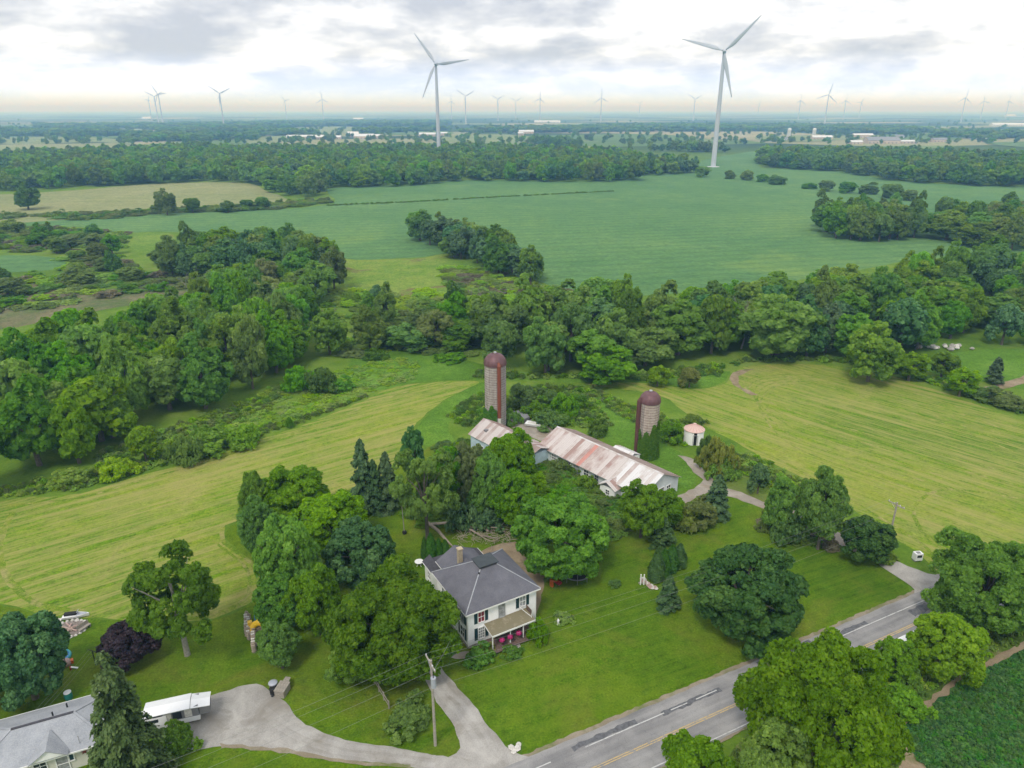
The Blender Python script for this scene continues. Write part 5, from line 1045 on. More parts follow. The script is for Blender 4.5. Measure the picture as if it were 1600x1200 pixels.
def wood_stuff(name, polys, sp, H, label, cols=('wood', 'wood', 'mid', 'blue'), seed=1, hv=0.34, wr=0.52, bank=None):
    pts = np.concatenate([fill(p, sp, seed + i) for i, p in enumerate(polys)]); pts = pts[in_view(pts, 120)]; rng = np.random.default_rng(seed + 99); n = len(pts)
    h = H * (1 + rng.uniform(-hv, hv, n)); w = sp * rng.uniform(.42, .76, n)
    s = np.stack([w / 5.0, w / 5.0, h / 12], 1); b = bank or FARM; kinds = [m for c in cols for m in b[c]]
    print(name, n); return scatter(name, pts, s, kinds, label, seed)
def tufts(name, polys, sp, h, label, cols=('weed',), seed=1, w=1.0, bank=None, hv=.4):
    pts = np.concatenate([fill(p, sp, seed + i) for i, p in enumerate(polys)]); pts = pts[in_view(pts, 60)]; rng = np.random.default_rng(seed + 7); n = len(pts)
    hh = h * rng.uniform(1 - hv, 1 + hv, n); ww = w * sp * rng.uniform(.5, .95, n)
    b = bank or LOW; kinds = [m for c in cols for m in b[c]]
    return scatter(name, pts, np.stack([ww, ww, hh], 1), kinds, label, seed)
# ------------------------------------------------------------------ far woods
Z = 13
wood_stuff('woodland', [[(-250, 300), (-60, 302), (0, 300), (60, 297), (200, 290), (330, 284), (395, 286), (425, 300), (445, 307), (480, 309), (508, 305), (516, 293), (600, 292), (640, 291), (720, 283), (800, 283), (900, 286), (990, 284), (1000, 276), (1085, 271), (1085, 248, Z), (1000, 238, Z), (940, 230, Z), (760, 224, Z), (600, 225, Z), (480, 226, Z), (380, 228, Z), (300, 224, Z), (150, 230, Z), (0, 236, Z), (-250, 236, Z)]], 13, 15, 'broad belt of mixed green woodland crossing the middle distance', ('wood', 'mid', 'blue', 'wood', 'walnut'), seed=101)
wood_stuff('woodland', [[(1187, 262), (1250, 266), (1320, 270), (1400, 285), (1500, 290), (1600, 293), (1900, 305), (1900, 240, Z), (1600, 238, Z), (1450, 232, Z), (1320, 230, Z), (1200, 230, Z), (1187, 235, Z)]], 13, 15, 'dense dark woodland right of the large right turbine', ('wood', 'wood', 'blue', 'mid'), seed=111)
wood_stuff('woodland', [[(960, 234), (1040, 237), (1190, 240), (1210, 236), (1190, 226, Z), (1090, 222, Z), (1000, 222, Z)], [(820, 224), (900, 226), (905, 223, 8), (850, 221, 8)]], 14, 14, 'dark wood behind the large right turbine', ('blue', 'wood'), seed=121)
FS = [([(-300, 214), (0, 213), (120, 214), (200, 212), (205, 203, 10), (100, 200, 10), (0, 199, 10), (-300, 200, 10)], 30), ([(190, 222), (260, 222), (400, 218), (420, 209), (300, 210), (200, 213)], 26), ([(262, 206), (380, 206), (500, 197), (620, 198), (700, 196), (700, 187, 12), (500, 187, 12), (300, 190, 12), (200, 194, 12)], 42),
      ([(560, 210), (640, 206), (690, 204), (690, 197, 10), (560, 200, 10)], 32), ([(725, 206), (830, 208), (930, 207), (930, 196, 12), (830, 195, 12), (740, 196, 12)], 34), ([(830, 207), (1100, 206), (1190, 205), (1400, 211), (1460, 206), (1400, 195, 12), (1200, 192, 12), (1000, 192, 12), (850, 195, 12)], 36),
      ([(1455, 214), (1530, 218), (1650, 216), (1650, 203, 12), (1500, 200, 12), (1470, 203, 12)], 32), ([(380, 204), (480, 207), (500, 213), (380, 212)], 30), ([(60, 204), (250, 200), (250, 196), (60, 196)], 44)]
for i, (p, sp) in enumerate(FS): wood_stuff('distant_woodland', [p], sp, 13, 'hazy blue strip of distant woodland', ('wood', 'blue', 'mid'), seed=200 + i * 7, wr=.7)
# scattered far trees around the farms
rng = np.random.default_rng(7); pp = []
for _ in range(900):
    px, py = rng.uniform(-20, 1620), 186 + 40 * rng.uniform() ** 0.7
    pp.append(P(px, py))
pp = np.array(pp); sc_ = rng.uniform(.6, 1.2, len(pp)) * (1 + pp[:, 1] / 9000); scatter('distant_trees', pp, np.stack([sc_, sc_, rng.uniform(.7, 1.1, len(pp))], 1), [m for c in ('wood', 'blue', 'mid') for m in FARM[c]], 'loose hedgerow trees scattered among the distant fields', 9)
# ------------------------------------------------------------------ woods made of single trees
ITREES = []
ADJ = {'m_wood': 'dark green', 'm_mid': 'mid green', 'm_walnut': 'fresh green', 'm_blue': 'bluish green', 'm_olive': 'greyish green', 'm_bright': 'bright green'}
def wood_trees(pts_px, sp, H, kinds, label, group, seed, hv=.25, wr=.62, clear=None):
    p = fill(pts_px, sp, seed); p = p[in_view(p, 40)]; rng = np.random.default_rng(seed); n = 0
    for x, y in p:
        k = kinds[int(rng.integers(len(kinds)))]; h = H * (1 + rng.uniform(-hv, hv)); q_ = rng.uniform(.68, 1.32); r = sp * wr * q_; h *= 1.22 - .2 * q_
        ITREES.append((x, y, h, r, k, ADJ[k] + ' ' + label, group))
# left walnut wood
wood_trees([(-140, 800), (0, 772), (60, 757), (130, 738), (160, 700), (250, 665), (330, 645), (390, 622), (440, 592), (470, 565), (492, 535), (480, 470, 9), (420, 455, 9), (330, 455, 9), (240, 480, 9), (150, 505, 9), (60, 530, 9), (-20, 560, 9), (-140, 600, 9)], 8.8, 15.0, ['m_walnut', 'm_walnut', 'm_mid', 'm_walnut', 'm_bright'], 'leafy walnut tree in the dense wood left of the hay field', 'trees of the left walnut wood', 301, .18, .60)
# grove beyond it
wood_trees([(250, 432), (330, 440), (400, 438), (440, 450), (528, 460), (522, 395, 9), (490, 372, 9), (380, 366, 9), (290, 380, 9), (255, 400, 9)], 9.5, 14, ['m_wood', 'm_wood', 'm_blue', 'm_mid'], 'tree in the grove below the left soybean strip', 'trees of the left grove', 311, .2)
wood_trees([(330, 470), (430, 480), (500, 478), (505, 450), (440, 445), (350, 450)], 9.5, 11, ['m_mid', 'm_bright', 'm_olive'], 'tree in front of the dark left grove', 'pale trees before the left grove', 321)
# centre clump that reaches into the soybeans
wood_trees([(622, 358), (650, 374), (690, 394), (735, 418), (775, 436), (830, 450), (870, 452), (890, 440), (860, 425, 6), (815, 385, 10), (780, 360, 10), (720, 345, 10), (650, 338, 10), (628, 345, 8)], 9.5, 14, ['m_wood', 'm_blue', 'm_wood', 'm_mid'], 'tree in the tapering clump inside the soybean field', 'trees of the clump in the soybean field', 331, .15)
# right clumps
wood_trees([(1270, 357), (1300, 374), (1350, 380), (1410, 380), (1440, 370), (1438, 340, 6), (1410, 320, 10), (1350, 318, 10), (1285, 325, 10)], 10, 15, ['m_wood', 'm_mid', 'm_wood'], 'rounded tree in the clump at the right edge of the soybeans', 'trees of the right clump', 341)
wood_trees([(1445, 372), (1500, 385), (1620, 395), (1680, 330, 10), (1600, 318, 10), (1500, 318, 10), (1450, 340, 8)], 12, 15, ['m_wood', 'm_mid', 'm_olive', 'm_mid'], 'tree in the far right wood above the belt', 'trees of the far right wood', 351)
# belt along the creek
wood_trees([(735, 575), (800, 583), (860, 590), (940, 592), (1010, 590), (1090, 578), (1150, 564), (1230, 560), (1330, 566), (1400, 575), (1440, 560), (1500, 545), (1600, 540), (1700, 545), (1700, 395, 12), (1600, 388, 12), (1500, 392, 12), (1430, 398, 12), (1380, 408, 12), (1290, 415, 12), (1220, 425, 12), (1130, 432, 12), (1050, 450, 12), (980, 448, 12), (910, 458, 8), (850, 470, 6), (790, 500, 4), (740, 530)], 10.8, 14, ['m_wood', 'm_mid', 'm_walnut', 'm_wood', 'm_blue', 'm_mid', 'm_bright'], 'leafy tree in the belt of woods behind the farm', 'trees of the belt behind the farm', 361, .28, .56)
wood_trees([(570, 560), (640, 552), (735, 575), (760, 540), (820, 480, 5), (700, 470, 4), (590, 475, 4), (545, 520)], 14, 9.5, ['m_mid', 'm_mid', 'm_olive', 'm_walnut', 'm_wood'], 'smaller loose tree in the thinner scrub left of the belt', 'small trees left of the belt', 371, .35, .40)
wood_trees([(-60, 480), (60, 470), (180, 455), (240, 440), (250, 410), (180, 395), (110, 395), (100, 425), (0, 440), (-60, 450)], 19, 7, ['m_mid', 'm_olive', 'm_wood'], 'low tree in the brush at the far left', 'low trees in the left brush', 381, .4, .27)
wood_trees([(-60, 395), (100, 396), (180, 390), (185, 372), (110, 362), (0, 362), (-60, 366)], 16, 6.5, ['m_wood', 'm_olive', 'm_mid'], 'low shrubby tree beside the left soybean strip', 'shrubby trees at the far left', 391, .3, .32)
# rows of hedge trees at the field edges
for x, yb, yt, w, l in ((40, 325, 287, 42, 'round dark tree alone at the left edge of the tan field'), (258, 333, 294, 32, 'tall dark tree alone before the tan field'), (300, 331, 306, 28, 'small pointed dark tree right of the tall one before the tan field'), (242, 333, 318, 16, 'small bush tree left of the tall dark tree'), (355, 331, 312, 26, 'low reddish green bush at the edge of the tan field'), (60, 372, 347, 26, 'small round dark bush left of the soybean strip'), (385, 326, 310, 24, 'bush at the right end of the tan field hedge'), (410, 325, 305, 26, 'taller bush at the right end of the tan field hedge')): tb('m_wood', x, yt, yb, w, l)
for x, yb, yt, w in ((1098, 275, 255, 26), (1140, 278, 262, 20), (1168, 280, 262, 22), (1192, 283, 268, 24), (1215, 287, 270, 28), (1265, 294, 282, 24), (1292, 297, 276, 28), (1325, 300, 278, 30), (1358, 302, 282, 34), (1395, 308, 280, 36), (1422, 312, 290, 30)): tb('m_mid', x, yt, yb, w, 'rounded green hedge tree beyond the soybeans near the turbine foot', 'hedge trees beyond the soybean field').location.z = -1.6
print('candidate wood trees', len(ITREES))
ITREES.sort(key=lambda t: math.hypot(t[0], t[1]))
NEARW, FARW = ITREES[:285], ITREES[285:]
for x, y, h, r, k, l, g in NEARW: plant(k, x, y, h, r, l, g, name='woodland_tree')
from collections import defaultdict
gg = defaultdict(list)
for t in FARW: gg[t[6]].append(t)
kmap = {'m_wood': 'wood', 'm_mid': 'mid', 'm_walnut': 'walnut', 'm_olive': 'olive', 'm_blue': 'blue', 'm_bright': 'walnut'}
for g, ts in gg.items():
    cols = sorted({kmap[t[4]] for t in ts}); scatter('woodland', np.array([(t[0], t[1]) for t in ts]), np.array([(t[3] / 5.2, t[3] / 5.2, t[2] / 12) for t in ts]), [m for c in cols for m in MIDM[c]], 'remaining ' + g, 77)
print('woods', round(time.time() - T0, 1))
# ------------------------------------------------------------------ single trees
tree('airy', 293, 1024, 850, 138, 'tall open maple with bare pale trunk alone in the left yard', rz=1.2)
tb('purple', 200, 966, 1050, 98, 'dark purple leaved maple behind the spruce')
tb('bluemaple', 36, 948, 1112, 138, 'large dark green maple at the left edge behind the cottage', variant=1)
tb('bluemaple', -60, 960, 1120, 130, 'dark maple cut off by the left edge of the picture', variant=0)
tree('spruce_y', 212, 1228, 1012, 118, 'tall yellowish green spruce in front of the cottage')
tb('green', 437, 973, 1052, 64, 'small round tree beside the firewood stacks', variant=1)
G1 = [('green', 398, 733, 832, 56, 'dark narrow tree at the far left corner of the walnut grove'), ('bright', 460, 724, 830, 110, 'bright green walnut at the back of the grove left of the house'), ('bright', 518, 765, 870, 116, 'bright walnut beside the dark blue green maple'),
      ('bright', 448, 790, 960, 112, 'large bright walnut at the left side of the grove'), ('bluemaple', 560, 805, 925, 122, 'dark blue green maple in the middle of the grove'), ('walnut', 440, 895, 995, 88, 'lower green tree at the foot of the grove near the firewood'),
      ('walnut', 492, 880, 1000, 84, 'shaded green tree between the grove and the big front walnut'), ('walnut', 405, 780, 880, 66, 'walnut at the left rim of the grove'), ('green', 455, 850, 960, 80, 'green tree inside the grove below the bright walnut')]
for k, cx, yt, yb, w, l in G1: tb(k, cx, yt, yb, w, l)
tb('hugem', 610, 886, 1076, 200, 'huge spreading walnut covering the left side of the white house', variant=1, rz=.4)
tb('walnut', 545, 1000, 1075, 70, 'low leafy walnut bough beside the utility wires')
tree('spruce', 571, 800, 682, 56, 'tall pointed spruce behind the grove'); tree('spruce', 607, 795, 702, 48, 'second pointed spruce just right of the tallest one')
tree('spruce', 588, 800, 715, 40, 'shorter spruce between the two tall ones')
tree('airyb', 668, 845, 690, 92, 'tall light green walnut with bare trunk behind the house', rz=2.0)
G2 = [('m_blue', 645, 660, 745, 40, 'dark bluish tree above the light green walnut'), ('green', 702, 690, 800, 66, 'dark green tree behind the light walnut'), ('n_olive', 728, 682, 800, 70, 'grey green tree in the dark thicket behind the house'), ('green', 765, 700, 810, 66, 'green tree in the thicket behind the brush pile'),
      ('green', 800, 735, 830, 70, 'green tree beside the large round one behind the house'), ('bright', 768, 690, 770, 60, 'tall light tree in the thicket below the old barn'), ('walnut', 800, 668, 768, 78, 'bright leafy tree hiding the end of the old barn'), ('walnut', 830, 735, 805, 66, 'leafy tree before the long barn wall'),
      ('walnut', 862, 765, 815, 52, 'lower leafy tree before the long barn wall'), ('chestnut', 878, 762, 914, 166, 'huge round green tree right behind the white house'), ('green', 925, 785, 850, 52, 'green tree at the right shoulder of the round one'), ('walnut', 1004, 748, 845, 78, 'leafy tree hiding the right gable of the long barn'),
      ('green', 1042, 764, 830, 54, 'darker leafy tree by the barn gable'), ('green', 750, 745, 810, 52, 'low dark tree in the thicket'), ('maple', 1356, 805, 884, 88, 'dark rounded maple at the end of the lane row'), ('maple', 1170, 843, 1012, 188, 'huge round dark maple alone on the front lawn'),
      ('green', 1221, 740, 836, 54, 'green tree in the row beside the farm lane'), ('bright', 1288, 736, 860, 74, 'tall pointed bright green tree in the lane row'), ('m_blue', 1187, 718, 772, 36, 'small bluish tree at the left end of the lane row'), 
      ('m_bright', 1250, 748, 795, 30, 'slim tree at the back of the lane row')]
for k, cx, yt, yb, w, l in G2: tb(k, cx, yt, yb, w, l)
G3 = [('hugew', 1545, 832, 1000, 165, 'large leafy walnut overhanging the road at the right'), ('walnut', 1620, 860, 985, 110, 'walnut cut by the right edge above the road'), ('bright', 1482, 950, 1080, 118, 'bright green tree on the verge beside the soybean corner'), ('huge', 1285, 985, 1262, 240, 'huge bright green walnut in front of the road at the bottom'),
      ('bright', 1088, 1142, 1290, 120, 'bright leafy tree top at the bottom edge of the picture'), ('walnut', 1215, 1120, 1290, 120, 'lower walnut at the bottom beside the huge one'), ('bright', 1355, 1110, 1260, 110, 'leafy lower tree right of the huge walnut'), ('bright', 1402, 992, 1070, 60, 'slim young tree on the roadside by the hidden white car')]
for k, cx, yt, yb, w, l in G3: tb(k, cx, yt, yb, w, l, rz=.8)
G4 = [('m_mid', 948, 540, 602, 86, 'broad round tree standing out at the foot of the belt'), ('m_yellow', 1078, 570, 606, 38, 'yellowish round bush near the hay field corner'), ('m_bright', 1028, 568, 604, 34, 'small bright bush near the short silo meadow'), ('m_walnut', 1364, 502, 596, 82, 'bright pyramidal tree in front of the belt on the right'), ('m_bright', 1424, 546, 596, 52, 'round bright tree right of the pyramidal one'),
      ('m_lime', 1504, 570, 620, 48, 'bright round tree alone at the far right yard'), ('spruce_m', 1557, 556, 598, 30, 'small dark blue conifer at the right yard'), ('m_mid', 1475, 545, 592, 46, 'dark loose tree behind the right yard'), ('m_walnut', 512, 482, 552, 56, 'single round tree standing in the meadow gap'), ('m_lime', 222, 658, 722, 52, 'bright lime green young tree below the left wood'),
      ('m_bright', 1220, 455, 560, 118, 'large bright green tree standing in the belt'), ('m_walnut', 600, 445, 510, 44, 'dark small tree in the scrub gap'), ('m_blue', 590, 440, 500, 34, 'dark bluish tree in the scrub gap'), ('m_olive', 680, 480, 540, 60, 'pale round tree in the scrub left of the belt'), ('m_olive', 410, 435, 505, 90, 'pale yellowish tree at the back of the walnut wood')]
for k, cx, yt, yb, w, l in G4: tb(k, cx, yt, yb, w, l)
tree('spruce', 1118, 806, 738, 48, 'dark spruce beside the farm lane'); tree('spruce_m', 1034, 852, 804, 44, 'grey green loose spruce behind the cedars'); tree('spruce', 1043, 950, 896, 42, 'small dark spruce alone on the front lawn')
for x, b, t, w, l in ((1025, 906, 860, 24, 'front left cedar of the group on the lawn'), (1036, 899, 856, 21, 'second cedar of the group on the lawn'), (1048, 892, 850, 21, 'third cedar of the group on the lawn'), (1060, 886, 848, 22, 'right rear cedar of the group on the lawn'), (1028, 888, 852, 18, 'small cedar at the back of the lawn group'),
                      (664, 872, 838, 11, 'thin dark cedar left of the hedge behind the house'), (674, 872, 832, 18, 'tallest cedar of the hedge behind the house'), (686, 870, 840, 14, 'low cedar in the hedge behind the house'), (696, 868, 842, 14, 'right cedar of the hedge behind the house')): tree('cedar', x, b, t, w, l)
def dead_tree(cx, yb, yt, label):
    x, y = P(cx, yb); H = HT(cx, yb, yt) * 1.0; t = thing('dead_tree', (x, y, 0), label, 'dead tree'); rn = random.Random(cx); m = MB()
    def br(p, d, l, r, k):
        q = p + d * l; m.tube([p, p.lerp(q, .5) + Vector((rn.uniform(-.1, .1) * l, rn.uniform(-.1, .1) * l, 0)), q], [r, r * .75, r * .45], 5)
        if k < 4:
            for _ in range(3): e = (d + Vector((rn.uniform(-.8, .8), rn.uniform(-.8, .8), rn.uniform(-.1, .5)))).normalized(); br(p.lerp(q, rn.uniform(.6, 1)), e, l * rn.uniform(.5, .75), r * .45, k + 1)
    br(Vector((0, 0, -.2)), Vector((0, 0, 1)), H * .5, .28, 0); m.build('bare_branches', 'pale_bark', t)
dead_tree(1158, 545, 468, 'pale grey bare dead tree standing in the belt of woods'); dead_tree(738, 510, 452, 'grey bare snag in the scrub left of the belt'); dead_tree(352, 430, 392, 'grey bare tree at the front of the left grove'); dead_tree(300, 470, 425, 'small bare snag at the back of the walnut wood')
# shrubs that one can tell apart
S = [('s_mid', 268, 1130, 1186, 66, 'rounded dark green bush at the foot of the spruce'), ('s_bright', 640, 1096, 1148, 74, 'feathery green sumac bush beside the utility pole'), ('s_blue', 722, 784, 830, 58, 'blue green bush mound behind the house'), ('s_blue', 762, 790, 828, 50, 'second blue green bush mound behind the house'), ('s_olive', 1095, 776, 826, 62, 'grey green lilac mound beside the dark spruce'), ('s_olive', 1070, 790, 830, 50, 'grey green lilac mound left of the larger one'),
     ('s_maple', 1106, 684, 716, 30, 'dark bush beside the round grain bin'), ('s_yellow', 1122, 686, 742, 60, 'yellow green bush before the round grain bin'), ('s_mid', 1130, 715, 750, 50, 'green bush under the yellow green one'), ('s_mid', 934, 652, 682, 32, 'small round green bush behind the long barn'), ('s_mid', 842, 968, 1004, 36, 'dark bush at the right end of the porch'), ('s_bright', 800, 1010, 1030, 34, 'light green hosta clump before the porch'),
     ('s_yellow', 762, 1004, 1022, 22, 'yellow bush at the corner of the porch'), ('s_dark', 748, 1008, 1042, 44, 'dark bush below the front corner of the house'), ('s_bright', 1414, 1075, 1124, 70, 'bright low bush beside the soybean corner'), ('s_bright', 1372, 1060, 1100, 50, 'green sucker bush behind the huge walnut'), ('s_mid', 1412, 1030, 1072, 60, 'leafy bush by the hidden white car'),
     ('s_dark', 1385, 862, 880, 34, 'low dark hedge bush at the hay field edge'), ('s_dark', 1230, 800, 850, 60, 'brushy thicket under the lane row'), ('s_mid', 1195, 812, 832, 24, 'small dark bush at the lane row foot'), ('s_dark', 855, 608, 636, 40, 'dark round bush in the scrub behind the tall silo'), ('s_mid', 838, 622, 652, 40, 'green bush in the scrub behind the tall silo'), ('s_mid', 880, 615, 650, 50, 'green bush mound behind the old barn'),
     ('s_mid', 900, 610, 640, 34, 'small bush right of the silo scrub'), ('s_dark', 820, 598, 640, 50, 'leafy dark bush behind the tall silo'), ('s_mid', 860, 640, 668, 56, 'low bush mound at the edge of the farmyard'), ('s_bright', 800, 640, 664, 30, 'low bush right of the tall silo foot'), ('s_bright', 1050, 658, 690, 42, 'bush beside the short silo'), ('s_mid', 1084, 648, 664, 36, 'green bush behind the round bin'),
     ('s_dark', 500, 572, 612, 50, 'dark mound of shrubs in the left meadow'), ('s_mid', 530, 590, 612, 40, 'green mound right of the dark one in the left meadow'), ('s_bright', 470, 575, 610, 60, 'pale shrub mound at the wood corner'), ('s_dark', 586, 545, 562, 40, 'dark low shrub mound in the mown strip'), ('s_bright', 380, 665, 700, 60, 'tall green shrub mound on the meadow edge'), ('s_bright', 330, 670, 712, 90, 'wide green shrub mound on the meadow edge'), ('s_mid', 290, 680, 725, 60, 'green shrub mound left of the wide one'),
     ('s_weed', 180, 715, 748, 60, 'yellowish shrub mound below the left wood'), ('s_weed', 110, 730, 760, 60, 'yellow green weeds mound below the left wood'), ('s_dark', 452, 650, 668, 12, 'tiny dark bush alone in the meadow'), ('s_dark', 1575, 612, 640, 60, 'dark low hedge at the right hay field edge'), ('s_dark', 1535, 600, 626, 50, 'dark low hedge left of the longer one'),
     ('s_weed', 880, 958, 974, 34, 'round flower bed of mixed plants on the lawn'), ('s_dark', 961, 906, 918, 20, 'low ring of plants on the lawn'), ('s_mid', 905, 722, 745, 36, 'weedy shrub against the long barn wall'), ('s_olive', 880, 712, 738, 40, 'pale weedy shrub against the long barn wall'), ('s_mid', 915, 742, 768, 40, 'green shrub before the small white shed'), ('s_mid', 870, 690, 720, 34, 'small shrub at the left of the long barn wall'), ('s_bright', 955, 700, 720, 24, 'small shrub hidden behind the barn')]
for k, cx, yt, yb, w, l in S:
    if 'cy' in l: pass
    tb(k, cx, yt, yb, w, l)
# ------------------------------------------------------------------ loose vegetation
tufts('tall_weeds', [[(-60, 792), (0, 778), (125, 766), (208, 741), (333, 707), (396, 685), (480, 658), (574, 621), (570, 618), (478, 650), (390, 672), (325, 690), (200, 722), (120, 745), (0, 762), (-60, 772)]], 1.0, .75, 'band of tall uncut grass along the left hay field', ('weed', 'weed', 'weeddark', 'olive'), 401)
tufts('tall_weeds', [[(480, 652), (574, 615), (600, 606), (592, 600), (540, 602), (480, 618), (420, 640), (370, 660), (300, 690), (400, 672)], [(440, 600), (540, 575), (600, 560), (640, 560), (655, 575), (650, 592), (600, 604), (560, 598), (480, 615), (400, 640)]], 2.3, .35, 'rough tall meadow plants between the wood and the hay field', ('weed',), 411)
tufts('tall_weeds', [[(-40, 775), (60, 755), (200, 715), (330, 680), (430, 640), (440, 600), (380, 630), (260, 670), (160, 705), (130, 735), (0, 765)]], 1.6, .8, 'weeds at the foot of the left wood', ('weed', 'weed', 'olive', 'weeddark'), 421)
tufts('tall_weeds', [[(700, 650), (720, 630), (752, 615), (790, 615), (800, 650), (770, 662), (720, 668)], [(800, 610), (850, 603), (910, 606), (930, 630), (960, 665), (930, 670), (870, 668), (820, 650), (790, 640)]], 1.3, .8, 'weedy growth round the tall silo', ('weed', 'weeddark', 'weeddark'), 431)
tufts('tall_weeds', [[(910, 612), (925, 606), (1000, 640), (1040, 650), (1060, 660), (1070, 700), (1040, 690), (1030, 665), (990, 660), (940, 635)], [(1130, 700), (1180, 715), (1250, 750), (1300, 790), (1290, 800), (1220, 770), (1160, 740), (1120, 730)]], 1.2, .75, 'weedy strip along the edge of the right hay field', ('weed', 'weed', 'weeddark', 'olive'), 441)
tufts('tall_weeds', [[(740, 592), (900, 592), (1000, 594), (1120, 588), (1135, 575), (1120, 570), (1000, 584), (900, 586), (800, 582), (740, 580)], [(1135, 575), (1160, 566), (1300, 566), (1400, 584), (1480, 608), (1600, 648), (1600, 635), (1480, 596), (1410, 578), (1300, 560), (1160, 560)]], 1.9, 1.0, 'tall weeds along the foot of the belt of woods', ('weed', 'weeddark', 'weeddark'), 451)
tufts('low_scrub', [[(560, 560), (640, 552), (735, 575), (760, 540), (820, 470), (760, 440), (640, 460), (540, 450), (500, 470), (510, 530)]], 6.0, .65, 'low scrub among the loose trees left of the belt', ('mid', 'olive', 'weed', 'weed'), 461, .32, bank={**SHM})
tufts('low_scrub', [[(-60, 500), (0, 492), (100, 478), (200, 462), (300, 452), (330, 440), (250, 425), (180, 398), (100, 395), (100, 428), (0, 440), (-60, 440)], [(-60, 395), (190, 392), (200, 365), (100, 356), (-60, 360)]], 7.5, .8, 'grey and brown brush at the far left', ('olive', 'olive', 'dry', 'weed', 'mid', 'walnut'), 471, .33, bank=SHM)
tufts('low_scrub', [[(690, 420), (760, 420), (840, 450), (900, 455), (880, 470), (780, 470), (700, 450)]], 4.5, .6, 'brownish brush under the centre clump', ('olive', 'dry', 'weed', 'weed'), 481, .5, bank=SHM)
tufts('hedge_brush', [[(-20, 345), (60, 338), (120, 345), (190, 340), (260, 333), (360, 331), (430, 327), (515, 318), (512, 312), (430, 318), (360, 325), (260, 328), (120, 336), (-20, 338)]], 6, 1.0, 'hedge of brush between the tan field and the soybeans', ('wood', 'mid', 'olive', 'olive'), 491, .5, bank=SHM)
tufts('hedge_line', [[(512, 322), (640, 316.5), (760, 309.5), (900, 302.2), (960, 299.4), (960, 298.6), (900, 301.4), (760, 308.7), (640, 315.6), (512, 320.5)]], 2.2, .9, 'thin dark hedge line across the soybean field', ('weeddark',), 495, .8)
tufts('undergrowth', [[(640, 830), (700, 815), (780, 820), (850, 840), (900, 860), (980, 830), (1000, 800), (960, 780), (880, 745), (800, 700), (740, 690), (690, 700), (690, 770), (640, 800)]], 2.0, .5, 'shaded undergrowth beneath the trees behind the house', ('wood', 'mid', 'weeddark', 'mid'), 501, .6, bank={**SHM})
tufts('undergrowth', [[(845, 705), (960, 765), (985, 790), (950, 800), (880, 750), (830, 720)]], 1.5, .35, 'weeds growing against the long barn wall', ('mid', 'weeddark', 'olive'), 511, .7, bank=SHM)
tufts('undergrowth', [[(1195, 800), (1250, 822), (1300, 845), (1300, 858), (1240, 845), (1200, 825)]], 1.3, .4, 'brushy undergrowth along the lane row', ('wood', 'dry', 'weeddark'), 521, .7, bank=SHM)
tufts('roadside_growth', [[(1100, 1240), (1190, 1135), (1376, 1050), (1420, 1040), (1500, 1010), (1600, 970), (1700, 930), (1700, 960), (1600, 1000), (1540, 1030), (1440, 1090), (1370, 1160), (1350, 1260)]], .9, .6, 'rough growth on the verge by the soybean corner', ('weed', 'weed', 'weeddark', 'olive'), 531)
tufts('soybean_plants', [[(1400, 1155), (1428, 1128), (1470, 1097), (1505, 1068), (1545, 1048), (1600, 1021), (1720, 965), (1900, 1060), (1800, 1300), (1470, 1300), (1460, 1210), (1425, 1172)]], .62, .5, 'leafy soybean plants in the bottom right corner', ('crop',), 541, 1.25, hv=.25)
tufts('flower_clump', [[(868, 975), (892, 975), (896, 962), (870, 960)]], .5, .5, 'mixed flowers in the round lawn bed', ('yellow', 'olive', 'weeddark'), 551)
print('plants', round(time.time() - T0, 1))
# ------------------------------------------------------------------ small things
R_ = random.Random(3)
def onp(name, px, py, label, cat, rz=0.0, group=None): return thing(name, (*P(px, py), 0), label, cat, math.radians(rz), group)
# camper trailer beside the spruce
t = onp('camper_trailer', 284, 1126, 'white camper trailer with open awning beside the spruce', 'camper', 18)
MB().box(-3.1, 2.0, -.95, .95, .5, 1.05).build('body', 'vehicle_white', t)
MB().box(-3.05, 1.95, -.9, .9, 1.05, 2.3).build('tent_side', 'grey_panel', t)
MB().slab([(-3.2, -1.1, 2.36), (1.2, -1.1, 2.36), (1.2, 0, 2.6), (-3.2, 0, 2.6)], .1).slab([(-3.2, 1.1, 2.36), (1.2, 1.1, 2.36), (1.2, 0, 2.6), (-3.2, 0, 2.6)], .1).build('roof', 'vehicle_white', t)
MB().slab([(1.24, -1.05, 2.3), (3.1, -1.0, 2.1), (3.1, 0, 2.3), (1.24, 0, 2.5)], .08).slab([(1.24, 1.05, 2.3), (3.1, 1.0, 2.1), (3.1, 0, 2.3), (1.24, 0, 2.5)], .08).build('bed_roof', 'vehicle_white', t)
MB().box(2.02, 3.0, -.9, .9, 1.1, 2.0).build('bed_end', 'grey_panel', t)
for x in (-1.9, -.1): MB().box(x - .42, x + .42, -.93, -.905, 1.2, 2.1).build('window', 'dark_glass', t)
MB().box(.6, 1.3, -.935, -.905, 1.15, 2.15).build('tent_panel', 'pale_stone', t); MB().box(-1.35, -.65, -.935, -.905, 1.15, 2.15).build('tent_panel', 'pale_stone', t)
for y in (-.97, .97): MB().tube([(-.2, y - .09, .34), (-.2, y + .09, .34)], .34, 16).build('wheel', 'dark_rubber', t)
m = MB(); m.bar((-3.1, -.4, .5), (-4.6, 0, .45), .09); m.bar((-3.1, .4, .5), (-4.6, 0, .45), .09); m.bar((-4.4, 0, 0), (-4.4, 0, .6), .07); m.build('hitch', 'black_metal', t)
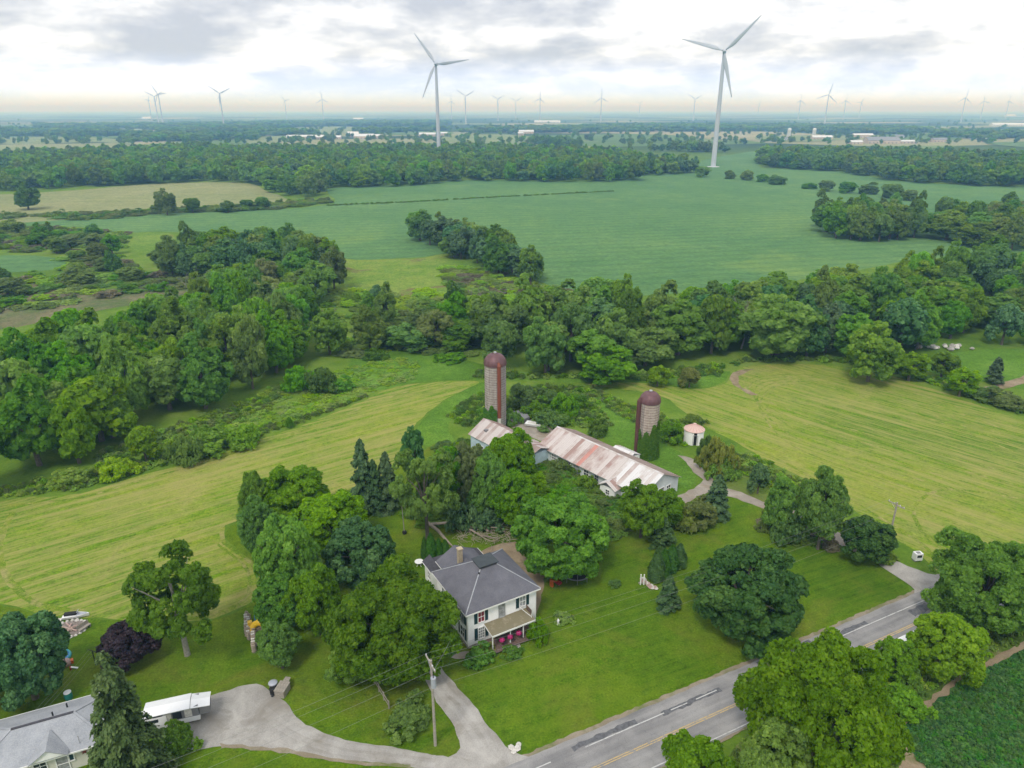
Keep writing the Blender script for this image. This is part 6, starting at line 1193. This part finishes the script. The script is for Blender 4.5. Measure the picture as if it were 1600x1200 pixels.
def vehicle(name, loc, rz, label, cat, paint, van=False):
    c = thing(name, loc, label, cat, rz); L_, W_, H_ = (2.5, .95, 1.9) if van else (2.3, .9, 1.45)
    prof = [(-L_, .35), (-L_, .85), (-L_ * .92, .98), (-L_ * .72, 1.02), (-L_ * .45, H_ - .04), (L_ * (.7 if not van else .9), H_), (L_ * .93, 1.05), (L_, .95), (L_, .35)]
    m = MB(); n = len(prof); vs = []
    for y, k in ((-W_, 1), (-W_ * .98, 1), (W_ * .98, 1), (W_, 1)):
        for x, z in prof: vs.append((x, y * (1 - max(0, z - 1.0) * .22), z))
    fs = [tuple(range(n - 1, -1, -1)), tuple(range(3 * n, 4 * n))]
    for i in range(3):
        for k in range(n): fs.append((i * n + k, i * n + (k + 1) % n, (i + 1) * n + (k + 1) % n, (i + 1) * n + k))
    m.add(vs, fs).build('body', paint, c)
    MB().add([(-L_ * .715, -W_ * .8, 1.06), (-L_ * .715, W_ * .8, 1.06), (-L_ * .47, W_ * .72, H_ - .06), (-L_ * .47, -W_ * .72, H_ - .06), (-L_ * .70, -W_ * .8, 1.0), (-L_ * .70, W_ * .8, 1.0), (-L_ * .44, W_ * .72, H_ - .1), (-L_ * .44, -W_ * .72, H_ - .1)], [(3, 2, 1, 0), (4, 5, 6, 7), (0, 1, 5, 4), (1, 2, 6, 5), (2, 3, 7, 6), (3, 0, 4, 7)]).build('windscreen', 'dark_glass', c)
    for s in (-1, 1):
        MB().box(-L_ * .38, L_ * .6, s * W_ * .86 - .05, s * W_ * .86 + .05, 1.08, H_ - .14).build('side_window', 'dark_glass', c)
        for x in (-L_ * .62, L_ * .62):
            w = MB().tube([(x, s * (W_ - .2), .33), (x, s * (W_ + .02), .33)], .33, 16).build('wheel', 'dark_rubber', c); MB().tube([(x, s * W_, .33), (x, s * (W_ + .035), .33)], .19, 12).build('rim', 'galvanised_metal', w)
        MB().box(-L_ - .01, -L_ + .06, s * W_ * .7 - .15, s * W_ * .7 + .15, .66, .8).build('headlight', 'curtained_glass', c)
    return c
x, y = P(228, 1142); vehicle('parked_van', (x, y, .07), math.radians(20), 'white van mostly hidden behind the spruce', 'van', 'vehicle_white', True)
x, y = P(1420, 1014); vehicle('parked_car', (x, y, .085), math.radians(26.2), 'white car on the road behind the verge trees', 'car', 'vehicle_white')
x, y = P(806, 664); vehicle('parked_car', (x + .6, y + 3.0, .0), math.radians(-45), 'dark grey car parked behind the old barn', 'car', 'grey_panel')
x, y = P(837, 667); b = thing('boat', (x, y, 0), 'small white boat hull lying in the farmyard', 'boat', math.radians(-20))
def hull(m, L_, W_, H_):
    secs = []
    for t in (0, .3, .6, .85, 1): w = W_ * (1 - t**3 * .95) * .5; secs.append([(-L_ / 2 + L_ * t, -w, H_), (-L_ / 2 + L_ * t, -w * .7, H_ * .3), (-L_ / 2 + L_ * t, 0, 0 + .1 * t), (-L_ / 2 + L_ * t, w * .7, H_ * .3), (-L_ / 2 + L_ * t, w, H_)])
    vs = [p for s in secs for p in s]; fs = [(0, 1, 2, 3, 4), (24, 23, 22, 21, 20)]
    for i in range(4):
        for k in range(4): fs.append((i * 5 + k, (i + 1) * 5 + k, (i + 1) * 5 + k + 1, i * 5 + k + 1))
        fs.append((i * 5 + 4, (i + 1) * 5 + 4, (i + 1) * 5, i * 5))
    return m.add(vs, fs)
hull(MB(), 4.2, 1.7, .8).build('hull', 'vehicle_white', b); MB().box(-1.6, .6, -.5, .5, .8, .86).build('deck', 'pale_stone', b)
# jet ski on the lawn edge, slab, fire pit
b = onp('jet_ski', 120, 965, 'silver and white jet ski lying beside the hay field', 'jet ski', 12)
hull(MB(), 3.0, 1.1, .55).build('hull', 'vehicle_white', b); MB().box(-1.3, .1, -.24, .24, .56, .86).build('seat', 'dark_rubber', b); m = MB(); m.slab([(.1, -.36, .57), (1.25, -.12, .6), (1.25, .12, .6), (.1, .36, .57)], .02); m.bar((.25, -.35, .98), (.25, .35, .98), .05); m.bar((.3, 0, .6), (.25, 0, .98), .1); m.build('cowl', 'silver_grey_paint', b)
tag(MB().slab([(-1, -.45, .22), (1, -.3, .3), (.9, .5, .16), (-.9, .4, .1)], .08).build('concrete_slab', 'pale_stone', None, (*P(83, 973), 0), .3), 'pale flat slab lying left of the fire pit', 'slab')
f = onp('fire_pit', 108, 984, 'stone ringed fire pit filled with ash and burnt wood', 'fire pit', 8)
MB().lathe([(1.9, .0), (1.9, .07), (.01, .1)], 20).build('ash_bed', 'ash_and_char', f)
for k in range(22):
    a = 2 * math.pi * k / 22; MB().rock((0, 0, .1), R_.uniform(.2, .3), R_).build('stone', 'pale_stone', f, (2.0 * math.cos(a), 1.7 * math.sin(a), 0))
for k in range(7): a = R_.uniform(0, 3.1); MB().tube([(-.9 * math.cos(a), -.9 * math.sin(a), .18), (.9 * math.cos(a), .9 * math.sin(a), .3)], .09, 6).build('log', 'dead_wood' if k % 2 else 'pink_rubble', f, (R_.uniform(-.5, .5), R_.uniform(-.4, .4), 0))
b = onp('garden_bench', 133, 984, 'small weathered bench right of the fire pit', 'bench', 65); MB().box(-.75, .75, -.22, .22, .4, .46).build('seat', 'weathered_wood', b)
MB().slab([(-.75, .22, .46), (.75, .22, .46), (.75, .32, .9), (-.75, .32, .9)], .04).build('backrest', 'weathered_wood', b)
for sx in (-.65, .65): MB().box(sx - .05, sx + .05, -.2, .2, 0, .4).build('leg', 'weathered_wood', b)
b = onp('paddling_pool', 92, 1029, 'round turquoise paddling pool beside the dark maple', 'paddling pool')
MB().lathe([(1.25, 0), (1.33, .18), (1.25, .36), (1.12, .30), (1.1, .06), (0.01, .05)], 28).build('pool_wall', 'cyan_plastic', b); MB().lathe([(1.1, .22), (.01, .22)], 28).build('water', 'blue_plastic', b)
b = onp('play_tunnel', 103, 1039, 'orange and cream toy beside the paddling pool', 'toy', 30); MB().lathe([(.55, 0), (.62, .3), (.5, .6), (.3, .7), (.01, .72)], 16).build('shell', 'pink_rubble', b); MB().box(.2, .8, -.2, .3, 0, .45).build('ramp', 'orange_plastic', b)
b = onp('toy_slide', 117, 1045, 'tiny white and red toy on the lawn', 'toy', 20); MB().slab([(-.35, -.12, .4), (.35, -.12, .06), (.35, .12, .06), (-.35, .12, .4)], .04).build('slide', 'vehicle_white', b); MB().box(-.45, -.33, -.14, .14, 0, .42).build('ladder', 'red_plastic', b)
b = onp('water_barrel', 108, 1092, 'teal barrel with pale lid behind the cottage', 'barrel'); MB().lathe([(.35, 0), (.42, .4), (.36, .9)], 18).build('barrel', 'teal_plastic', b); MB().lathe([(.38, .9), (.38, .96), (.01, .98)], 18).build('lid', 'vehicle_white', b)
b = onp('clothes_line', 150, 1040, 'dark clothesline post standing in the left yard', 'clothesline', -20); MB().tube([(0, 0, 0), (0, 0, 2.2)], .06, 8).build('post', 'black_metal', b); MB().bar((-.6, 0, 2.15), (.6, 0, 2.15), .07).build('crossbar', 'black_metal', b)
m = MB(); [m.tube([(s, 0, 2.16), (s + 1.0, -3.5, 2.0), (s + 2.4, -8.5, 2.1)], .012, 4) for s in (-.5, 0, .5)]; m.build('line', 'wire_metal', b)
# firewood
def woodpile(px, py, rz, L_, Wd, H_, label, parent=None):
    o = onp('firewood_stack', px, py, label, 'firewood', rz); m = MB(); x = -L_ / 2; rr = random.Random(int(px))
    while x < L_ / 2:
        z = .1; top = H_ * rr.uniform(.8, 1.05)
        while z < top: r = rr.uniform(.07, .1); dy = rr.uniform(-.06, .06); m.tube([(x + rr.uniform(-.02, .02), -Wd / 2 + dy, z), (x, Wd / 2 + dy, z)], r, 6); z += r * 1.75
        x += .17
    s = m.build('logs', 'firewood_ends', o); s['kind'] = 'stuff'
    rl = MB(); rl.box(-L_ / 2 - .1, L_ / 2 + .1, -Wd * .35, -Wd * .25, 0, .05); rl.box(-L_ / 2 - .1, L_ / 2 + .1, Wd * .25, Wd * .35, 0, .05)
    for e in (-1, 1): rl.bar((e * (L_ / 2 + .12), 0, 0), (e * (L_ / 2 + .12), 0, H_ + .1), .08)
    rl.build('rack', 'weathered_wood', o)
    k = 0
    for i in range(int(L_ / .45)):
        q = MB().tube([(-.0, -Wd * .42, 0), (0, Wd * .42, 0)], .11, 7).build('log', 'pale_stone' if i % 3 else 'dead_wood', o, (-L_ / 2 + .25 + i * .45, rr.uniform(-.08, .08), H_ + .12), rr.uniform(-.2, .2))
    return o
woodpile(390, 985, -71, 3.6, .45, 1.1, 'rear long firewood row at the left of the wood store'); woodpile(397, 1006, -71, 3.2, .45, 1.0, 'front long firewood row nearest the lawn'); woodpile(386, 980, -71, 3.4, .45, 1.05, 'outer left firewood row of the wood store')
woodpile(418, 985, 20, 2.8, .5, .9, 'firewood row behind the yellow slide'); woodpile(426, 972, 20, 3.2, .5, .9, 'back firewood row beside the blue tarpaulin'); woodpile(432, 979, 20, 2.6, .5, .8, 'right firewood row beneath the small tree')
b = onp('plank_stack', 409, 1003, 'stack of pale planks beside the firewood', 'planks', 20)
for k in range(6): MB().box(-1, 1, -.11, .11, 0, .05).build('plank', 'pale_stone' if k % 2 else 'weathered_wood', b, (0, -.6 + .25 * k, .3 + .006 * k), R_.uniform(-.03, .03))
MB().box(-.9, .9, -.6, .7, 0, .3).build('pallet', 'weathered_wood', b)
b = onp('play_slide', 403, 990, 'yellow plastic tube slide among the firewood', 'slide', 20)
MB().tube([(-.9, -.6, .25), (-.75, -.1, .7), (-.3, .2, 1.25), (.3, .1, 1.55), (.85, -.25, 1.45)], [.42, .42, .42, .42, .4], 12, False).build('tube', 'yellow_plastic', b); MB().box(-1.0, -.5, .2, .7, .0, 1.7).build('tower', 'yellow_plastic', b); MB().tube([(.8, -.22, 1.45), (.98, -.34, 1.40)], .30, 12).build('opening', 'brown_chute_metal', b)
tag(MB().slab([(-.9, -.4, .95), (.8, -.5, 1.1), (.9, .6, 1.0), (-.8, .5, 1.15)], .05).slab([(-.9, -.4, .95), (.8, -.5, 1.1), (.85, -.75, .5), (-1.0, -.7, .45)], .04).build('tarpaulin', 'blue_plastic', None, (*P(410, 972), 0), .4), 'blue and white tarpaulin over the firewood', 'tarpaulin')
b = onp('compost_bin', 421, 955, 'dark bin behind the firewood', 'bin'); MB().lathe([(.45, 0), (.4, .9), (.01, 1.0)], 16).build('bin', 'dark_rubber', b)
# bins and grey box at the driveway
b = onp('bin_shelter', 442, 1083, 'grey wooden bin shelter at the top of the gravel drive', 'shelter', 80)
MB().box(-.75, .75, -.55, .55, 0, .9).build('box', 'weathered_wood', b)
for k in range(4): MB().box(-.8, .8, -.14, .14, 0, .05).build('board', 'weathered_wood', b, (0, -.45 + .30 * k, .9 + .005 * k))
MB().slab([(.75, -.4, .96), (1.5, -.3, .9), (1.5, .3, .9), (.75, .3, .96)], .05).build('flap', 'weathered_wood', b)
b = onp('rubbish_bin', 428, 1078, 'rubbish bin with pale blue lid beside the shelter', 'bin'); MB().lathe([(.38, 0), (.45, 1.0)], 14).build('bin', 'grey_panel', b); MB().lathe([(.5, 1.0), (.5, 1.06), (.3, 1.18), (.01, 1.2)], 14).build('lid', 'silver_grey_paint', b)
b = onp('rubbish_bin', 428, 1084, 'black rubbish bin at the edge of the gravel', 'bin'); MB().lathe([(.38, 0), (.42, .8), (.01, .9)], 14).build('bin', 'dark_rubber', b); MB().tube([(-.1, -.45, .12), (.1, -.45, .12)], .13, 8).build('wheel', 'black_metal', b)
# rail fence
f = onp('rail_fence', 597, 1090, 'short grey rail fence beside the utility wires', 'fence', 0); a = P(585, 1068); c = P(608, 1108); f.location = (*a, 0); f.rotation_euler = (0, 0, math.atan2(c[1] - a[1], c[0] - a[0])); Lf_ = math.hypot(c[0] - a[0], c[1] - a[1])
for k in range(4): MB().box(-.06, .06, -.06, .06, -.1, 1.15).build('post', 'weathered_wood', f, (Lf_ * k / 3, 0, 0))
for k in range(3):
    for z in (.45, .95): MB().box(.05, Lf_ / 3 - .05, -.03, .03, -.05, .05).build('rail', 'weathered_wood', f, (Lf_ * k / 3, .0, z))
# hanging baskets on the porch
cs, sn = math.cos(HA), math.sin(HA)
for k, (lx, lz) in enumerate(((3.45, 1.25), (4.55, 1.25), (5.75, 1.3))):
    b = thing('flower_basket', (HO[0] + lx * cs + 2.05 * sn, HO[1] + lx * sn - 2.05 * cs, lz), ('bright pink flower basket at the left of the porch', 'bright pink flower basket at the middle of the porch', 'bright pink flower basket at the right of the porch')[k], 'flower basket')
    MB().lathe([(.02, -.18), (.2, -.12), (.28, .08)], 12).build('pot', 'brown_deck_wood', b); m = MB(); [m.bar((.24 * math.cos(q), .24 * math.sin(q), .08), (0, 0, 1.15), .015) for q in (0, 2.1, 4.2)]; m.build('hanger', 'black_metal', b)
    rng = np.random.default_rng(k); d = dirs(rng, 420); d[:, 2] = np.abs(d[:, 2]) - .25; pos = d * np.array([.38, .38, .32]) * rng.uniform(.7, 1.05, (420, 1)) + np.array([0, 0, .16])
    me = quads_mesh('blossom', pos, d / np.linalg.norm(d, axis=1)[:, None], .1 * rng.uniform(.6, 1.3, 420), rng.uniform(size=420), 1, rng); me.materials.append(MATS['pink_petals']); o = bpy.data.objects.new('blossom', me); COL.objects.link(o); o.parent = b
# lawn details
b = onp('trampoline', 900, 901, 'round dark trampoline half hidden under the huge round tree', 'trampoline')
MB().lathe([(2.0, .75), (2.05, .8), (1.85, .84), (1.8, .78)], 28).build('ring', 'grey_panel', b); MB().lathe([(1.82, .80), (.01, .79)], 28).build('mat', 'dark_rubber', b)
for k in range(8): a = k * math.pi / 4; MB().bar((1.95 * math.cos(a), 1.95 * math.sin(a), 0), (1.95 * math.cos(a), 1.95 * math.sin(a), 1.9), .05).build('leg', 'grey_panel', b)
b = onp('ride_on_toy', 870, 912, 'orange plastic toy slide in the shade of the round tree', 'toy', 40); MB().slab([(-.9, -.2, .9), (.6, -.2, .15), (.6, .2, .15), (-.9, .2, .9)], .06).build('slide', 'orange_plastic', b); MB().box(-1.1, -.85, -.25, .25, 0, 1.1).build('steps', 'orange_plastic', b); MB().box(-.1, .5, -.5, .5, 0, .25).build('base', 'red_plastic', b)
b = onp('garden_statue', 872, 976, 'small white garden statue at the flower bed', 'statue'); MB().lathe([(.2, 0), (.2, .12), (.1, .18), (.14, .5), (.17, .62), (.08, .72), (.1, .82), (.02, .92)], 12).build('figure', 'white_paint', b)
b = onp('rockery', 1013, 914, 'pinkish rocks piled beside two white posts on the lawn', 'rocks', -50)
for k in range(14): MB().rock((0, 0, .18), R_.uniform(.26, .42), R_).build('rock', ('pink_rubble', 'pale_stone')[k % 2], b, (-1.3 + 2.6 * k / 13, R_.uniform(-.35, .35), 0))
b = onp('white_post', 1003, 914, 'pair of white posts standing beside the rocks', 'posts')
for s in (-.22, .22): MB().box(s - .07, s + .07, -.07, .07, 0, 1.7).build('post', 'white_paint', b)
MB().box(-.5, .5, -.05, .05, .25, .45).build('rail', 'weathered_wood', b)
b = onp('boulder_group', 808, 1171, 'pale boulders at the mouth of the house driveway', 'boulders')
for x, y, r in ((0, 0, .4), (-.6, .1, .35), (.15, .45, .34), (-.35, -.35, .3)): MB().rock((0, 0, r * .5), r, R_).build('boulder', 'pale_stone', b, (x, y, 0))
b = onp('cabinet', 1432, 876, 'white box cabinet with dark opening on the lane verge', 'cabinet', 8)
MB().box(-.55, .55, -.4, .4, .25, 1.35).build('case', 'vehicle_white', b); MB().box(-.36, .36, -.43, -.401, .75, 1.15).build('opening', 'dark_glass', b); MB().box(-.3, .3, -.25, .25, 1.351, 1.38).build('top_plate', 'grey_panel', b)
for sx in (-.45, .45): MB().box(sx - .05, sx + .05, -.3, .3, 0, .25).build('foot', 'grey_panel', b)
# brush pile and fallen limbs behind the house
b = onp('fallen_tree', 745, 836, 'bare fallen tree limbs lying behind the house', 'fallen tree', 0)
for pts, r in (([(-7.2, 1.6, .9), (-4.5, 1.5, 1.2), (-1.5, .8, .8), (1.5, 1.4, .7), (4.0, 3.6, .5)], .24), ([(-7.5, 1.2, 1.4), (-5.8, -.3, 1.0), (-4.6, -1.8, .5), (-3.4, -3.4, .3)], .27), ([(-1.5, .8, .8), (.5, -.8, .5), (3.2, -1.5, .4)], .14), ([(1.0, 1.3, .7), (2.5, .2, 1.2), (4.0, .4, .9)], .09), ([(-3, 1.1, 1), (-2.2, 2.6, 1.5), (-1.2, 3.6, 1.6)], .1), ([(.5, -.8, .5), (1.2, -2.2, .9), (2.6, -2.8, .6)], .08)):
    MB().tube(pts, [r, r * .9] + [r * .7] * (len(pts) - 3) + [r * .35], 8).build('limb', 'dead_wood', b)
m = MB()
for k in range(260):
    x, y, z = R_.uniform(-3, 7), R_.uniform(-3, 2.5), R_.uniform(.1, .8); a = R_.uniform(0, 6.3); l = R_.uniform(.6, 1.8); m.tube([(x, y, z), (x + l * math.cos(a), y + l * math.sin(a), z + R_.uniform(-.2, .5))], R_.uniform(.015, .04), 4)
m.build('twigs', 'dead_wood', b)['kind'] = 'stuff'
b = onp('rubble_heap', 755, 826, 'pinkish heap of rubble and ash behind the house', 'rubble')
for k in range(26): a, q = R_.uniform(0, 6.28), R_.uniform(0, 1.7); MB().rock((0, 0, .15), R_.uniform(.16, .34), R_).build('stone', ('pink_rubble', 'pale_stone', 'ash_and_char')[k % 3], b, (q * 1.3 * math.cos(a), q * math.sin(a), .45 - q * .22))
b = onp('wheelbarrow', 785, 806, 'red wheelbarrow in the clearing behind the house', 'wheelbarrow', 10); MB().add([(-.6, -.35, .6), (.6, -.3, .6), (.6, .3, .6), (-.6, .35, .6), (-.3, -.18, .3), (.4, -.18, .3), (.4, .18, .3), (-.3, .18, .3)], [(4, 5, 6, 7), (0, 4, 7, 3), (1, 2, 6, 5), (0, 1, 5, 4), (3, 7, 6, 2)]).build('tray', 'red_plastic', b); MB().tube([(.7, -.06, .2), (.7, .06, .2)], .2, 12).build('wheel', 'dark_rubber', b); m = MB(); [m.bar((.7, s * .1, .2), (-1.2, s * .3, .6), .05) for s in (-1, 1)]; m.build('handle', 'weathered_wood', b)
b = onp('garden_table', 655, 884, 'white garden table at the rear corner of the house', 'table', 20); MB().lathe([(.6, .7), (.62, .75), (.01, .76)], 18).build('tabletop', 'white_paint', b)
for a in (0.5, 2.1, 3.6, 5.2): MB().bar((.1 * math.cos(a), .1 * math.sin(a), .7), (.45 * math.cos(a), .45 * math.sin(a), 0), .05).build('leg', 'white_paint', b)
b = onp('rock_pile', 1470, 545, 'pale rock pile at the far right yard', 'rocks')
for k in range(16): MB().rock((0, 0, .5), R_.uniform(.6, 1.1), R_).build('rock', ('pale_stone', 'grey_stone')[k % 2], b, (R_.uniform(-8, 8), R_.uniform(-1.5, 1.5), 0))
b = onp('bird_bath', 632, 834, 'dark planter under the thin bare trunk behind the house', 'planter'); MB().lathe([(.3, 0), (.35, .4), (.2, .55), (.01, .55)], 12).build('tub', 'dark_rubber', b); MB().tube([(0, 0, .3), (-.1, 0, 4), (-.35, .1, 8.2)], [.09, .06, .02], 6).build('bare_trunk', 'pale_bark', b)
# ------------------------------------------------------------------ farms far away
def farbarn(px, py, L_, W_, H_, rz, roof, wall, label, group='farm buildings in the distance'):
    x, y = P(px, py); o = thing('far_barn', (x, y, 0), label, 'barn', math.radians(rz), group)
    MB().box(-L_ / 2, L_ / 2, -W_ / 2, W_ / 2, -1, H_).build('wall', wall, o); m = MB(); e = H_ - .2; r = H_ + W_ * .24
    for s in (-1, 1): m.slab([(-L_ / 2 - .5, s * (W_ / 2 + .5), e), (L_ / 2 + .5, s * (W_ / 2 + .5), e), (L_ / 2 + .5, 0, r), (-L_ / 2 - .5, 0, r)], .25)
    m.build('roof', roof, o); MB().add([(s * L_ / 2, y_, z_) for s in (-1, 1) for y_, z_ in ((-W_ / 2, H_), (W_ / 2, H_), (0, r - .3))], [(0, 1, 2), (5, 4, 3), (0, 2, 5, 3), (2, 1, 4, 5), (1, 0, 3, 4)]).build('gable', wall, o)
    m = MB()
    for k in range(int(L_ / 7)): xx = -L_ / 2 + 3.5 + 7 * k; m.box(xx - 1.2, xx + 1.2, -W_ / 2 - .06, -W_ / 2 - .01, .4, 2.6)
    m.build('doors', 'grey_panel', o)
FB = [(480, 216, 90, 14, 4, 3, 'far_roof_white', 'far_wall_tan', 'long white roofed poultry barn beyond the wood left of centre'), (512, 217, 60, 14, 4, 3, 'far_roof_white', 'far_wall_tan', 'white roofed barn right of the longest poultry barn'), (552, 214, 26, 22, 7, 10, 'far_roof_white', 'far_wall_tan', 'tall white barn of the pinkish farm group'), (570, 217, 44, 20, 6, -4, 'far_roof_white', 'far_wall_tan', 'broad pale farm building right of the tall white barn'), (590, 216, 30, 16, 5, 8, 'far_roof_white', 'far_wall_tan', 'pale shed at the right end of the pinkish farm'),
      (668, 213, 40, 16, 5, 0, 'far_roof_white', 'far_wall_tan', 'pinkish white barn left of the left turbine tower'), (694, 212, 16, 12, 6, 0, 'far_roof_white', 'far_wall_tan', 'small pale barn right of the left turbine tower'), (329, 217, 18, 12, 5, 0, 'far_roof_white', 'far_wall_tan', 'small white barn above the left wood'), (342, 217, 12, 10, 4, 20, 'far_roof_white', 'far_wall_tan', 'second small white barn above the left wood'), (225, 198, 40, 18, 6, 0, 'far_roof_white', 'far_wall_tan', 'small white roofs far away at the left'),
      (375, 201, 30, 16, 5, 0, 'far_roof_white', 'far_wall_tan', 'tiny white barn in the far haze left of centre'), (822, 209, 40, 16, 6, 5, 'far_roof_white', 'far_wall_tan', 'white farm house group in the centre distance'), (812, 212, 18, 12, 6, 40, 'far_roof_white', 'far_wall_tan', 'small white farm house in the centre distance'), (855, 192, 130, 24, 6, 4, 'far_roof_white', 'far_roof_white', 'very long pale greenhouse in the haze'), (990, 205, 12, 10, 5, 0, 'far_roof_white', 'far_wall_tan', 'tiny white house on the light green field'),
      (1283, 218, 44, 16, 5, 3, 'far_roof_white', 'far_wall_tan', 'white roofed barn beside the two far silos'), (1230, 219, 20, 12, 4, 5, 'far_roof_grey', 'far_roof_white', 'low barn under the left far silo'), (1347, 215, 46, 14, 6, 2, 'far_roof_white', 'far_wall_tan', 'white roofed barn behind the big grey roofed one'), (1377, 224, 60, 26, 6, -4, 'far_roof_grey', 'far_wall_tan', 'big grey roofed farm building in the right distance'), (1335, 225, 26, 12, 4, 0, 'far_roof_white', 'far_wall_tan', 'low pale shed left of the big grey roofed one'),
      (1415, 224, 44, 10, 4, 0, 'far_roof_white', 'far_wall_tan', 'long low pale shed right of the big grey roofed one'), (1466, 222, 30, 14, 5, 6, 'far_roof_grey', 'far_wall_tan', 'grey roofed barn among trees at the right'), (1575, 197, 140, 26, 6, 2, 'far_roof_white', 'far_roof_white', 'very long white greenhouse at the far right'), (1540, 222, 14, 10, 5, 30, 'far_roof_white', 'far_wall_tan', 'white house among trees at the far right'), (1404, 216, 20, 12, 5, 15, 'far_roof_grey', 'far_roof_white', 'grey roofed house behind the far farm'), (560, 188, 60, 30, 8, 0, 'far_roof_white', 'far_roof_white', 'pale village roofs on the far horizon'), (1578, 182, 90, 40, 10, 0, 'far_roof_white', 'far_roof_white', 'white building on the right horizon'), (230, 186, 60, 30, 8, 0, 'far_roof_white', 'far_roof_white', 'white building on the left horizon')]
for a in FB: farbarn(*a, group=None)
for px, py, l in ((1232, 216, 'left one of two far white silos at the right'), (1271, 216, 'right one of two far white silos')):
    x, y = P(px, py); o = thing('far_silo', (x, y, 0), l, 'silo'); MB().lathe([(4, -.5), (4, 18)], 20).build('wall', 'far_concrete', o); MB().lathe([(4.2, 18), (3.8, 20), (2.4, 21.6), (.01, 22.3)], 20).build('dome', 'far_roof_white', o)
# ------------------------------------------------------------------ air
hz = NT('air_haze'); pv = hz.N('ShaderNodeVolumePrincipled'); pv.inputs['Color'].default_value = (0.27, 0.54, 1.0, 1); pv.inputs['Absorption Color'].default_value = (1, 1, 1, 1); pv.inputs['Density'].default_value = 0.00027; pv.inputs['Anisotropy'].default_value = 0.25
hz.L(pv.outputs[0], hz.out.inputs['Volume'])
hb = MB().box(-53000, 53000, -47000, 59000, -1.5, 182).build('haze', hz.m); hb['kind'] = 'stuff'; hb['label'] = 'thin bluish summer haze over the farmland'
print('done', round(time.time() - T0, 1), 'objects', len(C.objects))
